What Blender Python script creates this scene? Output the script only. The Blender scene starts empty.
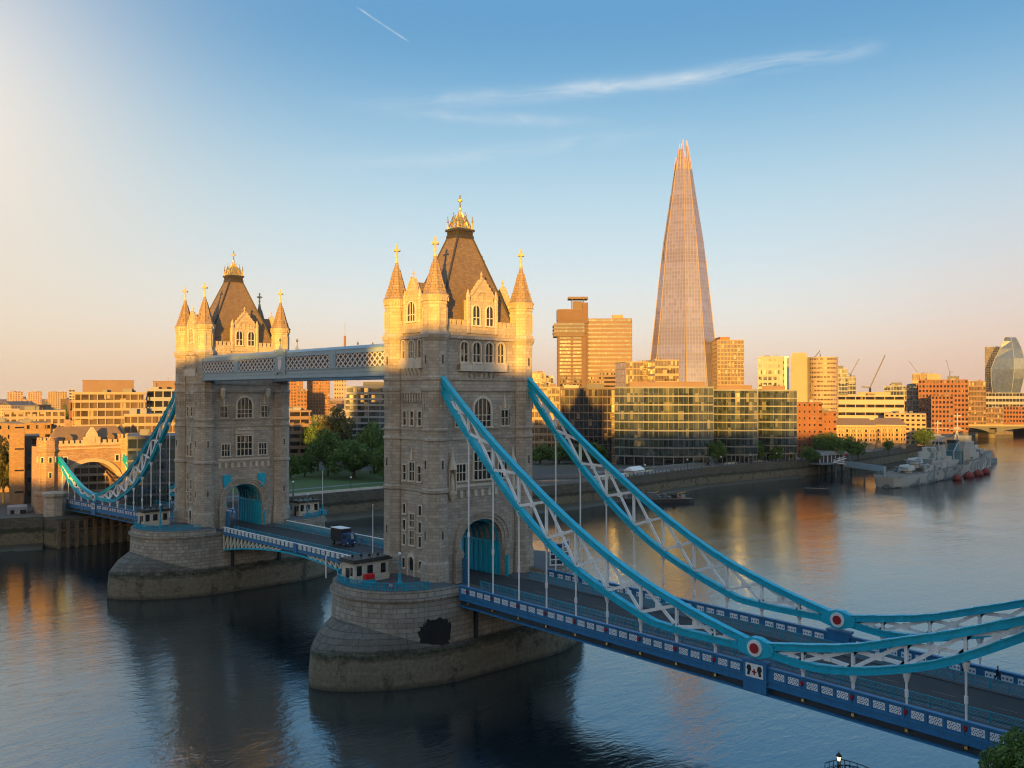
import bpy, math, random
from math import sin, cos, pi, radians, atan2, hypot, sqrt
from mathutils import Vector, Matrix
SC = bpy.context.scene
COL = SC.collection
# ------------------------------------------------------------------ camera
cam = bpy.data.cameras.new('camera'); cam_o = bpy.data.objects.new('camera', cam); COL.objects.link(cam_o)
cam.sensor_width = 36.0; cam.lens = 32.41; cam.clip_start = 0.5; cam.clip_end = 30000
cam_o.location = (119.12, -99.73, 43.0)
cam_o.rotation_euler = (pi/2 + 0.0122, 0, 2.3881 - pi/2)
SC.camera = cam_o
# ------------------------------------------------------------------ sky and sun
SUN_AZ = radians(309.0)      # direction towards the sun, measured from +X
SUN_EL = radians(4.2)
world = bpy.data.worlds.new('World'); SC.world = world; world.use_nodes = True
def build_world():
    nt = world.node_tree; N = nt.nodes; L = nt.links; N.clear()
    out = N.new('ShaderNodeOutputWorld'); bg = N.new('ShaderNodeBackground'); L.new(bg.outputs[0], out.inputs[0])
    sky = N.new('ShaderNodeTexSky'); sky.sky_type = 'NISHITA'; sky.sun_disc = False
    sky.sun_elevation = SUN_EL; sky.sun_rotation = pi/2 - SUN_AZ
    sky.air_density = 1.0; sky.dust_density = 1.6; sky.ozone_density = 1.5
    bg.inputs[1].default_value = 0.10
    def math_(op, a, b=None, c=None, clamp=False):
        n = N.new('ShaderNodeMath'); n.operation = op; n.use_clamp = clamp
        for i, x in enumerate((a, b, c)):
            if x is None: continue
            if isinstance(x, (int, float)): n.inputs[i].default_value = x
            else: L.new(x, n.inputs[i])
        return n.outputs[0]
    def mixc(f, a, b, mode='MIX'):
        n = N.new('ShaderNodeMix'); n.data_type = 'RGBA'; n.blend_type = mode
        for i, x in ((0, f), (6, a), (7, b)):
            if isinstance(x, (int, float)): n.inputs[i].default_value = x
            elif isinstance(x, tuple): n.inputs[i].default_value = (*x, 1)
            else: L.new(x, n.inputs[i])
        return n.outputs[2]
    tc = N.new('ShaderNodeTexCoord'); D = tc.outputs['Generated']
    def vdot(v):
        n = N.new('ShaderNodeVectorMath'); n.operation = 'DOT_PRODUCT'; L.new(D, n.inputs[0]); n.inputs[1].default_value = v
        return n.outputs['Value']
    sep = N.new('ShaderNodeSeparateXYZ'); L.new(D, sep.inputs[0])
    el = math_('ARCSINE', sep.outputs[2])                      # elevation angle
    t = math_('DIVIDE', math_('MAXIMUM', el, 0.0), radians(60), clamp=True)
    ramp = N.new('ShaderNodeValToRGB'); L.new(t, ramp.inputs[0])
    e = ramp.color_ramp; e.interpolation = 'B_SPLINE'
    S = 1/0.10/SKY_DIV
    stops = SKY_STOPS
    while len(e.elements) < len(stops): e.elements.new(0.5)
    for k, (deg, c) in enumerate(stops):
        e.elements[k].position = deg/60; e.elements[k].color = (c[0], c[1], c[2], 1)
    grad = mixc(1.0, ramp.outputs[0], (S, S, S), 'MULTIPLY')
    # warm glow towards the southern (left) side of the view
    def lobe(az, elv, p):
        v = (cos(elv)*cos(az), cos(elv)*sin(az), sin(elv))
        return math_('POWER', math_('MAXIMUM', vdot(v), 0.0), p)
    g1 = lobe(radians(173), radians(13), 55.0)
    g2 = lobe(radians(172), radians(2), 22.0)
    grad = mixc(math_('MULTIPLY', g1, 1.3, clamp=True), grad, (0.97*S, 0.94*S, 0.91*S))
    grad = mixc(math_('MULTIPLY', g2, 0.50, clamp=True), grad, (0.86*S, 0.62*S, 0.36*S))
    # pinkish right-hand horizon
    g3 = lobe(radians(106), radians(0), 60.0)
    grad = mixc(math_('MULTIPLY', g3, 0.45, clamp=True), grad, (0.74*S, 0.44*S, 0.36*S))
    # wisps of cirrus : project the direction on a high plane and stretch noise along one axis
    dz = math_('MAXIMUM', sep.outputs[2], 0.02)
    px = math_('DIVIDE', sep.outputs[0], dz); py = math_('DIVIDE', sep.outputs[1], dz)
    comb = N.new('ShaderNodeCombineXYZ'); L.new(px, comb.inputs[0]); L.new(py, comb.inputs[1])
    def az_el(): pass
    az = math_('ARCTAN2', sep.outputs[1], sep.outputs[0])
    # angular coordinates on the sky: a along the azimuth (to the right), b elevation, both in degrees
    a = math_('MULTIPLY', math_('SUBTRACT', 2.3881, az), 180/pi)
    b = math_('MULTIPLY', el, 180/pi)
    def band(a0, b0, a1, b1, width, sc, seed, power, fade):
        # a streak from (a0,b0) to (a1,b1) with ragged noise
        ang = atan2(b1-b0, a1-a0); ln = hypot(a1-a0, b1-b0)
        da = math_('SUBTRACT', a, a0); db = math_('SUBTRACT', b, b0)
        s = math_('ADD', math_('MULTIPLY', da, cos(ang)), math_('MULTIPLY', db, sin(ang)))
        n = math_('SUBTRACT', math_('MULTIPLY', db, cos(ang)), math_('MULTIPLY', da, sin(ang)))
        cv = N.new('ShaderNodeCombineXYZ'); L.new(math_('MULTIPLY', s, sc), cv.inputs[0]); L.new(math_('MULTIPLY', n, sc*5), cv.inputs[1]); cv.inputs[2].default_value = seed
        nz = N.new('ShaderNodeTexNoise'); nz.inputs['Scale'].default_value = 1.0; nz.inputs['Detail'].default_value = 7; nz.inputs['Roughness'].default_value = 0.62; nz.inputs['Distortion'].default_value = 0.6
        L.new(cv.outputs[0], nz.inputs['Vector'])
        cv2 = N.new('ShaderNodeCombineXYZ'); L.new(math_('MULTIPLY', s, 0.12), cv2.inputs[0]); cv2.inputs[2].default_value = seed+9
        nz2 = N.new('ShaderNodeTexNoise'); nz2.inputs['Scale'].default_value = 1.0; L.new(cv2.outputs[0], nz2.inputs['Vector'])
        n2 = math_('ADD', n, math_('MULTIPLY', math_('SUBTRACT', nz2.outputs[0], 0.5), width*2.0))
        prof = math_('POWER', 2.718, math_('MULTIPLY', math_('MULTIPLY', n2, n2), -1/(width*width)))
        u = math_('DIVIDE', s, ln)
        e0 = math_('MULTIPLY', u, fade[0], clamp=True); e1 = math_('MULTIPLY', math_('SUBTRACT', 1.0, u), fade[1], clamp=True)
        r = math_('MULTIPLY', math_('MULTIPLY', prof, math_('MULTIPLY', e0, e1)), math_('MULTIPLY', math_('SUBTRACT', nz.outputs[0], 0.30), power, clamp=True))
        return r
    for args in CIRRUS:
        grad = mixc(band(*args[:-1]), grad, tuple(c*S for c in args[-1]))
    # the sunrise side of the sky keeps the physical sky, the opposite side the pale morning gradient
    back = vdot((cos(SUN_AZ), sin(SUN_AZ), 0.0))
    f = math_('SUBTRACT', 0.92, math_('MULTIPLY', math_('SMOOTHSTEP', back, 0.05, 0.85) if False else math_('MULTIPLY', math_('ADD', back, -0.1), 1.3, clamp=True), 0.75, clamp=True), clamp=True)
    col = mixc(f, sky.outputs[0], grad)
    L.new(col, bg.inputs[0])
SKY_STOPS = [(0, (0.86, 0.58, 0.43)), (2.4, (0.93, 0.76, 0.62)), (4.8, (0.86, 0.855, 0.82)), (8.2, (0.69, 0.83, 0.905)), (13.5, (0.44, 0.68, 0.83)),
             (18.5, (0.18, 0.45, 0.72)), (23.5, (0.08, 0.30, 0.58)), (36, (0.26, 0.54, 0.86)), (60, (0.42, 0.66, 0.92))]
# azimuth (deg right of the view axis), elevation (deg): streaks of high cloud, and one old condensation trail
CIRRUS = [(-12.0, 17.3, 22.5, 19.5, 0.42, 0.20, 1.0, 1.9, (2.2, 7.0), (0.80, 0.86, 0.90)),
          (-9.0, 16.9, 7.0, 16.6, 0.35, 0.28, 4.0, 1.3, (3.0, 3.0), (0.72, 0.80, 0.86)),
          (-16.5, 13.4, 12.0, 16.0, 0.5, 0.25, 7.0, 0.7, (2.0, 3.0), (0.80, 0.86, 0.90)),
          (-9.7, 22.7, -6.3, 20.9, 0.05, 0.9, 2.0, 1.8, (7.0, 5.0), (0.80, 0.84, 0.88))]
SKY_DIV = 2.3
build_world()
sun = bpy.data.lights.new('sun', 'SUN'); sun.energy = 5.0; sun.angle = radians(0.6); sun.color = (1.0, 0.50, 0.07)
sun_o = bpy.data.objects.new('sun', sun); COL.objects.link(sun_o)
sd = Vector((cos(SUN_EL)*cos(SUN_AZ), cos(SUN_EL)*sin(SUN_AZ), sin(SUN_EL)))
sun_o.rotation_euler = sd.to_track_quat('Z', 'Y').to_euler(); sun_o.location = (200, -300, 200)
vs = SC.view_settings; vs.view_transform = 'Standard'; vs.look = 'None'; vs.exposure = 1.2; vs.gamma = 1.0; vs.use_curve_mapping = False
SC.render.engine = 'CYCLES'
cy = SC.cycles; cy.use_denoising = True; cy.max_bounces = 6; cy.diffuse_bounces = 3; cy.glossy_bounces = 4; cy.transmission_bounces = 4
cy.filter_width = 1.15; cy.caustics_reflective = False; cy.caustics_refractive = False; cy.use_adaptive_sampling = True; cy.adaptive_threshold = 0.02; cy.sample_clamp_indirect = 6
# ------------------------------------------------------------------ object helpers
ORG = {}
def empty(name, label, cat, loc=(0,0,0), rz=0.0, group=None):
    o = bpy.data.objects.new(name, None); COL.objects.link(o); o.empty_display_size = 1
    o.location = loc; o.rotation_euler = (0, 0, rz); ORG[o] = (Vector(loc), rz)
    o['label'] = label; o['category'] = cat
    if group: o['group'] = group
    return o
def copy_tree(o, parent=None):
    c = o.copy(); COL.objects.link(c)
    if parent is not None: c.parent = parent
    for ch in KIDS.get(o, ()): 
        k = copy_tree(ch, c); KIDS.setdefault(c, []).append(k)
    return c
KIDS = {}
def placed(proto, loc, rz, label, group=None, scale=None):
    c = copy_tree(proto); c.location = loc; c.rotation_euler = (0, 0, rz); c['label'] = label
    if scale: c.scale = scale
    if group: c['group'] = group
    return c
def lerp(a, b, t): return a + (b-a)*t
class MB:
    def __init__(s): s.v = []; s.f = []; s.m = []; s.mi = 0
    def add(s, vs, fs):
        b = len(s.v); s.v.extend(tuple(x) for x in vs)
        for f in fs: s.f.append(tuple(i+b for i in f)); s.m.append(s.mi)
    def box(s, x0, x1, y0, y1, z0, z1):
        s.add([(x0,y0,z0),(x1,y0,z0),(x1,y1,z0),(x0,y1,z0),(x0,y0,z1),(x1,y0,z1),(x1,y1,z1),(x0,y1,z1)],
              [(0,3,2,1),(4,5,6,7),(0,1,5,4),(1,2,6,5),(2,3,7,6),(3,0,4,7)])
    def boxc(s, c, sx, sy, sz): s.box(c[0]-sx/2, c[0]+sx/2, c[1]-sy/2, c[1]+sy/2, c[2]-sz/2, c[2]+sz/2)
    def boxF(s, F, a0, a1, b0, b1, z0, z1):
        P = [F(a0,b0,z0),F(a1,b0,z0),F(a1,b1,z0),F(a0,b1,z0),F(a0,b0,z1),F(a1,b0,z1),F(a1,b1,z1),F(a0,b1,z1)]
        s.add(P, [(0,3,2,1),(4,5,6,7),(0,1,5,4),(1,2,6,5),(2,3,7,6),(3,0,4,7)])
    def prism(s, poly, z0, z1, top=None):
        n = len(poly); tp = top or poly
        V = [(x,y,z0) for x,y in poly] + [(x,y,z1) for x,y in tp]
        s.add(V, [tuple(range(n-1,-1,-1)), tuple(range(n,2*n))] + [(i,(i+1)%n,n+(i+1)%n,n+i) for i in range(n)])
    def prismF(s, F, poly, b0, b1):
        n = len(poly); V = [F(a,b1,z) for a,z in poly] + [F(a,b0,z) for a,z in poly]
        s.add(V, [tuple(range(n)), tuple(range(2*n-1,n-1,-1))] + [(i,n+i,n+(i+1)%n,(i+1)%n) for i in range(n)])
    def ringF(s, F, outer, inner, b0, b1):
        n = len(outer)
        V = [F(a,b1,z) for a,z in outer]+[F(a,b1,z) for a,z in inner]+[F(a,b0,z) for a,z in outer]+[F(a,b0,z) for a,z in inner]
        fs = []
        for i in range(n-1):
            fs += [(i,n+i,n+i+1,i+1),(i,i+1,2*n+i+1,2*n+i),(n+i+1,n+i,3*n+i,3*n+i+1),(2*n+i,2*n+i+1,3*n+i+1,3*n+i)]
        fs += [(0,2*n,3*n,n),(n-1,2*n-1,4*n-1,3*n-1)]
        s.add(V, fs)
    def lathe(s, cx, cy_, prof, n=8, ph=None):
        ph = pi/n if ph is None else ph
        V = []; 
        for r, z in prof: V += [(cx+r*cos(ph+2*pi*k/n), cy_+r*sin(ph+2*pi*k/n), z) for k in range(n)]
        fs = [tuple(range(n-1,-1,-1)), tuple(range(len(V)-n, len(V)))]
        for j in range(len(prof)-1):
            for k in range(n):
                a = j*n+k; b = j*n+(k+1)%n; fs.append((a, b, b+n, a+n))
        s.add(V, fs)
    def frame_(s, p, q):
        d = (Vector(q)-Vector(p)).normalized(); up = Vector((0,0,1))
        if abs(d.z) > 0.98: up = Vector((1,0,0))
        x = d.cross(up).normalized(); y = x.cross(d).normalized()
        return x, y
    def bar(s, p, q, w, h=None):
        h = h or w; p = Vector(p); q = Vector(q); x, y = s.frame_(p, q)
        o = [x*-w/2+y*-h/2, x*w/2+y*-h/2, x*w/2+y*h/2, x*-w/2+y*h/2]
        s.add([p+k for k in o]+[q+k for k in o], [(0,1,2,3),(7,6,5,4),(0,4,5,1),(1,5,6,2),(2,6,7,3),(3,7,4,0)])
    def tube(s, p, q, r, n=8, r2=None):
        r2 = r if r2 is None else r2; p = Vector(p); q = Vector(q); x, y = s.frame_(p, q)
        V = [p+x*r*cos(2*pi*k/n)+y*r*sin(2*pi*k/n) for k in range(n)] + [q+x*r2*cos(2*pi*k/n)+y*r2*sin(2*pi*k/n) for k in range(n)]
        s.add(V, [tuple(range(n)), tuple(range(2*n-1,n-1,-1))]+[(k,n+k,n+(k+1)%n,(k+1)%n) for k in range(n)])
    def path(s, pts, r, n=6):
        for a, b in zip(pts, pts[1:]): s.tube(a, b, r, n)
    def sweep(s, pts, w, h, y=0.0, off=0.0):
        # rectangular section swept along points (x,z) lying in a vertical plane
        n = len(pts); V = []
        for i, (x, z) in enumerate(pts):
            a = pts[max(i-1,0)]; b = pts[min(i+1,n-1)]; L = hypot(b[0]-a[0], b[1]-a[1]) or 1
            nx, nz = -(b[1]-a[1])/L, (b[0]-a[0])/L
            cx, cz = x+nx*off, z+nz*off
            V += [(cx-nx*h/2, y-w/2, cz-nz*h/2), (cx-nx*h/2, y+w/2, cz-nz*h/2), (cx+nx*h/2, y+w/2, cz+nz*h/2), (cx+nx*h/2, y-w/2, cz+nz*h/2)]
        fs = [(0,1,2,3), (4*n-1,4*n-2,4*n-3,4*n-4)]
        for i in range(n-1):
            for k in range(4): a=4*i+k; b=4*i+(k+1)%4; fs.append((a,a+4,b+4,b))
        s.add(V, fs)
    def ball(s, c, r, n=10, m=6, sz=1.0):
        prof = [(max(r*sin(pi*j/m), 0.002), c[2]-r*sz*cos(pi*j/m)) for j in range(m+1)]
        s.lathe(c[0], c[1], prof, n)
    def sheet(s, poly, z): s.add([(x,y,z) for x,y in poly], [tuple(range(len(poly)))])
    def build(s, name, mat, parent=None, local=False, label=None, smooth=False, cat=None, group=None, kind=None):
        me = bpy.data.meshes.new(name); v = s.v
        if parent is not None and not local:
            loc, rz = ORG[parent]; c_, s_ = cos(-rz), sin(-rz)
            v = [((x-loc.x)*c_-(y-loc.y)*s_, (x-loc.x)*s_+(y-loc.y)*c_, z-loc.z) for x, y, z in v]
        me.from_pydata(v, [], s.f)
        mats = mat if isinstance(mat, (list, tuple)) else [mat]
        for m in mats: me.materials.append(m)
        if len(mats) > 1: me.polygons.foreach_set('material_index', s.m)
        if smooth: me.polygons.foreach_set('use_smooth', [True]*len(s.f))
        me.update()
        o = bpy.data.objects.new(name, me); COL.objects.link(o)
        if parent is not None:
            o.parent = parent; ORG[o] = ORG[parent]; KIDS.setdefault(parent, []).append(o)
        else: ORG[o] = (Vector((0,0,0)), 0.0)
        if label: o['label'] = label
        if cat: o['category'] = cat
        if group: o['group'] = group
        if kind: o['kind'] = kind
        return o
def dup_part(o, off, parent=None):
    "another copy of a part (and its sub-parts) on the same thing, shifted"
    par = parent or o.parent
    c = copy_tree(o, par); c.location = Vector(o.location)+Vector(off); KIDS.setdefault(par, []).append(c); ORG[c] = ORG[par]
    return c
# ------------------------------------------------------------------ materials
def newmat(name):
    m = bpy.data.materials.new(name); m.use_nodes = True; nt = m.node_tree
    b = nt.nodes['Principled BSDF']; return m, nt, nt.nodes, nt.links, b
class G:
    "small node-graph helper"
    def __init__(s, nt): s.N = nt.nodes; s.L = nt.links
    def put(s, sock, x):
        if isinstance(x, (int, float)): sock.default_value = x
        elif isinstance(x, tuple): sock.default_value = (*x, 1) if len(x) == 3 and len(sock.default_value) == 4 else x
        else: s.L.new(x, sock)
    def math(s, op, a, b=None, c=None, clamp=False):
        n = s.N.new('ShaderNodeMath'); n.operation = op; n.use_clamp = clamp
        for i, x in enumerate((a, b, c)):
            if x is not None: s.put(n.inputs[i], x)
        return n.outputs[0]
    def mix(s, f, a, b, mode='MIX'):
        n = s.N.new('ShaderNodeMix'); n.data_type = 'RGBA'; n.blend_type = mode
        s.put(n.inputs[0], f); s.put(n.inputs[6], a); s.put(n.inputs[7], b); return n.outputs[2]
    def noise(s, vec, scale, detail=4, rough=0.55, dist=0.0):
        n = s.N.new('ShaderNodeTexNoise'); n.inputs['Scale'].default_value = scale; n.inputs['Detail'].default_value = detail
        n.inputs['Roughness'].default_value = rough; n.inputs['Distortion'].default_value = dist
        if vec is not None: s.L.new(vec, n.inputs['Vector'])
        return n.outputs[0]
    def pos(s): return s.N.new('ShaderNodeNewGeometry').outputs['Position']
    def ramp(s, x, stops, interp='LINEAR'):
        n = s.N.new('ShaderNodeValToRGB'); s.put(n.inputs[0], x); e = n.color_ramp; e.interpolation = interp
        while len(e.elements) < len(stops): e.elements.new(0.5)
        for k, (p, c) in enumerate(stops):
            e.elements[k].position = p; e.elements[k].color = (*c, 1) if isinstance(c, tuple) else (c, c, c, 1)
        return n.outputs[0]
    def walluv(s):
        g = s.N.new('ShaderNodeNewGeometry'); p = s.N.new('ShaderNodeSeparateXYZ'); n = s.N.new('ShaderNodeSeparateXYZ')
        s.L.new(g.outputs['Position'], p.inputs[0]); s.L.new(g.outputs['True Normal'], n.inputs[0])
        ln = s.math('SQRT', s.math('ADD', s.math('ADD', s.math('MULTIPLY', n.outputs[0], n.outputs[0]), s.math('MULTIPLY', n.outputs[1], n.outputs[1])), 1e-5))
        u = s.math('DIVIDE', s.math('SUBTRACT', s.math('MULTIPLY', p.outputs[1], n.outputs[0]), s.math('MULTIPLY', p.outputs[0], n.outputs[1])), ln)
        c = s.N.new('ShaderNodeCombineXYZ'); s.L.new(u, c.inputs[0]); s.L.new(p.outputs[2], c.inputs[1])
        return c.outputs[0], u, p.outputs[2], p
    def bump(s, h, strength, dist, bsdf):
        n = s.N.new('ShaderNodeBump'); n.inputs['Strength'].default_value = strength; n.inputs['Distance'].default_value = dist
        s.L.new(h, n.inputs['Height']); s.L.new(n.outputs[0], bsdf.inputs['Normal'])
def plain(name, col, rough=0.6, metal=0.0, var=0.25, scale=0.4, ior=1.45, dirt=0.0):
    m, nt, N, L, b = newmat(name); g = G(nt); p = g.pos()
    n1 = g.noise(p, scale, 5); n2 = g.noise(p, scale*9, 3)
    f = g.math('ADD', g.math('MULTIPLY', n1, 0.7), g.math('MULTIPLY', n2, 0.3))
    f = g.math('MULTIPLY_ADD', g.math('SUBTRACT', f, 0.5), 2.2*var, 1.0)
    cc = g.N.new('ShaderNodeCombineXYZ')
    for i in range(3): g.L.new(f, cc.inputs[i])
    c = g.mix(1.0, col, cc.outputs[0], 'MULTIPLY')
    if dirt:
        mp = N.new('ShaderNodeMapping'); L.new(p, mp.inputs[0]); mp.inputs['Scale'].default_value = (2.2, 2.2, 0.35)
        st = g.noise(mp.outputs[0], 1.0, 5, 0.65); sp = g.noise(p, 5.0, 4, 0.7)
        c = g.mix(g.math('MULTIPLY', g.math('MULTIPLY', g.math('SUBTRACT', st, 0.48), 4.0, clamp=True), dirt), c, tuple(0.45*x+0.012 for x in col))
        c = g.mix(g.math('MULTIPLY', g.math('MULTIPLY', g.math('SUBTRACT', sp, 0.60), 8.0, clamp=True), dirt*0.7), c, (0.09, 0.06, 0.04))
    L.new(c, b.inputs['Base Color']); b.inputs['Roughness'].default_value = rough; b.inputs['Metallic'].default_value = metal; b.inputs['IOR'].default_value = ior
    return m
def masonry(name, c1, c2, bw, bh, mortar=0.55, msize=0.03, rough=0.85, stain=0.35, bump=0.4, weed=None):
    m, nt, N, L, b = newmat(name); g = G(nt); uv, u, z, P = g.walluv(); pos = g.pos()
    br = N.new('ShaderNodeTexBrick'); L.new(uv, br.inputs['Vector'])
    br.inputs['Scale'].default_value = 1.0; br.inputs['Brick Width'].default_value = bw; br.inputs['Row Height'].default_value = bh
    br.inputs['Mortar Size'].default_value = msize; br.inputs['Mortar Smooth'].default_value = 0.4; br.inputs['Bias'].default_value = 0.0
    br.inputs['Color1'].default_value = (*c1, 1); br.inputs['Color2'].default_value = (*c2, 1)
    br.inputs['Mortar'].default_value = (*[(x+y)/2*mortar for x, y in zip(c1, c2)], 1)
    n1 = g.noise(pos, 0.16, 6, 0.6); n2 = g.noise(pos, 2.6, 4)
    # rain streaks: noise stretched in the vertical
    mp = N.new('ShaderNodeMapping'); L.new(pos, mp.inputs[0]); mp.inputs['Scale'].default_value = (1.1, 1.1, 0.10)
    n3 = g.noise(mp.outputs[0], 1.0, 4)
    f = g.math('ADD', g.math('ADD', g.math('MULTIPLY', n1, 0.45), g.math('MULTIPLY', n2, 0.25)), g.math('MULTIPLY', n3, 0.3))
    f = g.math('MULTIPLY_ADD', g.math('SUBTRACT', f, 0.5), 2.6*stain, 1.0)
    cc = N.new('ShaderNodeCombineXYZ')
    for i in range(3): L.new(f, cc.inputs[i])
    c = g.mix(1.0, br.outputs[0], cc.outputs[0], 'MULTIPLY')
    if weed: c = weed(g, c, z, pos)
    L.new(c, b.inputs['Base Color']); b.inputs['Roughness'].default_value = rough
    g.bump(g.math('ADD', g.math('MULTIPLY', br.outputs['Fac'], -1.0), g.math('MULTIPLY', n2, 0.6)), bump, 0.05, b)
    return m
def glass(name, tint, refl=0.6, cw=1.5, ch=3.6, rough=0.05, blind=0.15, blindcol=(0.35, 0.32, 0.26), vary=0.5, wob=0.012):
    "window glass seen from outside: a dark room behind a reflecting pane, some with blinds"
    m, nt, N, L, b = newmat(name); g = G(nt); uv, u, z, P = g.walluv()
    cu = g.math('FLOOR', g.math('DIVIDE', u, cw)); cz = g.math('FLOOR', g.math('DIVIDE', z, ch))
    cv = N.new('ShaderNodeCombineXYZ'); L.new(cu, cv.inputs[0]); L.new(cz, cv.inputs[1])
    wn = N.new('ShaderNodeTexWhiteNoise'); wn.noise_dimensions = '3D'; L.new(cv.outputs[0], wn.inputs['Vector'])
    base = g.mix(wn.outputs['Value'], tuple(t*(1-vary) for t in tint), tuple(t*(1+vary) for t in tint))
    isb = g.math('GREATER_THAN', wn.outputs['Value'], 1-blind)
    base = g.mix(isb, base, blindcol)
    L.new(base, b.inputs['Base Color']); b.inputs['Roughness'].default_value = rough
    b.inputs['IOR'].default_value = 1.0 + refl*1.6
    b.inputs['Metallic'].default_value = 0.0
    # every pane sits a little out of true
    geo = N.new('ShaderNodeNewGeometry'); vm = N.new('ShaderNodeVectorMath'); vm.operation = 'MULTIPLY_ADD'
    sub = N.new('ShaderNodeVectorMath'); sub.operation = 'SUBTRACT'; L.new(wn.outputs['Color'], sub.inputs[0]); sub.inputs[1].default_value = (0.5, 0.5, 0.5)
    L.new(sub.outputs[0], vm.inputs[0]); vm.inputs[1].default_value = (wob*2, wob*2, wob*2); L.new(geo.outputs['Normal'], vm.inputs[2])
    L.new(vm.outputs[0], b.inputs['Normal'])
    return m
MT = {}
def weed(g, c, z, pos):
    n = g.noise(pos, 0.5, 5, 0.65); n2 = g.noise(pos, 1.7, 4, 0.6)
    zz = g.math('ADD', z, g.math('MULTIPLY', g.math('SUBTRACT', n, 0.5), 2.4))
    mud = g.ramp(g.math('ADD', g.math('MULTIPLY', n2, 0.6), g.math('MULTIPLY', g.noise(pos, 6.0, 4, 0.7), 0.4)), [(0.3, (0.075, 0.062, 0.036)), (0.5, (0.17, 0.14, 0.09)), (0.7, (0.26, 0.215, 0.145))])
    k = g.math('SUBTRACT', 1.0, g.math('DIVIDE', g.math('SUBTRACT', zz, 4.2), 1.0, clamp=True), clamp=True)
    c = g.mix(g.math('MULTIPLY', k, 0.85), c, mud)
    d1 = g.math('ABSOLUTE', g.math('SUBTRACT', zz, 4.9))
    k2 = g.math('SUBTRACT', 1.0, g.math('DIVIDE', d1, 0.8), clamp=True)
    k2 = g.math('MULTIPLY', g.math('POWER', k2, 0.5), g.math('MULTIPLY', g.math('ADD', n2, 0.15), 1.35, clamp=True), clamp=True)
    c = g.mix(k2, c, (0.018, 0.026, 0.010))
    n4 = g.noise(pos, 0.30, 6, 0.7)
    k3 = g.math('MULTIPLY', g.math('MULTIPLY', g.math('MULTIPLY', g.math('SUBTRACT', n4, 0.54), 12.0, clamp=True), g.math('LESS_THAN', z, 4.3)), 0.7)
    c = g.mix(k3, c, (0.03, 0.035, 0.018))
    wet = g.math('SUBTRACT', 1.0, g.math('DIVIDE', g.math('SUBTRACT', g.math('ADD', z, g.math('MULTIPLY', n, 0.6)), 0.5), 0.6, clamp=True), clamp=True)
    return g.mix(g.math('MULTIPLY', wet, 0.6), c, (0.03, 0.028, 0.02))
MT['stone'] = masonry('tower_stone', (0.345, 0.292, 0.238), (0.475, 0.41, 0.34), 1.25, 0.52, 0.70, 0.04, stain=0.62)
MT['stone_sunlit'] = masonry('sunlit_upper_stone', (0.42, 0.34, 0.245), (0.52, 0.43, 0.315), 1.25, 0.52, 0.75, 0.035, stain=0.45)  # tower stone tinted paler amber, putting the sunlight into the colour
MT['trim'] = masonry('pale_portland_stone', (0.58, 0.51, 0.42), (0.66, 0.585, 0.485), 1.6, 0.8, 0.8, 0.02, stain=0.35)
MT['spire'] = masonry('spire_stone', (0.26, 0.185, 0.125), (0.34, 0.25, 0.175), 0.7, 0.45, 0.62, 0.05, stain=0.4)
MT['granite'] = masonry('pier_granite', (0.26, 0.23, 0.19), (0.40, 0.36, 0.31), 1.6, 0.72, 0.5, 0.055, stain=0.7, weed=weed)
MT['cutwater'] = masonry('cutwater_stone', (0.10, 0.09, 0.077), (0.165, 0.15, 0.13), 1.6, 0.8, 0.5, 0.055, stain=0.65, weed=weed)
MT['slate'] = masonry('roof_slate', (0.155, 0.108, 0.068), (0.22, 0.155, 0.10), 0.5, 0.32, 0.7, 0.04, rough=0.7, stain=0.45)
MT['roofdark'] = plain('lead_roof', (0.04, 0.036, 0.032), 0.6)
MT['gold'] = plain('gilded_metal', (0.85, 0.55, 0.16), 0.35, 1.0, 0.15, 2.0)
MT['turq'] = plain('turquoise_paint', (0.005, 0.43, 0.61), 0.45, 0, 0.22, 0.9, dirt=0.42)
MT['turq_rail'] = plain('turquoise_railing_paint', (0.012, 0.29, 0.43), 0.45, 0, 0.2, 0.9)
MT['turq_pale'] = plain('weathered_pale_turquoise_paint', (0.16, 0.32, 0.39), 0.5, 0, 0.25, 0.6)
MT['blue'] = plain('mid_blue_paint', (0.025, 0.17, 0.37), 0.5, 0, 0.25, 0.8, dirt=0.5)
MT['navy'] = plain('dark_blue_paint', (0.018, 0.05, 0.17), 0.5, 0, 0.2, 0.8)
MT['white'] = plain('white_paint', (0.80, 0.80, 0.81), 0.5, 0, 0.12, 0.9, dirt=0.3)
MT['greyblue'] = plain('grey_blue_paint', (0.27, 0.36, 0.42), 0.5, 0, 0.2, 0.5)
MT['red'] = plain('red_paint', (0.36, 0.015, 0.02), 0.45)
MT['black'] = plain('black_paint', (0.012, 0.012, 0.014), 0.5)
MT['asphalt'] = plain('asphalt', (0.04, 0.04, 0.044), 0.85, 0, 0.3, 0.25)
MT['paving'] = plain('footway_paving', (0.09, 0.09, 0.10), 0.85, 0, 0.3, 0.3)
MT['glass'] = glass('dark_window_glass', (0.018, 0.02, 0.022), 0.35, 0.6, 1.2, blind=0.05, wob=0.02)
MT['soffit'] = plain('dark_steel', (0.035, 0.05, 0.065), 0.6)
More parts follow.
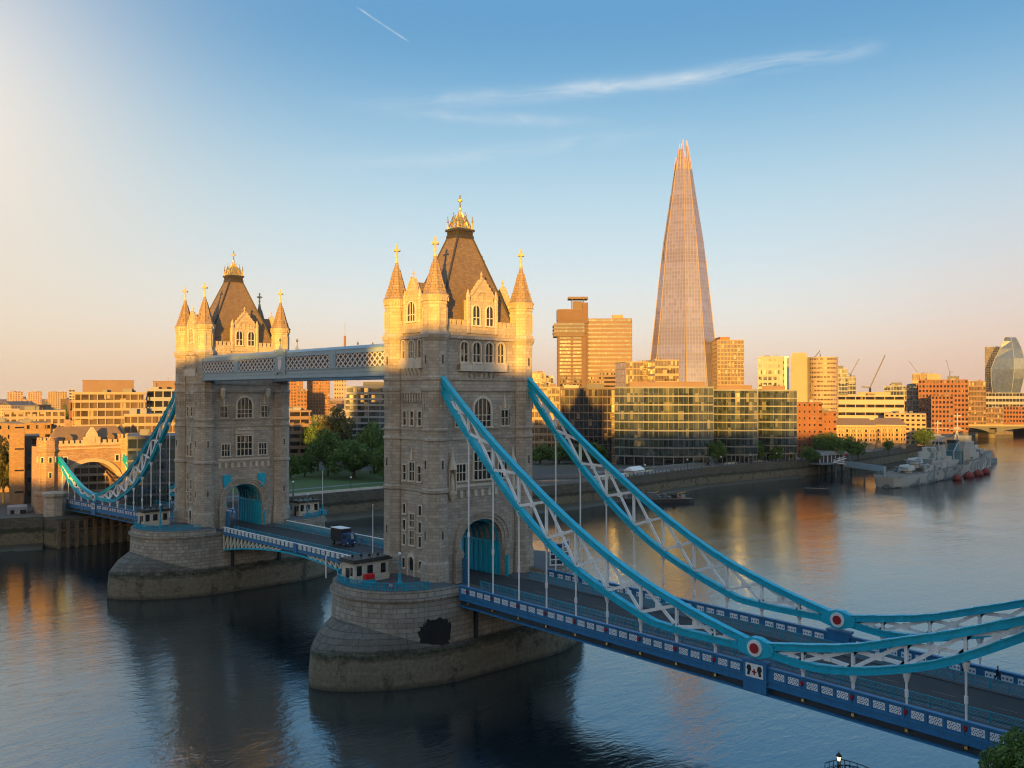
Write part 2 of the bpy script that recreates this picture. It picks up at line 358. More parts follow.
# ================================================================== the bridge
BX = 82.3                       # distance between the two river towers
def faceF(ox, oy, nx, ny):
    "map (a along the wall, b outwards, z) to space"
    tx, ty = -ny, nx
    return lambda a, b, z: (ox + tx*a + nx*b, oy + ty*a + ny*b, z)
def arch_pts(hw, zs, rise, n=20):
    "pointed, slightly depressed arch from left springing to right springing"
    P = []
    for i in range(n+1):
        t = pi*(1 - i/n); x = cos(t); 
        P.append((hw*x, zs + rise*(abs(sin(t))**0.86)))
    return P
def window(par, F, a, z0, w, h, lights=2, arched=False, rows=1, t=0.22, out=0.28, sill=True, mull=0.13):
    "stone surround standing proud of the wall, with mullions; the pane is a sub-part"
    m = MB(); hw = w/2; F2 = lambda x, b, z: F(a+x, b, z)
    if arched:
        zs = z0+h-hw*1.0
        inn = [(-hw, z0)] + arch_pts(hw, zs, hw*1.0, 10) + [(hw, z0)]
        o = hw+t; outp = [(-o, z0)] + arch_pts(o, zs, o*1.03, 10) + [(o, z0)]
        m.ringF(F2, outp, inn, 0, out)
        top = lambda x: zs + hw*1.0*(max(0, 1-(x/hw)**2)**0.43)
    else:
        inn = [(-hw, z0), (-hw, z0+h), (hw, z0+h), (hw, z0)]
        outp = [(-hw-t, z0), (-hw-t, z0+h+t), (hw+t, z0+h+t), (hw+t, z0)]
        m.ringF(F2, outp, inn, 0, out); top = lambda x: z0+h
    if sill: m.boxF(F2, -hw-t*1.4, hw+t*1.4, 0, out+0.1, z0-0.25, z0)
    for k in range(1, lights):
        x = -hw + w*k/lights; m.boxF(F2, x-mull/2, x+mull/2, 0.03, out*0.7, z0, top(x)-0.02)
    for k in range(1, rows+1):
        z = z0 + (h if not arched else h-hw)*k/(rows+1) if rows else 0
        if rows: m.boxF(F2, -hw, hw, 0.03, out*0.62, z-mull/2, z+mull/2)
    o = m.build('window', MT['trim'], par)
    g = MB(); g.prismF(F2, inn[:], -0.05, 0.05) ; g.build('pane', MT['glass'], o)
    return o
def finial_cross(m, x, y, z, s=1.0):
    m.lathe(x, y, [(0.28*s, z), (0.34*s, z+0.25*s), (0.16*s, z+0.45*s), (0.13*s, z+1.2*s)], 6)
    m.ball((x, y, z+1.0*s), 0.28*s, 6, 4)
    m.box(x-0.13*s, x+0.13*s, y-0.13*s, y+0.13*s, z+1.1*s, z+3.0*s)
    m.box(x-0.12*s, x+0.12*s, y-0.62*s, y+0.62*s, z+1.85*s, z+2.2*s)
    m.box(x-0.62*s, x+0.62*s, y-0.12*s, y+0.12*s, z+1.86*s, z+2.19*s)
def make_tower():
    T = empty('bridge_tower', 'nearer Gothic stone bridge tower, blue chains rising to its flank', 'bridge tower', (0, 0, 14.0), 0, 'the two river towers of the bridge')
    WX, WY = 5.55, 9.85; Z0, ZC = 13.0, 53.2
    hwA, zsA, rise = 4.45, 18.7, 4.1
    # walls, with the road archway running right through
    FN = faceF(0, 0, 1, 0)
    poly = [(-WY, Z0), (-hwA, Z0)] + arch_pts(hwA, zsA, rise, 24) + [(hwA, Z0), (WY, Z0), (WY, ZC), (-WY, ZC)]
    m = MB(); m.prismF(FN, poly[::-1], -WX, WX); m.build('wall', MT['stone'], T)
    # turrets
    prof = [(2.35, Z0), (2.35, 16.6), (2.12, 17.2), (2.08, 27.6), (2.3, 27.8), (2.3, 28.2), (2.08, 28.5), (2.08, 35.7), (2.25, 35.9), (2.25, 36.2), (2.05, 36.5),
            (2.05, 37.2), (2.2, 37.4), (2.2, 37.7), (2.03, 37.9), (2.03, 40.6), (2.12, 42.6), (2.2, 43.5), (2.36, 43.7), (2.36, 44.1), (2.1, 44.4), (2.1, 45.3), (2.25, 45.5),
            (2.25, 45.8), (2.04, 46.0), (2.04, 51.5), (2.4, 52.1), (2.48, 52.5), (2.3, 52.9), (2.04, 53.2), (2.0, 57.2), (2.12, 57.4), (2.05, 57.7), (2.22, 58.3), (2.42, 58.7)]
    for sx in (1, -1):
        for sy in (1, -1):
            cx, cy_ = sx*5.11, sy*9.35
            m = MB(); m.lathe(cx, cy_, [q for q in prof if q[1] < 53.0], 8); mu = MB(); mu.lathe(cx, cy_, [q for q in prof if q[1] >= 52.9], 8)
            # blind panels and corbel teeth round the upper stage
            for k in range(8):
                an = 2*pi*k/8; F = faceF(cx, cy_, cos(an), sin(an))
                for z0, z1 in ((53.9, 56.8),):
                    mu.boxF(F, -0.62, -0.5, 1.78, 1.98, z0, z1); mu.boxF(F, 0.5, 0.62, 1.78, 1.98, z0, z1); mu.boxF(F, -0.5, 0.5, 1.78, 1.96, z1-0.25, z1)
                for j in range(3): mu.boxF(F, -0.55+j*0.45, -0.3+j*0.45, 1.85, 2.18, 57.75, 58.35)
                # pointed blind arcade under the corbelled stage
                for a0 in (-0.45, 0.2): m.boxF(F, a0, a0+0.22, 1.8, 2.05, 40.8, 43.2)
            t = m.build('turret', MT['stone'], T); mu.build('upper_stage', MT['stone_sunlit'], t)
            m = MB(); m.lathe(cx, cy_, [(2.25, 58.72), (1.86, 59.3), (1.40, 60.6), (0.95, 62.2), (0.50, 63.8), (0.24, 64.9)], 8)
            for k in range(8):
                an = pi/8+2*pi*k/8
                for (ra, za), (rb, zb) in (((1.88, 59.3), (1.42, 60.6)), ((1.42, 60.6), (0.97, 62.2)), ((0.97, 62.2), (0.52, 63.8))): m.bar((cx+ra*cos(an), cy_+ra*sin(an), za), (cx+rb*cos(an), cy_+rb*sin(an), zb), 0.14)
                an = 2*pi*k/8
                m.boxF(faceF(cx, cy_, cos(an), sin(an)), -0.16, 0.16, 1.1, 1.62, 59.6, 60.4)
            m.build('spire', MT['spire'], t)
            m = MB(); finial_cross(m, cx, cy_, 64.85, 1.05); m.build('finial', MT['gold_lit_stone'], t)
            for z0 in (20.5, 31.5, 48.0):
                for a2 in (0 if sx > 0 else pi, pi/2 if sy > 0 else -pi/2):
                    F = faceF(cx, cy_, cos(a2), sin(a2)); m = MB(); m.boxF(F, -0.12, 0.12, 1.8, 1.97, z0, z0+1.3); m.build('slit_window', MT['glass'], t)
    # string courses on the walls between turrets
    for z0, h, o in ((27.75, 0.55, 0.22), (28.7, 0.25, 0.12), (35.85, 0.4, 0.2), (37.35, 0.35, 0.16), (43.65, 0.5, 0.28), (45.45, 0.4, 0.2), (52.05, 0.55, 0.45)):
        for sx in (1, -1): m = MB(); m.box(min(sx*WX, sx*(WX+o)), max(sx*WX, sx*(WX+o)), -7.45, 7.45, z0, z0+h); m.build('string_course', MT['stone'], T)
        for sy in (1, -1): m = MB(); m.box(-3.2, 3.2, min(sy*WY, sy*(WY+o)), max(sy*WY, sy*(WY+o)), z0, z0+h); m.build('string_course', MT['stone'], T)
    # plinth
    for sy in (1, -1): m = MB(); m.box(-3.0, 3.0, min(sy*WY, sy*(WY+0.25)), max(sy*WY, sy*(WY+0.25)), Z0, 14.9); m.build('plinth', MT['stone'], T)
    # parapet with battlements
    for sx in (1, -1):
        F = faceF(0, 0, sx, 0)
        for s in (-1, 1):
            m = MB(); a0, a1 = sorted((s*3.4, s*7.5)); m.boxF(F, a0, a1, WX-0.1, WX+0.3, 52.6, 54.3)
            for k in range(4):
                c = s*(3.9+k*1.02); m.boxF(F, c-0.32, c+0.32, WX-0.08, WX+0.3, 54.3, 55.0); m.boxF(F, c-0.38, c+0.38, WX-0.12, WX+0.36, 55.0, 55.15)
                m.boxF(F, c-0.2, c+0.2, WX+0.3, WX+0.4, 52.9, 53.4)
            m.build('parapet', MT['stone_sunlit'], T)
    for sy in (1, -1):
        F = faceF(0, 0, 0, sy)
        for s in (-1, 1):
            m = MB(); a0, a1 = sorted((s*2.3, s*3.35)); m.boxF(F, a0, a1, WY-0.1, WY+0.3, 52.6, 54.3); c = s*2.8; m.boxF(F, c-0.3, c+0.3, WY-0.08, WY+0.3, 54.3, 55.1); m.build('parapet', MT['stone_sunlit'], T)
    # main roof: steep hipped slate roof with a flat leaded top
    m = MB()
    lv = [(4.75, 8.75, 53.0), (3.72, 6.45, 58.6), (1.38, 1.62, 69.4)]
    m.add([(sx*a, sy*b, z) for a, b, z in lv for sx, sy in ((-1,-1),(1,-1),(1,1),(-1,1))],
          [(0,1,5,4),(1,2,6,5),(2,3,7,6),(3,0,4,7),(4,5,9,8),(5,6,10,9),(6,7,11,10),(7,4,8,11),(8,9,10,11)])
    rf = m.build('roof', MT['slate'], T)
    m = MB()
    for sx, sy in ((-1,-1),(1,-1),(1,1),(-1,1)):
        for (a, b, z), (c, d, e) in zip(lv, lv[1:]): m.bar((sx*a, sy*b, z), (sx*c, sy*d, e), 0.28)
    m.build('hip_roll', MT['roofdark'], rf)
    m = MB(); m.box(-2.05, 2.05, -2.3, 2.3, 69.3, 69.8); m.box(-1.8, 1.8, -2.05, 2.05, 69.8, 70.5); m.box(-2.2, 2.2, -2.45, 2.45, 70.5, 70.9)
    for k in range(7):
        y = -1.95+k*0.65
        for s in (-1, 1): m.box(min(s*1.8, s*2.0), max(s*1.8, s*2.0), y-0.12, y+0.12, 69.8, 70.5)
    for k in range(6):
        x = -1.6+k*0.64
        for s in (-1, 1): m.box(x-0.12, x+0.12, min(s*2.05, s*2.25), max(s*2.05, s*2.25), 69.8, 70.5)
    m.v = [(x*.76, y*.76, z) for x, y, z in m.v]; m.build('lead_deck', MT['roofdark'], T)
    # gilded crown : four small gables, corner pinnacles and a central finial
    m = MB()
    for nx, ny, hw, o in ((1,0,1.75,1.75), (-1,0,1.75,1.75), (0,1,1.5,1.95), (0,-1,1.5,1.95)):
        F = faceF(0, 0, nx, ny)
        for k in range(5):
            a = -hw+hw*2*k/4; h = 1.9*(1-abs(a)/hw*0.75)
            m.boxF(F, a-0.09, a+0.09, o-0.12, o+0.05, 70.9, 70.9+h)
        m.bar(F(-hw, o, 71.4), F(0, o, 73.0), 0.2); m.bar(F(hw, o, 71.4), F(0, o, 73.0), 0.2); m.bar(F(-hw, o, 71.05), F(hw, o, 71.05), 0.2)
        m.tube(F(0, o, 73.0), F(0, o, 73.5), 0.08, 5); m.ball(F(0, o, 73.5), 0.15, 6, 4)
        m.bar(F(-hw*0.6, o, 71.2), F(0, 0.3, 73.9), 0.16); m.bar(F(hw*0.6, o, 71.2), F(0, 0.3, 73.9), 0.16)
    for sx in (1, -1):
        for sy in (1, -1):
            m.lathe(sx*1.85, sy*2.1, [(0.22, 70.9), (0.18, 72.0), (0.28, 72.1), (0.05, 72.9)], 6); m.ball((sx*1.85, sy*2.1, 72.95), 0.17, 6, 4)
    m.lathe(0, 0, [(1.5, 70.95), (1.05, 72.2), (0.5, 73.4), (0.2, 74.4)], 8)
    m.ball((0, 0, 74.4), 0.32, 8, 5)
    finial_cross(m, 0, 0, 73.9, 0.95)
    m.v = [(x*.74, y*.74, z) for x, y, z in m.v]; m.build('gilded_crown', MT['gold'], T)
    # gabled dormers above the parapet
    def gable(F, b, hw, zb, zsh, za, wins, depth, roofhw):
        m = MB()
        poly = [(-hw, zb), (hw, zb), (hw, zsh), (hw*0.72, zsh), (hw*0.72, zsh+0.8), (0.25, za), (-0.25, za), (-hw*0.72, zsh+0.8), (-hw*0.72, zsh), (-hw, zsh)]
        m.prismF(F, poly, b-0.7, b+0.12)
        for s in (-1, 1):
            c = s*(hw-0.25); p = F(c, b, 0); m.lathe(p[0], p[1], [(0.38, zb), (0.36, zsh+0.4), (0.44, zsh+0.5), (0.05, zsh+1.8)], 6)
            m.bar(F(s*hw*0.78, b+0.1, zsh+0.75), F(0, b+0.1, za+0.1), 0.34, 0.3)
            for k in range(4):
                t = (k+0.7)/4.6; m.boxF(F, s*lerp(hw*0.74, 0.1, t)-0.16, s*lerp(hw*0.74, 0.1, t)+0.16, b-0.2, b+0.22, lerp(zsh+0.8, za, t)-0.1, lerp(zsh+0.8, za, t)+0.45)
        # tracery panel over the windows
        m.ringF(F, [(-hw*0.55, zsh-0.1)]+arch_pts(hw*0.55, zsh, 1.7, 8)+[(hw*0.55, zsh-0.1)], [(-hw*0.42, zsh-0.1)]+arch_pts(hw*0.42, zsh, 1.35, 8)+[(hw*0.42, zsh-0.1)], b+0.12, b+0.25)
        for k in range(3): m.boxF(F, -hw*0.3+k*hw*0.3-0.07, -hw*0.3+k*hw*0.3+0.07, b+0.12, b+0.22, zsh-0.2, zsh+1.2)
        p = F(0, b-0.2, 0); m.lathe(p[0], p[1], [(0.2, za-0.1), (0.12, za+0.6), (0.25, za+0.75), (0.04, za+1.3)], 6)
        d = m.build('gable', MT['stone_sunlit'], T)
        F2 = lambda a, o, z: F(a, b+0.12+o, z)
        for a, z0, w, h, l in wins:
            window(d, F2, a, z0, w, h, l, True, 1, 0.16, 0.22)
        m = MB(); m.prismF(F, [(-roofhw, zb), (roofhw, zb), (roofhw, zsh+0.1), (0, za-0.6), (-roofhw, zsh+0.1)], b-depth, b-0.7); m.build('dormer_roof', MT['slate'], T)
    for sx in (1, -1):
        gable(faceF(0, 0, sx, 0), WX+0.1, 3.3, 53.0, 58.4, 62.0, [(-1.45, 54.4, 1.5, 3.2, 2), (1.45, 54.4, 1.5, 3.2, 2)], 4.2, 2.6)
    for sy in (1, -1):
        gable(faceF(0, 0, 0, sy), WY+0.1, 2.25, 53.0, 58.2, 61.9, [(0, 54.9, 2.0, 3.1, 3)], 6.0, 1.75)
    # windows, balconies and ornament of the four faces
    for sx in (1, -1):
        F0 = faceF(0, 0, sx, 0); F = lambda a, b, z, F0=F0: F0(a, WX+b, z)
        if sx > 0:
            for a, w in ((-4.0, 1.5), (-1.35, 1.65), (1.35, 1.65), (4.0, 1.5)): window(T, F, a, 48.4, w, 3.2, 2, True, 1, 0.2, 0.45)
            m = MB(); m.boxF(F, -5.1, 5.1, 0, 0.75, 46.9, 47.1); m.boxF(F, -5.1, 5.1, 0.55, 0.75, 47.1, 48.0); m.boxF(F, -5.1, 5.1, 0.0, 0.8, 48.0, 48.2)
            for k in range(5): m.boxF(F, -4.95+k*2.4, -4.65+k*2.4, 0.75, 0.86, 47.1, 48.0)
            for k in range(6):
                s = -2.6+k*1.04; m.prismF(faceF(*F(s, 0, 0)[:2], *((0, 1) if True else (0, 0))), [(0, 45.8), (0.7*sx, 46.9), (0, 46.9)], -0.25, 0.25)
            m.build('balcony', MT['trim'], T)
        # storey 3
        window(T, F, 0, 37.9, 3.6, 4.6, 4, True, 2, 0.35, 0.35)
        for a in (-5.0, 5.0):
            window(T, F, a, 38.0, 1.5, 2.5, 2, False, 1, 0.25, 0.3)
            m = MB(); p = F(a, 0.15, 0); m.lathe(p[0], p[1], [(0.3, 40.9), (0.22, 41.8), (0.05, 43.2)], 4); m.boxF(F, a-1.05, a-0.85, 0, 0.3, 38.0, 41.3); m.boxF(F, a+0.85, a+1.05, 0, 0.3, 38.0, 41.3); m.build('hood_ornament', MT['trim'], T)
        # storey 2
        window(T, F, 0, 29.3, 3.7, 4.4, 4, False, 2, 0.28, 0.35)
        for a in (-4.55, 4.55): window(T, F, a, 29.3, 1.9, 2.6, 3, False, 1, 0.25, 0.3)
        m = MB()
        m.boxF(F, -6.4, 6.4, 0, 0.25, 28.25, 28.68)
        for k in range(9): m.boxF(F, -6.0+k*1.5-0.3, -6.0+k*1.5+0.3, 0, 0.3, 26.6, 27.7)
        m.build('carved_frieze', MT['trim'], T)
        if sx > 0:
            for a in (-6.6, 6.6):   # canopied statue niches
                m = MB(); p = F(a, 0.5, 0)
                m.lathe(p[0], p[1], [(0.1, 26.0), (0.75, 27.4), (0.75, 27.8)], 8); m.lathe(p[0], p[1], [(0.8, 31.2), (0.7, 31.8), (0.3, 32.9), (0.06, 34.6)], 8)
                m.boxF(F, a-0.75, a-0.6, 0.1, 0.7, 27.8, 31.3); m.boxF(F, a+0.6, a+0.75, 0.1, 0.7, 27.8, 31.3)
                m.lathe(p[0], p[1], [(0.32, 27.8), (0.42, 28.6), (0.3, 29.8), (0.18, 30.0), (0.2, 30.4), (0.05, 30.6)], 8)
                m.build('statue_niche', MT['trim'], T)
        else:
            m = MB()
            for k in range(3): m.prismF(faceF(*F(-1.2+k*1.2, 0, 0)[:2], 0, 1), [(0, 34.6), (0.6*sx, 35.6), (0, 35.6)], -0.3, 0.3)
            m.boxF(F, -2.2, 2.2, 0, 0.65, 35.0, 35.3); m.boxF(F, -2.2, 2.2, 0, 0.3, 34.2, 35.0); m.build('balcony', MT['trim'], T)
            for a in (-4.3, 4.3):
                m = MB(); F3 = lambda u, b, z, a=a: F(a+u, b, z); m.prismF(F3, [(-0.9, 23.3), (-0.6, 22.2), (0, 21.6), (0.6, 22.2), (0.9, 23.3), (0.95, 25.0), (-0.95, 25.0)], 0, 0.45)
                m.boxF(F3, -0.55, 0.55, 0.45, 0.55, 22.8, 24.5); m.build('shield', MT['turq'], T)
            for a in (-5.6, 5.6):
                m = MB(); m.boxF(F, a-0.35, a+0.35, 0, 0.9, 43.0, 44.0); p = F(a, 0.7, 0); m.lathe(p[0], p[1], [(0.15, 42.2), (0.5, 42.8), (0.6, 44.2), (0.35, 44.6)], 8); m.build('corbel', MT['trim'], T)
        # archway mouldings
        for r0, r1, b0, b1 in ((hwA, hwA+0.55, -0.1, 0.18), (hwA+0.55, hwA+1.15, -0.1, 0.38), (hwA+1.15, hwA+1.55, -0.1, 0.62)):
            m = MB(); m.ringF(F, [(-r1, zsA-0.6)]+arch_pts(r1, zsA, rise+(r1-hwA)*0.95, 24)+[(r1, zsA-0.6)], [(-r0, zsA-0.6)]+arch_pts(r0, zsA, rise+(r0-hwA)*0.95, 24)+[(r0, zsA-0.6)], b0, b1)
            m.build('arch_moulding', MT['stone'], T)
        for s in (-1, 1):
            m = MB(); a0, a1 = sorted((s*(hwA+0.05), s*(hwA+1.7))); m.boxF(F, a0, a1, -0.1, 0.8, Z0, 17.6)
            m.prismF(F, [(a0-0.15, 17.6), (a1+0.15, 17.6), ((a0+a1)/2, 19.0)], -0.1, 0.95)
            m.boxF(F, a0-0.1, a1+0.1, -0.1, 0.95, 15.2, 15.5)
            m.build('arch_pier', MT['stone'], T)
            m = MB(); c = s*(hwA+0.2); m.boxF(F, c-0.15, c+0.15, 0.82, 2.1, Z0, 17.0) if s < 0 else m.boxF(F, c-0.15, c+0.15, 0.97, 1.4, Z0, 16.5)
            m.build('gate_leaf', MT['blue'] if s < 0 else MT['turq'], T)
    # inside of the archway : painted steel panels and ribs
    for s in (-1, 1):
        m = MB(); m.box(-WX+0.3, WX-0.3, min(s*(hwA-0.32), s*(hwA-0.02)), max(s*(hwA-0.32), s*(hwA-0.02)), Z0, 18.4)
        for k in range(9):
            x = -WX+0.6+k*1.2; m.box(x-0.12, x+0.12, min(s*(hwA-0.5), s*(hwA-0.32)), max(s*(hwA-0.5), s*(hwA-0.32)), Z0, 18.3)
        m.box(-WX+0.3, WX-0.3, min(s*(hwA-0.6), s*(hwA-0.32)), max(s*(hwA-0.6), s*(hwA-0.32)), 18.3, 18.7)
        m.build('portal_panel', MT['turq'], T)
    for k in range(7):
        x = -WX+0.9+k*1.55; F = lambda a, b, z, x=x: (x+b, a, z); m = MB()
        m.ringF(F, arch_pts(hwA-0.03, zsA, rise-0.03, 14), arch_pts(hwA-0.4, zsA, rise-0.4, 14), -0.12, 0.12); m.build('vault_rib', MT['turq_rail'], T)
    for sy in (1, -1):
        F0 = faceF(0, 0, 0, sy); F = lambda a, b, z, F0=F0: F0(a, WY+b, z)
        # upper oriel
        for a, w in ((-2.15, 0.7), (0, 1.6), (2.15, 0.7)): window(T, F, a, 49.0, w, 2.8, 1 if w < 1 else 3, True, 1, 0.18, 0.4)
        m = MB(); m.boxF(F, -3.0, 3.0, 0, 0.6, 47.3, 47.5); m.boxF(F, -3.0, 3.0, 0.4, 0.6, 47.5, 48.5); m.boxF(F, -3.0, 3.0, 0, 0.65, 48.5, 48.75)
        for k in range(4): m.boxF(F, -2.95+k*1.85, -2.6+k*1.85, 0.6, 0.7, 47.5, 48.5)
        for k in range(5): m.prismF(faceF(*F(-1.9+k*0.95, 0, 0)[:2], 1, 0), [(0, 46.0), (0.6*sy, 47.3), (0, 47.3)], -0.22, 0.22)
        m.build('balcony', MT['trim'], T)
        m = MB()
        for k in range(8): m.boxF(F, -2.6+k*0.7, -2.25+k*0.7, 0, 0.4, 41.9, 43.4)
        m.boxF(F, -2.7, 2.75, 0, 0.45, 43.3, 43.64); m.build('machicolation', MT['stone'], T)
        for a in (-2.0, 0, 2.0): window(T, F, a, 38.2, 0.85, 2.2, 1, False, 1, 0.18, 0.25)
        for a, w, h in ((-2.0, 0.85, 2.4), (0, 1.4, 2.9), (2.0, 0.85, 2.4)): window(T, F, a, 29.3, w, h, 2 if w > 1 else 1, False, 1, 0.18, 0.28)
        m = MB(); p = F(0, 0.15, 0); m.lathe(p[0], p[1], [(0.35, 32.6), (0.3, 33.5), (0.05, 34.6)], 4); m.build('hood_ornament', MT['trim'], T)
        for a in (-2.1, 2.1):
            for z, h in ((18.9, 1.6), (21.2, 1.6), (23.9, 1.5)): window(T, F, a, z, 0.7, h, 1, False, 0, 0.18, 0.22)
        for z, h in ((19.0, 2.2), (21.9, 2.0)): window(T, F, 0, z, 1.15, h, 2, False, 1, 0.18, 0.24)
        for a in (-2.2, 2.2): window(T, F, a, 15.1, 0.75, 1.5, 1, False, 0, 0.18, 0.24)
        m = MB(); m.ringF(F, [(-1.05, 14.0)]+arch_pts(1.05, 16.2, 1.6, 10)+[(1.05, 14.0)], [(-0.65, 14.0)]+arch_pts(0.65, 16.2, 0.9, 10)+[(0.65, 14.0)], 0, 0.4)
        d = m.build('doorway', MT['trim'], T)
        m = MB(); m.prismF(F, [(-0.65, 14.0)]+arch_pts(0.65, 16.2, 0.9, 10)+[(0.65, 14.0)], -0.05, 0.06); m.build('door', MT['black'], d)
    return T
MT['gold_lit_stone'] = plain('gold_lit_finial_stone', (0.66, 0.52, 0.30), 0.55, 0.2, 0.2, 1.5)  # golden sunlight on the stone finials put into their colour
tower = make_tower()
tower_far = placed(tower, (-BX, 0, 14.0), pi, 'farther Gothic stone bridge tower, turquoise shields flanking its archway')

# ------------------------------------------------------------------ piers
def pier_outline(w, ys, yn, n, seg=14):
    P = []
    for i in range(seg+1):
        t = (pi/2)*i/seg; P.append((w*cos(t)**(2/n) if i < seg else 0.0, -ys-(yn-ys)*(sin(t)**(2/n))))
    # goes from (w,-ys) to the nose (0,-yn); mirror for the other quarters
    q = P[:]                                        # +x, nose
    left = [(-x, y) for x, y in q[::-1]][1:]
    bottom = q + left                               # from +x side round the east nose to -x
    top = [(-x, -y) for x, y in bottom]
    return (bottom + top)[::-1]
def make_pier():
    Pr = empty('bridge_pier', 'granite pier under the nearer tower, black patch on its flank', 'bridge pier', (0, 0, 0), 0, 'granite piers in the river')
    up = pier_outline(10.9, 11.0, 22.8, 2.2); lo0 = pier_outline(12.1, 9.5, 28.2, 1.62); lo1 = pier_outline(11.9, 9.5, 27.9, 1.62)
    m = MB(); n = len(lo0)
    rows = [[(x, y, -3.0) for x, y in lo0], [(x, y, 2.0) for x, y in lo0], [(x, y, 5.2) for x, y in lo1]]
    m.add([p for r in rows for p in r], [(i, (i+1)%n, n+(i+1)%n, n+i) for i in range(n)] + [(n+i, n+(i+1)%n, 2*n+(i+1)%n, 2*n+i) for i in range(n)])
    m.build('footing', MT['granite'], Pr)
    def lift(y): 
        t = max(0.0, (abs(y)-12.5)/(22.8-12.5)); return 5.6 + 3.4*t**1.25
    mid = [(lerp(a[0], b[0], .60), lerp(a[1], b[1], .60), lerp(lift(a[1]), 5.2, .42)) for a, b in zip(up, lo1)]
    m = MB(); m.add([(x, y, 5.2) for x, y in lo1]+mid+[(x*1.0, y, lift(y)) for x, y in up], [(i, (i+1)%n, n+(i+1)%n, n+i) for i in range(n)]+[(n+i, n+(i+1)%n, 2*n+(i+1)%n, 2*n+i) for i in range(n)])
    m.build('cutwater', MT['cutwater'], Pr)
    m = MB(); up2 = [(x*0.985, y*0.99) for x, y in up]; cor = [(x*1.015, y*1.01) for x, y in up]
    m.add([(x, y, lift(y)) for x, y in up]+[(x, y, 12.6) for x, y in up2], [(i, (i+1)%n, n+(i+1)%n, n+i) for i in range(n)])
    m.prism(cor, 12.6, 13.0); m.build('pier_body', MT['granite'], Pr)
    def end(P, s_, y0=9.25):      # the rounded end of the outline beyond the roadway
        q = [p for p in P if p[1]*s_ > y0]; k = q.index(min(q, key=lambda p: p[0]*s_)) if s_ < 0 else q.index(max(q, key=lambda p: p[0]))
        q = sorted(q, key=lambda p: atan2((p[1]-s_*y0)*s_, p[0])); xm = max(p[0] for p in P); q = [(xm, s_*y0)]+q+[(-xm, s_*y0)]
        return q if s_ > 0 else q[::-1]
    for s_ in (-1, 1):
        m = MB(); m.prism(end(up2, s_), 13.0, 13.75); m.prism(end([(x*0.99, y*0.99) for x, y in up], s_), 13.75, 13.996); m.build('parapet_end', MT['granite'], Pr)
        m = MB(); m.prism(end([(x*0.96, y*0.965) for x, y in up], s_, 9.35), 13.9, 14.0); m.build('platform', MT['paving'], Pr)
    for y in (-6, 5.5):
        for s in (-1, 1): m = MB(); m.box(min(s*10.8, s*11.3), max(s*10.8, s*11.3), y-0.3, y+0.3, 4.5, 12.0); m.build('fender_post', MT['black'], Pr)
    return Pr
pier = make_pier()
pier_far = placed(pier, (-BX, 0, 0), pi, 'granite pier under the farther tower, weed above the tide line')
# the black patch only on the nearer pier
m = MB(); random.seed(5); K = 64; ring = []
for k in range(K):
    an = 2*pi*k/K; r = 1 + random.uniform(-0.10, 0.10) + 0.05*sin(5*an); ring.append((-13.6 + 2.5*r*(abs(cos(an))**0.6)*(1 if cos(an) > 0 else -1), 6.9 + 2.7*r*(abs(sin(an))**0.6)*(1 if sin(an) > 0 else -1)))
def pier_x(y): 
    t = min(1.0, max(0.0, (abs(y)-11.0)/11.8)); return 10.92*(1-t**2.2)**(1/2.2)
V = [(pier_x(y)+0.07, y, z) for y, z in ring]; c0 = (pier_x(-13.6)+0.1, -13.6, 6.9)
m.add(V+[c0]+[(pier_x(y)-0.3, y, z) for y, z in ring], [(k, (k+1)%K, K) for k in range(K)] + [(k, K+1+k, K+1+(k+1)%K, (k+1)%K) for k in range(K)])
m.build('dark_patch', MT['black'], pier)
# ------------------------------------------------------------------ chains, spans and walkways
def smooth(P, n=6):
    "Catmull-Rom through the points"
    Q = [(2*P[0][0]-P[1][0], 2*P[0][1]-P[1][1])]+list(P)+[(2*P[-1][0]-P[-2][0], 2*P[-1][1]-P[-2][1])]; R = []
    for i in range(1, len(Q)-2):
        for k in range(n):
            t = k/n; a, b, c, d = Q[i-1], Q[i], Q[i+1], Q[i+2]
            R.append(tuple(0.5*(2*b[j]+(c[j]-a[j])*t+(2*a[j]-5*b[j]+4*c[j]-d[j])*t*t+(3*b[j]-a[j]-3*c[j]+d[j])*t**3) for j in (0, 1)))
    return R+[P[-1]]
def zat(P, x):
    for a, b in zip(P, P[1:]):
        if a[0] <= x <= b[0]: return lerp(a[1], b[1], (x-a[0])/(b[0]-a[0]))
    return P[-1][1] if x > P[-1][0] else P[0][1]
U1 = smooth([(5.7, 46.6), (13.4, 40.2), (20.8, 34.6), (33.3, 26.5), (44.1, 20.9), (53.7, 17.5), (62.7, 15.15)])
L1 = smooth([(5.7, 45.9), (9.0, 41.6), (13.4, 36.9), (24.3, 27.0), (34.7, 20.2), (46.1, 15.8), (51.2, 14.95), (62.7, 14.75)])
U2 = smooth([(62.7, 15.1), (72.8, 16.9), (79.0, 18.8), (84.6, 20.7), (93.4, 24.2)])
L2 = smooth([(62.7, 14.8), (68.8, 14.25), (73.7, 14.75), (79.0, 16.1), (84.6, 18.3), (93.4, 23.3)])
def top_z(x):       # top of the side-span parapet
    return 14.2-0.0213*(x-11) if x < 62.7 else 13.1-0.025*(x-62.7)
HX = [13.3+5.49*k for k in range(9)] + [68.3, 73.9, 79.4, 85.0, 90.4]
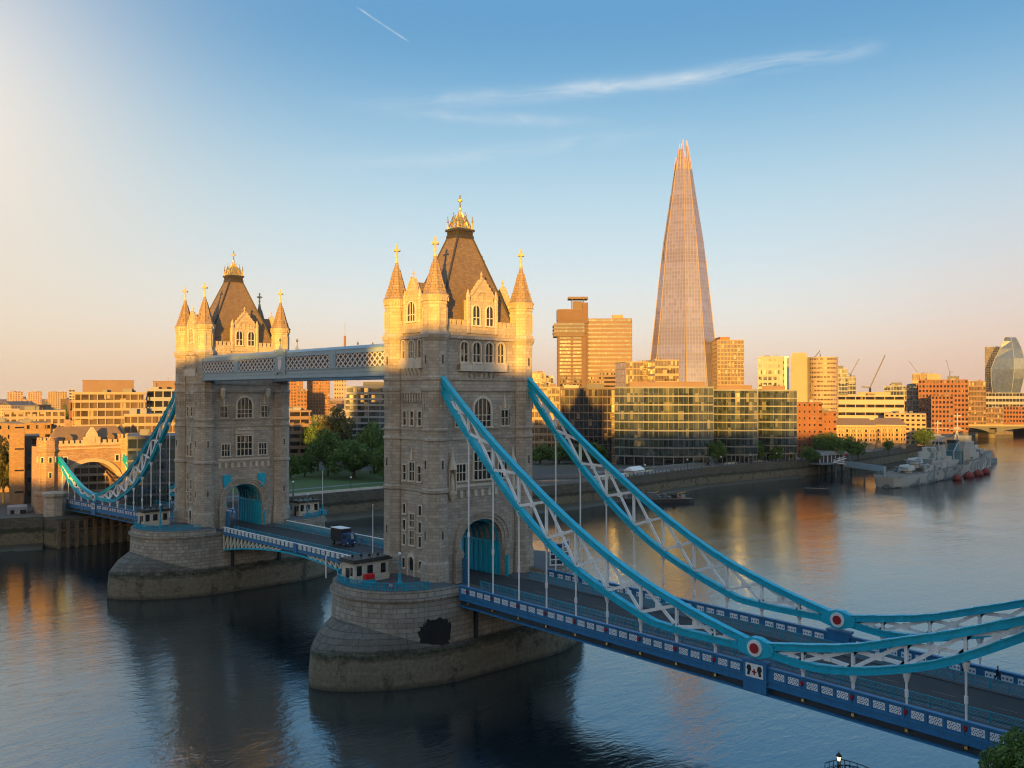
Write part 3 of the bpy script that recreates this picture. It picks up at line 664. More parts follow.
def make_chain():
    C = empty('suspension_chain', '', 'suspension chain', (0, -9.4, 14.0), 0, 'suspension chains of the bridge')
    Y = -9.4
    def chord(name, P):
        m = MB(); m.sweep(P, 0.56, 0.66, Y); m.sweep(P, 0.86, 0.10, Y, 0.34); m.sweep(P, 0.86, 0.10, Y, -0.34)
        m.sweep(P, 0.64, 0.07, Y, 0.10); m.sweep(P, 0.64, 0.05, Y, -0.16)
        for k, (a, b) in enumerate(zip(P, P[1:])):      # cover plates over the joints
            if k % 2 == 0:
                cx, cz = (a[0]+b[0])/2, (a[1]+b[1])/2; L = hypot(b[0]-a[0], b[1]-a[1]); ux, uz = (b[0]-a[0])/L, (b[1]-a[1])/L
                m.sweep([(cx-ux*.55, cz-uz*.55), (cx+ux*.55, cz+uz*.55)], 0.62, 0.50, Y); m.sweep([(cx-ux*.5, cz-uz*.5), (cx+ux*.5, cz+uz*.5)], 0.74, 0.04, Y, 0.40)
        m.build(name, MT['turq'], C)
    chord('upper_chord', U1); chord('lower_chord', L1); chord('upper_chord', U2); chord('lower_chord', L2)
    def brace(U, L, xs):
        for a, b in zip(xs, xs[1:]):
            za, zb, zc, zd = zat(L, a)+0.3, zat(U, a)-0.3, zat(L, b)+0.3, zat(U, b)-0.3
            m = MB()
            if zd-zc > 0.15 or zb-za > 0.15:
                m.bar((a, Y-0.06, za), (b, Y-0.06, zd), 0.2, 0.38); m.bar((a, Y+0.06, zb), (b, Y+0.06, zc), 0.2, 0.38)
                cx = (a+b)/2; cz = (za+zb+zc+zd)/4
                m.box(cx-0.36, cx+0.36, Y-0.18, Y+0.18, cz-0.36, cz+0.36)
                for x, z in ((a, za), (b, zc)): m.prismF(faceF(x, Y, 0, -1), [(-0.7, z-0.1), (0.7, z-0.1), (0, z+0.7)], -0.1, 0.1)
                for x, z in ((a, zb), (b, zd)): m.prismF(faceF(x, Y, 0, -1), [(-0.7, z+0.1), (0, z-0.7), (0.7, z+0.1)], -0.1, 0.1)
                m.build('cross_brace', MT['white'], C)
    xs1 = [9.4]+HX[:9]+[60.3]; xs2 = [65.5]+HX[9:]
    brace(U1, L1, xs1); brace(U2, L2, xs2)
    for U, L, xs in ((U1, L1, HX[:9]), (U2, L2, HX[9:])):
        for x in xs:
            m = MB(); m.bar((x, Y, zat(L, x)+0.2), (x, Y, zat(U, x)-0.2), 0.34, 0.3); m.build('post', MT['white'], C)
            zl = zat(L, x)-0.4; zt = top_z(x)-0.02
            m = MB()
            m.lathe(x, Y, [(0.42, zl), (0.34, zl-0.35), (0.15, zl-1.0)] if zl-zt > 1.3 else [(0.42, zl), (0.16, zl-0.5)], 8)
            if zl > zt+0.4:
                m.tube((x, Y, zl-0.4), (x, Y, zt), 0.115, 8)
                zm = zt+0.35*(zl-zt); m.tube((x, Y, zm-0.35), (x, Y, zm+0.35), 0.19, 8)
            m.build('hanger', MT['white'], C)
    # the pin where the two links meet
    x, z = 62.7, 14.95; m = MB()
    pl = [(-2.3, 0.62), (-1.0, 0.95), (-.5, 1.15), (.5, 1.15), (1.0, 0.9), (2.2, 0.5), (2.2, -0.62), (1.0, -0.95), (.5, -1.15), (-.5, -1.15), (-1.0, -0.95), (-2.2, -0.5)]
    m.prismF(faceF(x, Y, 0, -1), [(-a, z+b) for a, b in pl][::-1], -0.45, 0.45)
    m.lathe(0, 0, [(0.1, 0), (0.1, 0.01)], 3)
    m.v = m.v[:-6]; m.f = m.f[:-5]; m.m = m.m[:-5]
    p = m.build('pin_joint', MT['turq'], C)
    for s in (-1, 1):
        m = MB(); m.tube((x, Y+s*0.40, z), (x, Y+s*0.60, z), 0.92, 24); m.build('pin_ring', MT['white'], p)
        m = MB(); m.tube((x, Y+s*0.5, z), (x, Y+s*0.68, z), 0.56, 20); m.build('pin_cap', MT['red'], p)
    return C
chain = make_chain(); chain['label'] = 'near suspension chain of the nearer span, red and white pin lowest in the photo'
placed(chain, (0, 9.4, 14.0), 0, 'chain behind on the nearer span, its red and white pin higher and further right')
placed(chain, (-BX, -9.4, 14.0), pi, 'near suspension chain of the far span, meeting the brick gatehouse at the left')
placed(chain, (-BX, 9.4, 14.0), pi, 'chain behind on the far span, partly hidden behind the nearer far-span chain')

def quatrefoil_panel(par, x, y, z, w, h, s, slope=0.0):
    "white cast panel with a pierced blue lattice, set in the parapet"
    m = MB(); F0 = faceF(x, y, 0, s); sl = slope*(1 if s < 0 else -1)
    F = lambda a, b, zz: F0(a, b, zz+sl*a)
    m.boxF(F, -w/2, w/2, -0.35, 0.05, z-h/2, z+h/2)
    m.mi = 1
    for k in range(3):
        c = -w/3+k*w/3; m.prismF(F, [(c-0.12, z), (c, z+0.16), (c+0.12, z), (c, z-0.16)], -0.362, -0.35)
    for k in range(3):
        c = -w/3+k*w/3
        for dx, dz in ((-0.12, 0), (0.12, 0), (0, 0.16), (0, -0.16)):
            m.prismF(F, [(c+dx-0.07, z+dz), (c+dx, z+dz-0.09), (c+dx+0.07, z+dz), (c+dx, z+dz+0.09)], 0.05, 0.062)
        if k < 2: 
            for dz in (-h*0.36, h*0.36): m.prismF(F, [(c+w/6-0.08, z+dz), (c+w/6, z+dz-0.09), (c+w/6+0.08, z+dz), (c+w/6, z+dz+0.09)], 0.05, 0.062)
    return m.build('parapet_panel', [MT['white'], MT['blue']], par)
def make_side_span():
    S = empty('bridge_span', 'long blue side span running from the nearer tower to the right edge', 'bridge span', (0, 0, 11.0), 0, 'suspended side spans')
    X0, XJ, X1 = 11.3, 62.7, 93.4
    def run(y0, y1, dz0, dz1, name, mat, xa=X0, xb=X1):
        m = MB(); m.add([(xa, y, top_z(xa)+dz) for y in (y0, y1) for dz in (dz0, dz1)] + ([(XJ, y, top_z(XJ)+dz) for y in (y0, y1) for dz in (dz0, dz1)] if xa < XJ < xb else []) + [(xb, y, top_z(xb)+dz) for y in (y0, y1) for dz in (dz0, dz1)], [])
        n = len(m.v)//4; f = [(0,1,3,2), (4*n-4,4*n-2,4*n-1,4*n-3)]
        for i in range(n-1):
            a = 4*i; f += [(a,a+4,a+5,a+1),(a+1,a+5,a+7,a+3),(a+3,a+7,a+6,a+2),(a+2,a+6,a+4,a)]
        m.f = f; m.m = [0]*len(f)
        return m.build(name, mat, S) if name else m
    run(-9.2, 9.2, -1.75, -1.19, 'deck', MT['soffit'])
    for s in (-1, 1):
        mm = MT['blue']
        ys = lambda a, b: tuple(sorted((s*a, s*b)))
        run(*ys(9.32, 9.62), -1.35, -0.12, 'parapet_plate', mm)
        run(*ys(9.2, 9.78), -0.12, 0.02, 'coping', mm)
        run(*ys(9.3, 9.75), -1.5, -1.35, 'parapet_moulding', mm)
        run(*ys(9.3, 9.62), -2.05, -1.5, 'fascia_girder', mm)
        run(*ys(9.25, 9.8), -2.16, -2.05, 'girder_flange', mm)
        run(*ys(8.9, 9.2), -3.0, -1.76, 'girder_web', MT['soffit'])
        run(*ys(8.7, 9.7), -3.18, -3.0, 'bottom_flange', mm)
        # panels : three to a bay, and a small red shield where the hanger comes down
        xs = [HX[0]-5.49+0.0]+HX[:9]+[XJ]+HX[9:]
        for a, b in zip(xs, xs[1:]):
            a = max(a, X0+0.1)
            if b-a < 3: n = 1
            else: n = 3
            bw = (b-a-0.5)/n
            for k in range(n):
                x = a+0.32+bw*(k+0.5)
                if abs(x-XJ) < 1.5: continue
                sl = -0.0213 if x < XJ else -0.025
                p = quatrefoil_panel(S, x, s*9.62, top_z(x)-0.74, min(1.25, bw*0.72), 0.72, s, sl)
                m = MB(); xx = x+bw/2; m.box(xx-0.07, xx+0.07, *ys(9.62, 9.7), top_z(xx)-1.35, top_z(xx)-0.12); m.build('pilaster', mm, S)
        for x in HX:
            m = MB(); m.lathe(x, s*9.72, [(0.03, top_z(x)-1.0), (0.17, top_z(x)-0.75), (0.17, top_z(x)-0.45)], 8); m.build('shield', MT['red'], S)
            m = MB(); m.box(x-0.14, x+0.14, *ys(9.2, 9.55), top_z(x)-2.65, top_z(x)-2.35); m.build('bearing_bracket', MT['gold'], S)
        # armorial pedestal under the pin
        zt = top_z(XJ); m = MB(); m.box(XJ-1.45, XJ+1.45, *ys(9.1, 9.95), zt-3.0, zt+0.25); m.box(XJ-1.6, XJ+1.6, *ys(9.0, 10.05), zt+0.25, zt+0.5); m.box(XJ-1.55, XJ+1.55, *ys(9.05, 10.0), zt-1.75, zt-1.6)
        pd = m.build('pedestal', mm, S)
        F = faceF(XJ, s*9.95, 0, s); m = MB(); m.boxF(F, -1.1, 1.1, 0, 0.05, zt-1.4, zt+0.12); ap = m.build('armorial_panel', MT['white'], pd)
        m = MB(); m.boxF(F, -0.09, 0.09, 0.05, 0.075, zt-1.1, zt-0.45); m.boxF(F, -0.28, 0.28, 0.05, 0.075, zt-0.85, zt-0.67); m.build('red_cross', MT['red'], ap)
        for q in (-1, 1):
            m = MB(); pts = [(0.42, -0.2), (0.58, -0.05), (0.85, -0.1), (0.98, -0.45), (0.82, -0.7), (0.9, -1.15), (0.6, -1.2), (0.52, -0.8), (0.38, -0.6)]
            pp = [(q*a, zt+b) for a, b in pts]; m.prismF(F, pp if q > 0 else pp[::-1], 0.05, 0.08); m.build('supporter', MT['black'], ap)
        # inner railing between footway and road
        m = MB()
        k = 0
        x = X0+0.3
        while x < X1:
            z = top_z(x)-1.2; m.box(x-0.05, x+0.05, *ys(5.35, 5.45), z, z+1.25); x += 1.9
        def rail(dz, t):
            a = [(xx, top_z(xx)-1.2+dz) for xx in (X0, XJ, X1)]; m.sweep(a, t, t, s*5.4)
        rail(1.25, 0.09); rail(0.15, 0.07); rail(0.72, 0.05)
        for dz in (0.3, 0.45, 0.6, 0.86, 1.0, 1.12): rail(dz, 0.028)
        m.build('guard_rail', MT['turq_rail'], S)
    return S
span = make_side_span()
placed(span, (-BX, 0, 11.0), pi, 'blue side span between the farther tower and the brick gatehouse')

def make_bascule():
    B = empty('bascule_leaf', 'bascule leaf hinged at the nearer tower, tall white mast near its end', 'bascule', (-BX/2, 0, 11.0), 0, 'bascule leaves over the middle channel')
    XA, XB = -BX/2+0.06, -11.3
    m = MB(); m.box(XA, XB, -7.4, 7.4, 12.4, 13.04); m.build('deck', MT['soffit'], B)
    zb = lambda x: 12.1 - 2.9*(abs((x+BX/2))/30.0)**1.8
    for s in (-1, 1):
        ys = lambda a, b: tuple(sorted((s*a, s*b)))
        N_ = 18; xs = [lerp(XA, XB, k/N_) for k in range(N_+1)]
        m = MB(); m.box(XA, XB, *ys(7.55, 7.75), 12.55, 13.2); m.build('fascia_girder', MT['blue'], B)
        m = MB(); m.box(XA, XB, *ys(7.5, 7.85), 14.18, 14.32); m.build('coping', MT['white'], B)
        m = MB(); m.box(XA, XB, *ys(7.62, 7.70), 13.2, 14.18); m.build('parapet_plate', MT['turq_pale'], B)
        for a, b in zip(xs, xs[1:]):
            x = (a+b)/2; F = faceF(x, s*7.70, 0, s); m = MB(); m.boxF(F, -0.55, 0.55, 0, 0.07, 13.32, 14.08)
            m.mi = 1
            for c in (-0.27, 0.27): m.prismF(F, [(c-0.13, 13.7), (c, 13.48), (c+0.13, 13.7), (c, 13.92)], 0.07, 0.085)
            m.build('parapet_panel', [MT['white'], MT['turq_pale']], B)
            m = MB(); m.box(b-0.07, b+0.07, *ys(7.72, 7.84), 13.2, 14.18); m.build('pilaster', MT['blue'], B)
        # lattice girder under the leaf, deepest at the pier
        m = MB(); m.sweep([(x, zb(x)) for x in xs], 0.5, 0.28, s*7.55); m.build('curved_flange', MT['turq'], B)
        for a, b in zip(xs[3:], xs[4:]):
            m = MB(); m.bar((b, s*7.55, 12.55), (b, s*7.55, zb(b)), 0.3, 0.3); m.bar((a, s*7.5, 12.5), (b, s*7.5, zb(b)), 0.2, 0.26); m.build('web_post', MT['cream'], B)
        for y in (2.2,):
            m = MB(); m.sweep([(x, zb(x)) for x in xs], 0.5, 0.28, s*y); m.build('curved_flange', MT['soffit'], B)
        m = MB(); m.add([(x, s*7.4, z) for x in xs for z in (12.5, zb(x)+0.1)], [(2*i, 2*i+2, 2*i+3, 2*i+1) for i in range(N_)]); m.build('web_plate', MT['soffit'], B)
        # inner rail
        m = MB()
        for k in range(17): x = XA+0.4+k*1.82; m.box(x-0.05, x+0.05, *ys(5.2, 5.3), 13.05, 14.25)
        for z, t in ((14.25, 0.1), (13.2, 0.07), (13.4, 0.03), (13.6, 0.03), (13.75, 0.05), (13.9, 0.03), (14.08, 0.03)): m.box(XA, XB, *ys(5.25-t/2, 5.25+t/2), z-t/2, z+t/2)
        m.build('guard_rail', MT['turq_rail'], B)
    m = MB(); m.box(-BX/2+0.3, -BX/2+1.5, -7.95, -7.72, 12.5, 14.3); m.build('nose_lock', MT['blue'], B)
    for x in (-51.0+22, ): 
        m = MB(); m.box(x-0.14, x+0.14, -7.98, -7.76, 9.2, 13.4); m.build('white_marker', MT['white'], B)
    return B
MT['cream'] = plain('cream_paint', (0.62, 0.60, 0.50), 0.5, 0, 0.2, 0.9)
basc = make_bascule()
placed(basc, (-BX/2, 0, 11.0), pi, 'bascule leaf hinged at the farther tower, cream lattice girder beneath')

def make_walkway():
    W = empty('high_walkway', 'pale grey high walkway nearer the viewer, lattice sides between the two towers', 'walkway', (-BX/2, -9.0, 46.0), 0, 'high-level walkways')
    X0, X1 = -BX+5.9, -5.9
    YO, YI = -10.35, -7.4
    m = MB(); m.box(X0, X1, YO, YI, 46.3, 46.75); m.build('floor', MT['soffit'], W)
    m = MB(); m.add([(X0, YO-0.25, 51.1), (X1, YO-0.25, 51.1), (X1, (YO+YI)/2, 51.75), (X0, (YO+YI)/2, 51.75), (X1, YI+0.25, 51.1), (X0, YI+0.25, 51.1)], [(0,1,2,3), (3,2,4,5), (0,5,4,1), (1,4,2), (0,3,5)]); m.build('roof', MT['greyblue'], W)
    nb = 4
    for y, s in ((YO, -1), (YI, 1)):
        ys = lambda a, b: tuple(sorted((y+s*a, y+s*b)))
        m = MB(); m.box(X0, X1, *ys(-0.12, 0.12), 46.3, 47.85); m.box(X0, X1, *ys(0.12, 0.3), 47.75, 47.95); m.box(X0, X1, *ys(0.12, 0.34), 46.22, 46.5); m.box(X0, X1, *ys(0.12, 0.2), 47.05, 47.15)
        m.build('bottom_chord', MT['greyblue'], W)
        m = MB(); m.box(X0, X1, *ys(-0.12, 0.15), 50.35, 51.1); m.box(X0, X1, *ys(0.15, 0.3), 50.3, 50.48); m.build('top_chord', MT['greyblue'], W)
        # panelled posts
        stations = [X0+0.4, -59.6, -41.15, -22.8, X1-0.4]
        for k, x in enumerate(stations):
            m = MB(); hw = 1.05 if k in (1, 3) else (0.5 if k in (0, 4) else 1.9)
            m.box(x-hw, x+hw, *ys(-0.1, 0.26), 47.85, 51.15)
            if k in (1, 3): m.box(x-hw*0.55, x+hw*0.55, *ys(0.26, 0.32), 48.3, 50.6)
            o = m.build('panel_post', MT['greyblue'], W)
            if k == 2:
                m = MB()
                for q in (-1, 1):
                    m.lathe(x+q*1.65, y+s*0.3, [(0.3, 47.0), (0.26, 51.2), (0.42, 51.3), (0.42, 51.7), (0.3, 51.9)], 8)
                F = faceF(x, y+s*0.26, 0, s); m.prismF(F, [(-1.4, 47.4), (1.4, 47.4), (1.4, 50.9), (0, 52.9), (-1.4, 50.9)], 0, 0.14); cr = m.build('armorial_frame', MT['greyblue'], o)
                m = MB(); m.prismF(F, [(-0.65, 48.5), (0, 47.7), (0.65, 48.5), (0.65, 49.9), (-0.65, 49.9)], 0.14, 0.24); m.boxF(F, -1.0, 1.0, 0.14, 0.19, 50.1, 50.4); m.build('coat_of_arms', MT['pinkwhite'], cr) if False else m.build('coat_of_arms', MT['pinkwhite'], o)
                m = MB(); p = F(0, 0.1, 0); m.lathe(p[0], p[1], [(0.12, 52.8), (0.1, 53.4), (0.3, 53.6), (0.05, 54.1)], 6); m.build('finial', MT['gold'], o)
        # diamond lattice
        for k in range(len(stations)-1):
            a = stations[k]+(1.05 if k in (1, 3) else 0.5 if k == 0 else 1.9); b = stations[k+1]-(1.05 if k+1 in (1, 3) else 0.5 if k+1 == 4 else 1.9)
            n = 10; w = (b-a)/n; m = MB()
            for j in range(-1, n):
                for q in (0, 1):
                    x0 = a+j*w; x1 = x0+2*w
                    zA, zB = (47.9, 50.35) if q == 0 else (50.35, 47.9)
                    t0 = max(0, (a-x0)/(2*w)); t1 = min(1, (b-x0)/(2*w))
                    if t1 <= t0: continue
                    m.bar((lerp(x0, x1, t0), y+s*(0.03 if q else 0.11), lerp(zA, zB, t0)), (lerp(x0, x1, t1), y+s*(0.03 if q else 0.11), lerp(zA, zB, t1)), 0.07, 0.24)
            m.build('lattice', MT['pinkwhite'], W)
            m = MB(); m.box(a, b, *ys(-0.28, -0.22), 47.9, 50.35); m.build('inner_panel', MT['walk_panel'], W)
    return W
MT['pinkwhite'] = plain('pinkish_white_paint', (0.66, 0.60, 0.58), 0.5, 0, 0.12, 0.9)
MT['walk_panel'] = plain('grey_panel', (0.15, 0.155, 0.17), 0.5, 0, 0.15, 0.3)
walk = make_walkway()
placed(walk, (-BX/2, 9.0, 46.0), pi, 'grey high walkway on the far side, seen behind the nearer walkway')

MT['worn'] = plain('worn_road_paint', (0.16, 0.16, 0.16), 0.8, 0, 0.4, 1.5)
# ------------------------------------------------------------------ road surface
def ribbon(y0, y1, name, mat, dz):
    st = [(-BX-130.0, top_z(93.4)-1.6), (-BX-93.4, top_z(93.4)), (-BX-62.7, top_z(62.7)), (-BX-11.3, top_z(11.3)), (-11.3, top_z(11.3)), (11.3, top_z(11.3)), (62.7, top_z(62.7)), (93.4, top_z(93.4)), (150, top_z(93.4)-2)]
    m = MB(); m.add([(x, y, z-1.19+dz) for x, z in st for y in (y0, y1)], [(2*i, 2*i+2, 2*i+3, 2*i+1) for i in range(len(st)-1)])
    o = m.build(name, mat); o['kind'] = 'structure'; return o
road = ribbon(-4.1, 4.1, 'bridge_road', MT['asphalt'], 0.07)
def side_strip(y0, y1, st, name):
    m = MB(); m.add([(x, y, z-1.19+0.16) for x, z in st for y in (y0, y1)], [(2*i, 2*i+2, 2*i+3, 2*i+1) for i in range(len(st)-1)])
    m.add([(x, y0 if abs(y0) < abs(y1) else y1, z-1.19+dz) for x, z in st for dz in (0.0, 0.16)], [(2*i, 2*i+2, 2*i+3, 2*i+1) for i in range(len(st)-1)])
    o = m.build(name, MT['paving']); o['kind'] = 'structure'
for s in (-1, 1):
    a, b = sorted((s*4.6, s*9.3)); 
    side_strip(a, b, [(5.4, top_z(11.3)), (11.3, top_z(11.3)), (62.7, top_z(62.7)), (93.4, top_z(93.4))], 'bridge_footway')
    side_strip(a, b, [(-BX-93.4, top_z(93.4)), (-BX-62.7, top_z(62.7)), (-BX-11.3, top_z(11.3)), (-BX-5.4, top_z(11.3))], 'bridge_footway')
    a, b = sorted((s*4.6, s*7.5)); side_strip(a, b, [(-BX+5.4, top_z(11.3)), (-5.4, top_z(11.3))], 'bridge_footway')
m = MB()
for x0 in [x*6.0 for x in range(-28, 16)]:
    zf = lambda x: (top_z(abs(x)) if x >= 0 else (14.2 if x > -BX else top_z(-BX-x) if -BX-x > 11.3 else 14.2))-1.19+0.078
    if 11.4 < x0 < 88 or -BX-88 < x0 < -BX-14 or -68 < x0 < -15: m.add([(x0, -0.06, zf(x0)), (x0+2.4, -0.06, zf(x0+2.4)), (x0+2.4, 0.06, zf(x0+2.4)), (x0, 0.06, zf(x0))], [(0, 1, 2, 3)])
o = m.build('road_marking', MT['worn']); o['kind'] = 'structure'

# ------------------------------------------------------------------ shore towers of the bridge
MT['brickstone'] = masonry('warm_gatehouse_stone', (0.34, 0.21, 0.13), (0.46, 0.30, 0.19), 1.1, 0.5, 0.65, 0.045, stain=0.4)
def make_gatehouse():
    # built with its river face at x = 93.4, looking back along the bridge (towards -x)
    A = empty('gatehouse', 'battlemented brown stone gatehouse at the far end of the bridge, round road arch', 'gatehouse', (97.5, 0, 8.0), 0)
    XF, XB, HY = 93.4, 102.0, 14.6
    F = lambda a, b, z: (XF-b, -a, z) if False else (XF-b, a, z)
    zs, hw, rise = 14.0, 8.3, 8.6
    poly = [(-HY, 2.0), (-hw, 2.0)] + arch_pts(hw, zs, rise, 24) + [(hw, 2.0), (HY, 2.0), (HY, 27.6), (-HY, 27.6)]
    m = MB(); m.prismF(F, poly, XF-XB, 0); m.build('wall', MT['brickstone'], A)
    m = MB(); m.ringF(F, arch_pts(hw+1.5, zs-0.5, rise+1.6, 24), arch_pts(hw, zs-0.5, rise+0.5, 24), -0.1, 0.45); m.build('arch_moulding', MT['trim_warm'], A)
    for z, h, o in ((26.6, 0.5, 0.35),):
        m = MB(); m.boxF(F, -9.0, 9.6, 0, o, z, z+h); m.build('string_course', MT['trim_warm'], A)
    m = MB(); m.boxF(F, -9.0, 9.6, -0.4, 0.2, 27.6, 28.4)
    for k in range(12):
        a = -8.6+k*1.6
        if abs(a) > 2.6: m.boxF(F, a-0.45, a+0.45, -0.4, 0.2, 28.4, 29.3)
    m.build('parapet', MT['trim_warm'], A)
    # gable
    m = MB(); m.prismF(F, [(-2.4, 27.6), (2.4, 27.6), (2.4, 30.2), (1.7, 30.2), (1.5, 31.2), (0.25, 33.2), (-0.25, 33.2), (-1.5, 31.2), (-1.7, 30.2), (-2.4, 30.2)], -0.6, 0.4)
    m.prismF(F, [(-0.8, 28.7), (0, 28.1), (0.8, 28.7), (0.8, 30.2), (-0.8, 30.2)], 0.4, 0.55); m.build('gable', MT['trim_warm'], A)
    # roof
    m = MB(); x0, x1, y = XF+1.2, XB-0.6, 11.8
    m.add([(x0,-y,27.6),(x1,-y,27.6),(x1,y,27.6),(x0,y,27.6),((x0+x1)/2,-y+3.0,33.4),((x0+x1)/2,y-3.0,33.4)], [(0,4,1),(1,4,5,2),(2,5,3),(3,5,4,0)]); m.build('roof', MT['slate_warm'], A)
    for a in (-6.2, 6.2):
        m = MB(); m.boxF(F, a-0.9, a+0.9, -3.0, -1.0, 27.8, 30.0); m.prismF(F, [(-1.1+a, 30.0), (1.1+a, 30.0), (a, 31.2)], -3.2, -0.9); d = m.build('dormer', MT['slate_warm'], A)
    # corner turrets
    for a, r, zt in ((-11.8, 3.5, 30.9), (12.2, 2.9, 30.4)):
        cx, cy_ = XF+1.6, a
        m = MB(); m.lathe(cx, cy_, [(r+0.5, -1.0), (r+0.5, 12.8), (r+0.8, 13.4), (r+0.8, 13.9), (r, 14.6), (r, 25.8), (r+0.35, 26.4), (r+0.35, 26.9), (r+0.1, 27.2), (r+0.1, 29.6)], 8)
        for k in range(16):
            an = 2*pi*(k+0.5)/16; m.boxF(faceF(cx, cy_, cos(an), sin(an)), -0.36, 0.36, r*0.92-0.3, r*0.92+0.2, 29.55, zt)
        t = m.build('turret', MT['brickstone'], A)
        for an in (pi, pi*0.75, pi*1.25, pi*1.5, pi*0.5):
            for z in (23.0, 18.5):
                if abs(an-pi) > 0.1 and z < 20: continue
                F2 = faceF(cx, cy_, cos(an), sin(an)); F3 = lambda a_, b, z_, F2=F2: F2(a_, r*0.93+b, z_); window(t, F3, 0, z, 0.7, 1.5, 1, False, 0, 0.22, 0.16, False)
    for a in (-7.6, 7.6, ):
        window(A, F, a, 22.6, 0.9, 1.7, 1, False, 0, 0.3, 0.2, True)
    # chimney stack behind
    m = MB(); m.box(XB-1.5, XB-0.3, 4.0, 5.6, 27.6, 35.5); m.build('chimney', MT['brickstone'], A)
    m = MB(); m.lathe(XB-2.0, -11.0, [(2.4, 27.6), (2.4, 29.5), (2.5, 29.6), (0.1, 34.0)], 10); m.build('stair_turret_roof', MT['slate_warm'], A)
    return A
MT['trim_warm'] = masonry('warm_dressed_stone', (0.50, 0.37, 0.24), (0.58, 0.44, 0.30), 1.4, 0.6, 0.75, 0.03, stain=0.35)
MT['slate_warm'] = plain('brown_roof_slate', (0.20, 0.135, 0.085), 0.75, 0, 0.3, 0.6)
gate = make_gatehouse(); gate['label'] = 'battlemented stone gatehouse on the near bank, beyond the right edge'
placed(gate, (-BX-97.5, 0, 8.0), pi, 'battlemented brown stone gatehouse with wide road arch at the far left bank')
# ================================================================== river, banks and ground
def rrect(w, d, r, n=6):
    P = []
    for cx, cy_, a0 in ((w/2-r, -d/2+r, -pi/2), (w/2-r, d/2-r, 0), (-w/2+r, d/2-r, pi/2), (-w/2+r, -d/2+r, pi)):
        for k in range(n+1): a = a0+pi/2*k/n; P.append((cx+r*cos(a), cy_+r*sin(a)))
    return P
def inset(poly, d):
    "move every edge of a convex counter-clockwise polygon inwards by d"
    n = len(poly); R = []
    for i in range(n):
        p, q, r = poly[i-1], poly[i], poly[(i+1)%n]
        def nrm(a, b): L = hypot(b[0]-a[0], b[1]-a[1]) or 1; return (-(b[1]-a[1])/L, (b[0]-a[0])/L)
        n1, n2 = nrm(p, q), nrm(q, r); k = 1+n1[0]*n2[0]+n1[1]*n2[1]; k = max(k, 0.3)
        R.append((q[0]+d*(n1[0]+n2[0])/k, q[1]+d*(n1[1]+n2[1])/k))
    return R
def water_mat():
    m, nt, N, L, b = newmat('river_water'); g = G(nt); pos = g.pos()
    n0 = g.noise(pos, 0.035, 3)
    b.inputs['Base Color'].default_value = (0.010, 0.013, 0.014, 1); 
    L.new(g.mix(n0, (0.014, 0.015, 0.013), (0.010, 0.020, 0.030)), b.inputs['Base Color'])
    b.inputs['IOR'].default_value = 4.2; b.inputs['Specular Tint'].default_value = (0.85, 0.96, 1.0, 1)
    patch = g.noise(pos, 0.012, 4, 0.6, 1.2)
    L.new(g.math('MULTIPLY_ADD', patch, 0.10, 0.0), b.inputs['Roughness'])
    mp = N.new('ShaderNodeMapping'); L.new(pos, mp.inputs[0]); mp.inputs['Rotation'].default_value = (0, 0, radians(28)); mp.inputs['Scale'].default_value = (1.0, 0.45, 1.0)
    w1 = g.noise(mp.outputs[0], 0.62, 4, 0.62, 0.6); w2 = g.noise(mp.outputs[0], 1.7, 4, 0.65, 0.3); w3 = g.noise(mp.outputs[0], 0.13, 2, 0.5)
    h = g.math('ADD', g.math('ADD', g.math('MULTIPLY', w1, 0.34), g.math('MULTIPLY', w2, 0.17)), g.math('MULTIPLY', w3, 0.5))
    amp = g.ramp(patch, [(0.33, 0.38), (0.6, 1.0)])
    bn = N.new('ShaderNodeBump'); L.new(amp, bn.inputs['Strength']); bn.inputs['Distance'].default_value = 0.25; L.new(h, bn.inputs['Height']); L.new(bn.outputs[0], b.inputs['Normal'])
    return m
MT['water'] = water_mat()
def structure(m, name, mat): o = m.build(name, mat); o['kind'] = 'structure'; return o
m = MB(); m.add([(-5000, -3000, 0), (1500, -3000, 0), (1500, 9000, 0), (-5000, 9000, 0)], [(0, 1, 2, 3)]); structure(m, 'river', MT['water'])
m = MB(); m.add([(-5200, -3200, -4), (1700, -3200, -4), (1700, 9200, -4), (-5200, 9200, -4)], [(0, 1, 2, 3)]); structure(m, 'riverbed', plain('river_mud', (0.03, 0.027, 0.02), 0.9))
GZ = 8.0
BANK = [(-176, -900), (-175, -400), (-168, -60), (-166, -27), (-163, -17.5), (-159, -15), (-158, 20), (-157, 57), (-158.5, 78), (-158, 100), (-140, 120), (-125, 138), (-124.5, 178), (-132, 225), (-136, 262),
        (-133, 308), (-131, 342), (-135, 400), (-138, 440), (-150, 520), (-168, 610), (-190, 700), (-222, 800), (-262, 905), (-240, 985), (-150, 1100), (0, 1250), (400, 1500), (1490, 2200)]
def city_ground():
    m, nt, N, L, b = newmat('city_ground'); g = G(nt); pos = g.pos()
    v = N.new('ShaderNodeTexVoronoi'); v.inputs['Scale'].default_value = 0.03; L.new(pos, v.inputs['Vector'])
    n = g.noise(pos, 0.02, 5)
    c = g.ramp(g.math('ADD', g.math('MULTIPLY', n, 0.6), g.math('MULTIPLY', v.outputs['Color'], 0.4)), [(0.3, (0.05, 0.048, 0.045)), (0.5, (0.10, 0.085, 0.07)), (0.62, (0.06, 0.065, 0.04)), (0.75, (0.16, 0.13, 0.10))])
    L.new(c, b.inputs['Base Color']); b.inputs['Roughness'].default_value = 0.9
    return m
MT['ground'] = city_ground()
V = [(x, y, GZ) for x, y in BANK] + [(1490, 9000, GZ), (-9000, 9000, GZ), (-9000, -900, GZ)]
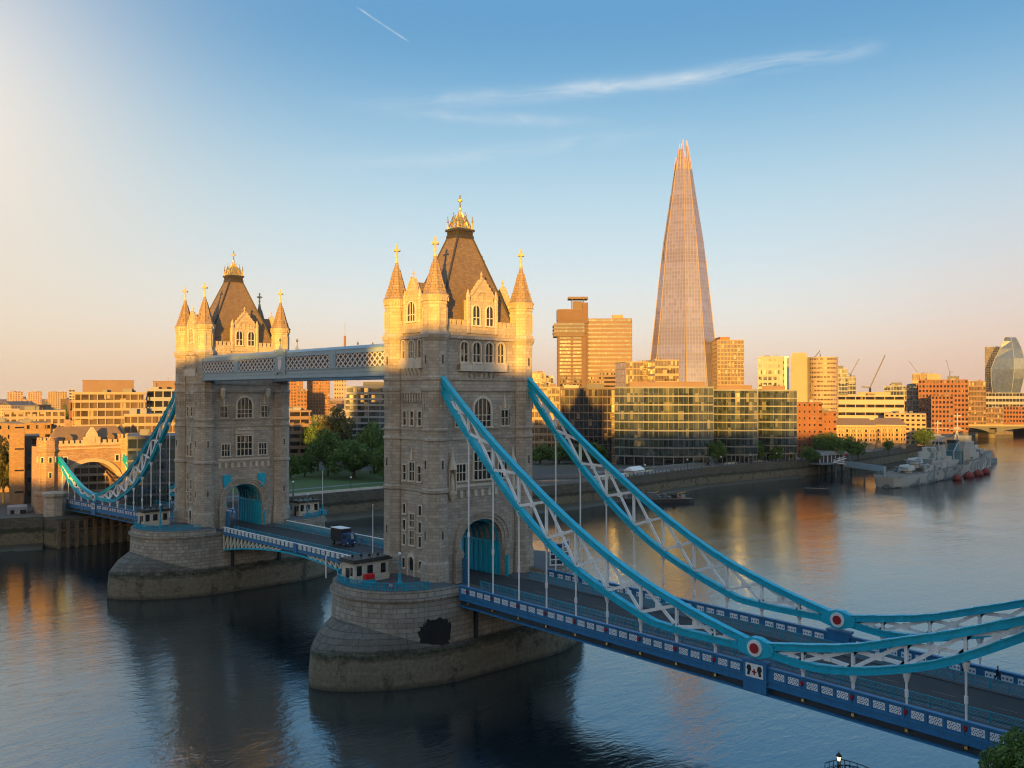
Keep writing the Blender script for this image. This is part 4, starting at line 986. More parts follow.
m = MB(); m.add(V, [tuple(range(len(V)-1, -1, -1))]); structure(m, 'south_bank_ground', MT['ground'])
MT['wall_stone'] = masonry('embankment_stone', (0.085, 0.075, 0.056), (0.125, 0.11, 0.085), 1.8, 0.7, 0.55, 0.05, stain=0.5, weed=weed)
def strip_wall(name, label, pts, thick, z0, z1, mat, cap=True, group=None):
    m = MB()
    for a, b in zip(pts, pts[1:]):
        dx, dy = b[0]-a[0], b[1]-a[1]; L = hypot(dx, dy); nx, ny = dy/L*thick, -dx/L*thick
        m.add([(a[0]-nx, a[1]-ny, z0), (b[0]-nx, b[1]-ny, z0), (b[0]+nx*0.25, b[1]+ny*0.25, z0), (a[0]+nx*0.25, a[1]+ny*0.25, z0), (a[0]-nx, a[1]-ny, z1), (b[0]-nx, b[1]-ny, z1), (b[0], b[1], z1), (a[0], a[1], z1)],
              [(0,3,2,1),(4,5,6,7),(0,1,5,4),(1,2,6,5),(2,3,7,6),(3,0,4,7)])
    o = m.build(name, mat); o['label'] = label; o['category'] = 'river wall'
    if group: o['group'] = group
    return o
strip_wall('embankment_wall', 'stone river wall below the lawn between the two towers', BANK[6:12], 1.2, -3, GZ+1.0, MT['wall_stone'])
strip_wall('embankment_wall', 'long weedy river wall below the riverside walk right of the nearer tower', BANK[11:18], 1.2, -3, GZ+1.0, MT['wall_stone'])
strip_wall('embankment_wall', 'river wall in front of the warehouse behind the warship', BANK[17:25], 1.2, -3, GZ+1.0, MT['wall_stone'])
strip_wall('embankment_wall', 'dark river wall left of the gatehouse base', BANK[1:5], 1.2, -3, GZ+0.6, MT['wall_stone'])
MT['timber'] = plain('weathered_timber', (0.16, 0.115, 0.07), 0.85, 0, 0.4, 1.2)
W = empty('piled_wharf', 'timber piled wharf under the gatehouse at the left bank', 'wharf', (-159, 0, 0))
m = MB(); m.prism([(-163.5, -17.5), (-157.6, -15.5), (-156.6, 24), (-163.5, 24)], -3, 8.3); m.build('wharf_wall', MT['wall_stone'], W)
for k in range(17):
    y = -15+k*2.4; x = lerp(-157.5, -156.5, (y+15.5)/39.5)
    m = MB(); m.box(x-0.1, x+0.65, y-0.45, y+0.45, -2, 7.4); m.build('pile', MT['timber'], W)
m = MB(); m.prism([(-158.4, -15.6), (-157.0, -15.4), (-156.0, 24), (-157.4, 24)], 4.6, 5.2); m.build('waling', MT['timber'], W)
# octagonal stone base standing on the wharf before the gatehouse turret
m = MB(); m.lathe(-167.0, -13.2, [(3.3, -2), (3.3, 5.5), (3.0, 6.0), (2.9, 13.2), (3.4, 13.9), (3.5, 14.6), (3.0, 14.9), (0.1, 15.2)], 8)
o = m.build('turret_base', MT['stone']); o['label'] = 'round grey stone base with a capital ring below the gatehouse turret'; o['category'] = 'stone base'
# muddy foreshore strips
MT['mud'] = plain('foreshore_mud', (0.075, 0.062, 0.042), 0.55, 0, 0.5, 0.3)
def foreshore(pts, width, z_in):
    m = MB(); V = []
    for i, (x, y) in enumerate(pts):
        a = pts[max(i-1, 0)]; b = pts[min(i+1, len(pts)-1)]; L = hypot(b[0]-a[0], b[1]-a[1]); nx, ny = (b[1]-a[1])/L, -(b[0]-a[0])/L
        w = width*(0.75+0.5*((i*37)%10)/10); V += [(x, y, z_in), (x+nx*w*0.6, y+ny*w*0.6, z_in*0.45), (x+nx*w, y+ny*w, -0.4)]
    n = len(pts); m.add(V, [f for i in range(n-1) for f in ((3*i, 3*i+1, 3*i+4, 3*i+3), (3*i+1, 3*i+2, 3*i+5, 3*i+4))]); structure(m, 'foreshore', MT['mud'])
def dens(P, k=4): return [(lerp(a[0], b[0], j/k), lerp(a[1], b[1], j/k)) for a, b in zip(P, P[1:]) for j in range(k)]+[P[-1]]
foreshore(dens(BANK[7:13]), 7, 1.6); foreshore(dens(BANK[0:5]), 6, 1.2); foreshore(dens(BANK[12:17], 3), 4.5, 1.2)
# promenade, lawn, paths
MT['prom'] = plain('promenade_paving', (0.19, 0.185, 0.185), 0.8, 0, 0.25, 0.2)
MT['grass'] = plain('lawn_grass', (0.055, 0.10, 0.02), 0.9, 0, 0.4, 0.15)
def offs(P, d): return [(x-d, y) for x, y in P]
prom = BANK[11:22]
V = prom + offs(prom, 26)[::-1]; m = MB(); m.sheet(V[::-1], GZ+0.012); structure(m, 'riverside_walk', MT['prom'])
l1 = BANK[7:11]; V = l1 + offs(l1, 9)[::-1]; m = MB(); m.sheet(V[::-1], GZ+0.016); structure(m, 'riverside_path', MT['prom'])
V = offs(l1, 9.5) + [(-225, 150), (-262, 130), (-250, 60), (-205, 50)]; m = MB(); m.sheet(V[::-1], GZ+0.03); structure(m, 'park_lawn', MT['grass'])
m = MB(); P = [(-176, 40), (-184, 80), (-186, 110), (-172, 150)]; V = P + [(x-3, y) for x, y in P][::-1]; m.sheet(V[::-1], GZ+0.05); structure(m, 'park_path', MT['prom'])
# pale bench wall along the path, beside the river between the towers
m = MB()
for a, b in zip(l1, l1[1:]):
    m.bar((a[0]-8.5, a[1], GZ+0.5), (b[0]-8.5, b[1], GZ+0.5), 0.7, 0.9)
o = m.build('park_wall', MT['trim']); o['label'] = 'low pale stone wall edging the lawn between the towers'; o['category'] = 'low wall'
# sunken oval amphitheatre and its ring wall
A = empty('sunken_arena', 'oval sunken arena with curved pale wall, on the riverside walk', 'amphitheatre', (-143, 172, GZ))
def oval(cx, cy_, a, b, n=40, rot=0.0): return [(cx+a*cos(t)*cos(rot)-b*sin(t)*sin(rot), cy_+a*cos(t)*sin(rot)+b*sin(t)*cos(rot)) for t in [2*pi*k/n for k in range(n)]]
o1, i1 = oval(-143, 170, 11, 17), oval(-143, 170, 10.4, 16.4)
n = 40; m = MB(); m.add([(x, y, z) for P in (o1, i1) for z in (GZ+0.02, GZ+1.3) for x, y in P], [f for k in range(n) for f in ((k, (k+1)%n, n+(k+1)%n, n+k), (n+k, n+(k+1)%n, 3*n+(k+1)%n, 3*n+k), (3*n+k, 3*n+(k+1)%n, 2*n+(k+1)%n, 2*n+k))]); m.build('ring_wall', MT['prom'], A)
m = MB(); m.sheet(i1, GZ+0.06); m.build('arena_floor', plain('dark_green_glass_floor', (0.02, 0.05, 0.045), 0.25), A)
m = MB(); m.prism([(-134, 182), (-130, 181), (-131, 203), (-136, 204)], GZ+0.02, GZ+1.8); o = m.build('stepped_terrace', MT['trim']); o['label'] = 'pale stepped terrace block beside the sunken arena'; o['category'] = 'terrace'
m = MB(); m.prism([(-150, 200), (-146, 198), (-150, 290), (-154, 291)], GZ+0.02, GZ+1.6); o = m.build('terrace_wall', MT['prom']); o['label'] = 'long straight grey terrace wall behind the riverside walk'; o['category'] = 'low wall'
# north bank under the viewer
NB = [(72, -14), (72, -60), (80, -400), (80, -900), (1500, -900), (1500, 400), (96, 400), (94, 16), (94, -14)]
m = MB(); m.prism(NB, -3, 5.0); structure(m, 'north_bank_ground', MT['prom'])

# ================================================================== buildings
MT['cream'] = plain('cream_render', (0.36, 0.275, 0.19), 0.8, 0, 0.2, 0.15)
MT['creamwhite'] = plain('off_white_cladding', (0.38, 0.335, 0.28), 0.7, 0, 0.15, 0.1)
MT['concrete'] = plain('brown_concrete', (0.22, 0.15, 0.115), 0.85, 0, 0.25, 0.1)
MT['darkconc'] = plain('dark_brown_cladding', (0.14, 0.10, 0.08), 0.7, 0, 0.25, 0.1)
MT['orange'] = plain('orange_brick_far', (0.28, 0.14, 0.07), 0.9, 0, 0.2, 0.1)
MT['pink'] = plain('pinkish_concrete', (0.42, 0.28, 0.22), 0.9, 0, 0.2, 0.05)
MT['tan'] = plain('tan_concrete', (0.36, 0.26, 0.165), 0.9, 0, 0.2, 0.05)
MT['grey'] = plain('grey_cladding', (0.26, 0.27, 0.29), 0.6, 0, 0.2, 0.1)
MT['greydark'] = plain('dark_grey_cladding', (0.10, 0.105, 0.115), 0.6, 0, 0.25, 0.1)
MT['metal'] = plain('pale_metal_cladding', (0.20, 0.20, 0.19), 0.6, 0.0, 0.15, 0.1)
MT['brick'] = masonry('red_brown_brick', (0.20, 0.088, 0.05), (0.26, 0.115, 0.066), 0.9, 0.4, 0.8, 0.03, stain=0.4)
MT['brickdark'] = masonry('dark_brick', (0.15, 0.10, 0.07), (0.20, 0.135, 0.095), 0.9, 0.4, 0.8, 0.03, stain=0.4)
MT['stockbrick'] = masonry('yellow_stock_brick', (0.27, 0.165, 0.09), (0.34, 0.215, 0.115), 0.9, 0.4, 0.8, 0.03, stain=0.4)
MT['flatroof'] = plain('flat_roof_felt', (0.12, 0.11, 0.105), 0.9, 0, 0.35, 0.15)
MT['g_green'] = glass('greenish_office_glass', (0.034, 0.046, 0.037), 0.85, 1.5, 4.4, 0.05, 0.05, (0.16, 0.16, 0.11), 0.6)
MT['g_gold'] = glass('gold_lit_glass', (0.13, 0.09, 0.05), 0.7, 1.8, 3.8, 0.07, 0.10, (0.40, 0.32, 0.20))  # warm sunlight on the panes put into the glass tint
MT['g_dark'] = glass('dark_office_glass', (0.022, 0.020, 0.020), 0.6, 1.6, 3.8, 0.05, 0.06, (0.20, 0.14, 0.08))
MT['g_grey'] = glass('grey_office_glass', (0.05, 0.06, 0.075), 0.75, 1.8, 3.6, 0.06, 0.12, (0.22, 0.22, 0.22))
STY = {  # wall, glass, roof, storey band share, pier spacing, pier width, recess
 'gold': ('cream', 'g_gold', 'flatroof', .32, 2.2, .3, .25), 'dark': ('darkconc', 'g_dark', 'flatroof', .16, 2.6, .28, .3), 'goldglass': ('tan', 'g_gold', 'flatroof', .12, 3.0, .22, .12),
 'goldglass2': ('cream', 'g_gold', 'flatroof', .3, 2.6, .3, .15), 'amber': ('tan', 'g_gold', 'flatroof', .2, 3.4, .4, .2), 'whitegrid': ('creamwhite', 'g_grey', 'flatroof', .42, 3.2, .9, .3), 'blankbrick': ('stockbrick', 'g_dark', 'flatroof', .93, 9, 3, .1), 'blankwhite': ('white', 'g_grey', 'flatroof', .9, 9, 3, .1),
 'grey': ('grey', 'g_grey', 'flatroof', .25, 3.0, .35, .2), 'brickplain': ('brick', 'g_dark', 'flatroof', .7, 2.6, 1.9, .12), 'creamlong': ('creamwhite', 'g_dark', 'flatroof', .62, 7.0, .4, .5), 'stone': ('cream', 'g_dark', 'flatroof', .55, 3.4, 1.4, .4),
 'redgrid': ('brick', 'g_dark', 'flatroof', .5, 3.2, 1.3, .35), 'brown': ('concrete', 'g_gold', 'flatroof', .3, 3.0, .5, .25), 'brownt': ('darkconc', 'g_grey', 'flatroof', .4, 4.0, .9, .3), 'greylong': ('grey', 'g_dark', 'flatroof', .5, 4.0, .6, .4),
 'creamband': ('cream', 'g_gold', 'flatroof', .30, 2.7, .30, .9), 'greyband': ('grey', 'g_dark', 'flatroof', .4, 3.4, .4, .6), 'darkgreen': ('greydark', 'g_green', 'flatroof', .2, 2.6, .25, .2), 'goldlow': ('cream', 'g_gold', 'flatroof', .4, 2.8, .9, .3),
 'orangeplain': ('stockbrick', 'g_dark', 'flatroof', .6, 3.0, 2.1, .3), 'brickdark': ('brickdark', 'g_dark', 'flatroof', .55, 3.0, 1.7, .3), 'greyhouse': ('grey', 'g_dark', 'slate', .5, 2.6, 1.5, .15), 'pinkslab': ('pink', 'g_grey', 'flatroof', .5, 3.6, 1.6, .3),
 'tanslab': ('tan', 'g_grey', 'flatroof', .5, 3.6, 1.6, .3), 'orangegrid': ('orange', 'g_gold', 'flatroof', .45, 3.0, 1.1, .35), 'greywhite': ('grey', 'g_grey', 'flatroof', .30, 6.0, .3, .6), 'brownterrace': ('concrete', 'g_dark', 'flatroof', .45, 4.4, .5, 1.2),
'goldband': ('concrete', 'g_dark', 'flatroof', .55, 20, .5, .5),  'glassround': ('metal', 'g_green', 'flatroof', .16, 3.0, .12, .14), 'cyl': ('cream', 'g_gold', 'flatroof', .62, 3.0, .5, .2)}
def office(name, label, cat, x, y, rz, z0, z1, floors, style, poly=None, w=None, d=None, group=None, tops=(), ground=0.0, roofname='roof'):
    wm, gm, rm, band, sp, pw, rec = STY[style]
    O = empty(name, label, cat, (x, y, z0), rz, group)
    poly = poly or [(-w/2, -d/2), (w/2, -d/2), (w/2, d/2), (-w/2, d/2)]
    H = z1-z0; h0 = ground; fh = (H-h0-0.5)/floors
    m = MB(); inn = inset(poly, rec)
    if ground: mg = MB(); mg.prism(inset(poly, 2.2), 0.0, h0+.02); mg.build('ground_glazing', MT['g_dark'], O, True)
    for k in range(floors): zb = h0+k*fh; m.prism(poly, zb, zb+fh*band)
    m.prism(poly, H-0.5-0.02, H+0.35)
    n = len(poly)
    for i in range(n):
        a, b = poly[i], poly[(i+1)%n]; L = hypot(b[0]-a[0], b[1]-a[1])
        if L < 0.4: continue
        tx, ty = (b[0]-a[0])/L, (b[1]-a[1])/L; F = lambda u, v, z, a=a, tx=tx, ty=ty: (a[0]+tx*u+ty*v, a[1]+ty*u-tx*v, z)
        q = max(1, round(L/sp)) if L > sp*0.7 else 1
        for j in range(q):
            c = L*j/q; 
            if n > 8 and L < sp*0.7 and i % max(1, round(sp/max(L, .1))) != 0: continue
            m.boxF(F, max(0, c-pw/2) if j else 0, c+pw/2, -rec-0.05, -0.02 if style not in ('creamband', 'greywhite', 'brownterrace', 'greyband') else -rec*0.55, h0+0.02, H-0.3)
    m.build('wall', MT[wm], O, True)
    if ground:
        m = MB()
        for k in range(n):
            px, py = inset(poly, 0.7)[k]; m = MB(); m.lathe(px, py, [(0.28, 0), (0.28, h0)], 6); m.build('column', MT['metal'], O, True)
    for k in range(floors):
        zb = h0+k*fh+fh*band; m = MB(); m.prism(inn, zb-0.01, h0+(k+1)*fh+0.01 if k < floors-1 else H-0.5); m.build('window_band', MT[gm], O, True)
    m = MB(); m.prism(inset(poly, 0.25), H+0.05, H+0.12); R = m.build(roofname, MT[rm], O, True)
    rnd = random.Random(int(abs(x)*7+abs(y)*3)); X0, X1 = min(q[0] for q in poly), max(q[0] for q in poly); Y0, Y1 = min(q[1] for q in poly), max(q[1] for q in poly)
    if roofname == 'roof' and w is not None and X1-X0 > 8:
        for k in range(rnd.randint(3, 7)):
            ux, uy = lerp(X0, X1, rnd.uniform(.15, .85)), lerp(Y0, Y1, rnd.uniform(.12, .8)); a_, b_ = rnd.uniform(.6, 2.2), rnd.uniform(.6, 2.2); hh = rnd.uniform(.7, 2.1)
            m = MB(); m.box(ux-a_, ux+a_, uy-b_, uy+b_, H+0.1, H+0.1+hh)
            if rnd.random() < .4: m.box(ux-.07, ux+.07, uy-.07, uy+.07, H+0.1+hh, H+hh+rnd.uniform(1.5, 4))
            m.build('roof_unit', MT[rnd.choice(('grey', 'greydark', 'metal', 'concrete'))], O, True)
    for (tx, ty, tw, td, th, tm) in tops:
        m = MB(); m.box(tx-tw/2, tx+tw/2, ty-td/2, ty+td/2, H+0.1, H+th); m.box(tx-tw/2-0.15, tx+tw/2+0.15, ty-td/2-0.15, ty+td/2+0.15, H+th, H+th+0.25); m.build('plant_room', MT[tm], O, True)
    return O
BUILDINGS = [
    ('office_block', 'low gold-lit office block left of the dark one, behind the round trees', 'office building', -248.1, 268.8, 44.9, 18.6, 30.0, 8.0, 47.3, 9, 'gold'),
    ('office_block', 'dark brown glazed office block between gilded block and rounded glass office', 'office building', -222.7, 276.8, 42.2, 27.5, 34.0, 8.0, 46.6, 9, 'dark'),
    ('news_building', 'squat golden glass block just left of the tall glass spire', 'office building', -403.3, 541.6, 53.2, 28.4, 40.0, 8.0, 71.9, 11, 'goldglass'),
    ('office_block', 'second golden glass block against the foot of the tall spire', 'office building', -372.0, 538.4, 53.6, 20.8, 30.0, 8.0, 72.8, 10, 'goldglass2'),
    ('residential_tower', 'slim golden apartment tower just right of the tall spire', 'tower block', -417.6, 705.9, 47.7, 27.3, 26.0, 8.0, 98.7, 22, 'amber'),
    ('office_tower', 'pale grey gridded office tower beside the golden cylinder building', 'office tower', -230.6, 481.1, 31.1, 19.4, 26.0, 8.0, 69.6, 14, 'whitegrid'),
    ('service_core', 'bright white lift core between gridded tower and golden cylinder', 'tower block', -214.9, 473.5, 30.2, 3.0, 8.0, 8.0, 69.2, 1, 'blankwhite'),
    ('office_tower', 'grey glass tower right of the golden cylinder, orange block at its foot', 'office tower', -323.2, 759.4, 27.2, 14.7, 22.0, 8.0, 68.6, 14, 'grey'),
    ('office_tower', 'shorter grey glass tower with crane, right of its taller twin', 'office tower', -317.7, 771.1, 26.6, 9.2, 20.0, 8.0, 60.9, 12, 'grey'),
    ('brick_block', 'plain orange brick block between glass offices and river warehouse', 'brick building', -151.6, 389.8, 28.9, 13.4, 26.0, 8.0, 38.6, 8, 'brickplain'),
    ('brick_block', 'lower orange brick wing with few windows beside the plain brick block', 'brick building', -146.1, 400.0, 28.0, 9.7, 24.0, 8.0, 33.2, 6, 'brickplain'),
    ('office_building', 'long cream office building with two dark window strips above the warehouse', 'office building', -199.0, 556.3, 25.9, 52.5, 34.0, 8.0, 42.5, 6, 'creamlong'),
    ('office_building', 'terraced pale stone office right of the river warehouse', 'office building', -167.0, 550.8, 23.7, 26.8, 30.0, 8.0, 30.0, 7, 'stone'),
    ('office_building', 'wide grey glass office on the skyline behind cream building', 'office building', -295.3, 837.9, 23.8, 35.3, 30.0, 8.0, 52.3, 9, 'grey'),
    ('office_building', 'large red brick office with tall window grid near the skyline', 'brick building', -249.5, 823.3, 21.8, 43.2, 45.0, 8.0, 57.6, 11, 'redgrid'),
    ('office_building', 'lower red brick block in front of the large red one', 'brick building', -228.7, 769.1, 21.8, 18.2, 18.0, 8.0, 42.3, 8, 'redgrid'),
    ('office_building', 'golden rooftop block peeping over the large red brick office', 'office building', -310.2, 924.2, 22.7, 23.8, 30.0, 8.0, 66.1, 6, 'gold'),
    ('office_building', 'brown curved office between red brick office and dark twin towers', 'office building', -276.9, 980.4, 20.1, 20.6, 40.0, 8.0, 58.1, 9, 'brown'),
    ('residential_tower', 'dark brown slab tower left of the bulging glass tower', 'tower block', -594.9, 1942.1, 19.3, 29.2, 40.0, 8.0, 142.5, 28, 'brownt'),
    ('office_building', 'long low grey concrete building in front of the bulging glass tower', 'office building', -340.9, 1275.5, 18.5, 74.0, 60.0, 8.0, 46.1, 5, 'greylong'),
    ('shed_building', 'low brown building with pale gable above the far river bridge', 'building', -296.4, 1091.8, 19.2, 19.1, 30.0, 8.0, 27.7, 3, 'brown'),
    ('shed_building', 'brown brick building at the left end of the far river bridge', 'building', -294.1, 1028.7, 20.1, 20.5, 30.0, 8.0, 26.1, 4, 'brickplain'),
    ('shed_building', 'dark red building at the right edge above the far bridge', 'building', -278.8, 1132.3, 17.9, 39.3, 30.0, 8.0, 28.7, 4, 'redgrid'),
    ('hotel_block', 'small golden block left of the slim brown hospital tower', 'building', -430.0, 444.8, 45.2, 14.0, 26.0, 8.0, 61.4, 8, 'gold'),
    ('office_block', 'narrow grey block beside the small golden block', 'building', -434.7, 464.5, 44.5, 6.8, 20.0, 8.0, 59.3, 7, 'grey'),
    ('office_building', 'five storey office with cream balconies glowing at far left', 'office building', -241.1, 28.6, 70.4, 24.6, 34.0, 8.0, 43.8, 12, 'creamband'),
    ('office_building', 'shaded grey office behind the farther tower, left side', 'office building', -235.7, 46.8, 67.6, 11.9, 30.0, 8.0, 45.0, 10, 'greyband'),
    ('office_building', 'low yellow lit office strip in front of the shaded grey office', 'office building', -192.2, 25.1, 68.2, 17.3, 16.0, 8.0, 36.5, 9, 'gold'),
    ('office_building', 'dark green glass office behind the far blue chain', 'office building', -151.2, 10.1, 67.9, 15.4, 22.0, 8.0, 31.1, 7, 'darkgreen'),
    ('terrace_block', 'long low golden terrace with window row at far left', 'building', -356.3, 34.9, 74.2, 25.7, 20.0, 8.0, 35.7, 8, 'goldlow'),
    ('warehouse', 'orange rendered warehouse wall below the golden terrace', 'warehouse', -258.4, 1.7, 75.0, 21.1, 22.0, 8.0, 32.6, 7, 'orangeplain'),
    ('chimney_tower', 'tall narrow brick tower left of the gatehouse', 'tower', -202.2, -13.9, 75.0, 4.2, 7.0, 6.0, 33.6, 4, 'blankbrick'),
    ('warehouse', 'dark brick warehouse between narrow tower and gatehouse', 'warehouse', -216.0, -5.6, 74.3, 4.3, 20.0, 8.0, 29.4, 5, 'brickdark'),
    ('warehouse', 'pale roofed low building behind the gatehouse turret', 'warehouse', -254.8, 10.3, 73.6, 9.9, 18.0, 8.0, 30.2, 4, 'stone'),
    ('bank_house', 'small low grey house with dark roof on the left bank', 'house', -182.4, -19.0, 75.0, 5.2, 7.0, 6.0, 9.7, 1, 'greyhouse'),
    ('slab_block', 'pinkish council slab block farthest left on the skyline', 'tower block', -1539.7, 339.9, 75.2, 22.9, 24.0, 8.0, 48.3, 12, 'pinkslab'),
    ('slab_block', 'pinkish slab block second from the left skyline edge', 'tower block', -1539.0, 370.0, 74.2, 20.5, 24.0, 8.0, 48.4, 12, 'pinkslab'),
    ('slab_block', 'tan slab block nearest the glowing cream office', 'tower block', -1471.0, 384.3, 73.1, 27.4, 24.0, 8.0, 48.2, 12, 'tanslab'),
    ('office_tower', 'thin white and grey tower left of the glowing cream office', 'tower block', -1262.1, 339.9, 72.3, 7.6, 18.0, 8.0, 51.1, 10, 'whitegrid'),
    ('brick_house', 'red roofed block at the left foot of the cream office', 'house', -522.1, 105.6, 72.2, 5.9, 18.0, 8.0, 38.6, 3, 'redgrid'),
    ('tower_block', 'tall orange apartment tower left of the gap between bridge towers', 'tower block', -693.6, 366.5, 60.2, 18.0, 24.0, 8.0, 60.8, 18, 'orangegrid'),
    ('tower_block', 'wide orange apartment tower right of its twin between bridge towers', 'tower block', -703.8, 401.0, 58.7, 22.7, 26.0, 8.0, 62.4, 18, 'orangegrid'),
    ('tower_block', 'low orange block between the two orange apartment towers', 'tower block', -668.4, 361.3, 59.7, 9.3, 20.0, 8.0, 47.1, 10, 'orangegrid'),
    ('tower_block', 'small pink block far beyond the bridge gap', 'tower block', -1178.9, 730.6, 57.4, 19.2, 30.0, 8.0, 67.8, 9, 'pinkslab'),
    ('office_building', 'grey glass office with white floor bands beyond the round trees', 'office building', -273.6, 171.3, 47.4, 22.7, 34.0, 8.0, 47.1, 13, 'greywhite'),
    ('apartment_block', 'brown terraced apartment block beside the farther tower', 'apartments', -269.6, 122.8, 66.2, 14.9, 22.0, 8.0, 35.7, 8, 'brownterrace'),

]
TOPS = {'five storey office with cream balconies glowing at far left': [(-0.5, 2, 17.5, 20, 4.6, 'concrete')], 'grey glass office with white floor bands beyond the round trees': [(1.5, 3, 11.5, 18, 2.4, 'greydark')],
        'large red brick office with tall window grid near the skyline': [(-8, -6, 12, 14, 5.5, 'cream'), (9, 0, 10, 12, 3.5, 'greydark')], 'shaded grey office behind the farther tower, left side': [(1, 0, 9, 18, 3.2, 'concrete')],
        'long cream office building with two dark window strips above the warehouse': [(6, 0, 22, 14, 2.6, 'cream'), (-16, 2, 8, 8, 2.0, 'greydark')], 'wide grey glass office on the skyline behind cream building': [(-6, 0, 10, 10, 3.4, 'greydark'), (9, 2, 6, 8, 2.2, 'metal')],
        'dark brown glazed office block between gilded block and rounded glass office': [(5, -4, 9, 12, 2.2, 'greydark'), (-8, -4, 8, 10, 1.6, 'creamwhite')], 'slim golden apartment tower just right of the tall spire': [(-5, 0, 10, 20, 3.0, 'orange')],
        'grey glass tower right of the golden cylinder, orange block at its foot': [(0, 0, 6, 8, 3, 'greydark')], 'tall orange apartment tower left of the gap between bridge towers': [(2, 0, 7, 9, 3.5, 'orange')], 'wide orange apartment tower right of its twin between bridge towers': [(-3, 0, 8, 9, 3.5, 'orange')]}
for (nm, lb, ct, x, y, r, w, d, z0, z1, fl, st) in BUILDINGS:
    office(nm, lb, ct, x, y, radians(r), z0, z1, fl, st, w=w, d=d, tops=TOPS.get(lb, ()))
# three curved glass offices on the riverside walk
def at(az, dist):   # a point seen from the bridge's nearer abutment, as azimuth and distance
    return (119.12+dist*cos(radians(az)), -99.73+dist*sin(radians(az)))
def bow(w, d, b, n=10):
    "plan with a bowed front (towards -y)"
    P = []
    for k in range(n+1):
        t = -1+2*k/n; P.append((t*w/2, -d/2-b*(1-t*t)))
    return P+[(w/2, d/2), (-w/2, d/2)]
def curved(label, x, y, r, w, d, b, z1, fl, tops):
    return office('glass_office', label, 'glass office', x, y, radians(r), 8.0, z1, fl, 'glassround', poly=bow(w, d, b), ground=4.2, tops=tops)
curved('widest curved glass office with open colonnade, on the riverside walk', -176.2, 285.2, 37.5, 49.0, 34.0, 4.5, 47.0, 8, [(2, 4, 38, 20, 2.6, 'concrete')])
curved('curved glass office catching a golden streak, right of the widest one', -156.2, 320.8, 33.2, 22.2, 30.0, 2.6, 45.8, 8, [(0, 4, 17, 18, 2.2, 'concrete')])
curved('narrow curved glass office with trees before it, beside the brick block', -146.2, 346.0, 30.8, 19.7, 30.0, 2.0, 45.6, 8, [(-2, 4, 12, 16, 2.2, 'concrete')])
m = MB()
S_ = empty('stair_tower', 'slim gold-lit stair tower between dark office and widest glass office', 'stair tower', (-189.1, 260.9, 8.0), radians(40))
m.box(-1.1, 1.1, -1.1, 1.1, 0, 37.5); m.build('wall', MT['g_gold'], S_, True)
m = MB()
for k in range(10): m.box(-1.25, 1.25, -1.25, 1.25, k*4.0, k*4.0+0.35)
m.build('landing', MT['tan'], S_, True)
# golden cylinder building with flat twin
O = office('round_tower', 'golden cylindrical building with fine horizontal bands, a flat slab joined at its left', 'office tower', -192.5, 472.0, radians(30.0), 8.0, 68.0, 20, 'cyl', poly=oval(4.5, 0, 9.8, 11, 28))
m = MB(); m.box(-16, -5, -9, 9, 0, 61.5); m.box(-15, -6, -6, 6, 61.5, 63.5); m.build('side_slab', MT['cream'], O, True)
m = MB(); m.box(-5.2, -4.6, -10.2, -9.0, 0, 60); m.build('shadow_joint', MT['greydark'], O, True)
m = MB(); m.bar((-1, 0, 60), (3, 1, 65), 0.5); m.tube((3, 1, 60), (3, 1, 63), 0.3); m.build('roof_crane', MT['greydark'], O, True)

MT['hospital'] = plain('chocolate_brown_concrete', (0.15, 0.095, 0.07), 0.85, 0, 0.25, 0.1)
# tall brown hospital tower with overhanging head
T = empty('hospital_tower', 'slim brown tower with an overhanging top box and roof frame, left of the tall spire', 'tower block', (-588.0, 655.0, 8.0), radians(45.5))
m = MB(); m.box(-16, 16, -12, 12, 0, 100); m.box(-16.5, 12, -12.5, 12, 118, 130); m.box(-14, 18, -12, 12, 112, 126) if False else None
m.box(-16, 18, -12, 12, 115, 124); m.box(12, 18, -9, 9, 0, 138); m.build('wall', MT['hospital'], T, True)
for k in range(3): m = MB(); m.box(-21, 15, -14, 14, 103.5+k*3.8, 105.2+k*3.8); m.box(-20.5, 14.5, -13.5, 13.5, 100+k*3.8, 103.5+k*3.8) if k == 0 else None; m.build('overhang', MT['darkconc'], T, True)
m = MB(); m.box(-20, 14, -13, 13, 105, 114.9); m.build('window_band', MT['g_dark'], T, True)
for k in range(24): 
    z = 4+k*4.0
    m = MB(); m.box(-13.5, -1.5, -12.25, -11.5, z+1.2, z+3.4); m.box(1.5, 10.5, -12.25, -11.5, z+1.2, z+3.4); m.box(-1.5, 1.5, -12.2, -11.6, z+1.8, z+2.2); m.build('window_band', MT['g_gold' if 12 < k < 23 else 'g_dark'], T, True)  # gold sunlight painted into the upper-storey panes
m = MB(); m.box(-2, 16, -8, 8, 124, 126); m.box(0, 1, -6, -5, 126, 145); m.box(13, 14, -6, -5, 126, 145); m.box(0, 1, 5, 6, 126, 145); m.box(13, 14, 5, 6, 126, 145); m.box(-4, 18, -9, 9, 142, 144.5); m.box(2, 12, -4, 4, 126, 140); m.build('roof_frame', MT['darkconc'], T, True)
m = MB(); m.box(-14, 12, -11.8, 12, 124, 130.5); m.build('plant_room', MT['concrete'], T, True)
# its broad lower wing
O = office('hospital_wing', 'broad golden banded slab joined to the slim brown tower', 'tower block', -566.0, 693.0, radians(43.0), 8.0, 128.5, 26, 'goldband', w=51.0, d=26.0, tops=[(10, 0, 12, 10, 4.5, 'tan')])
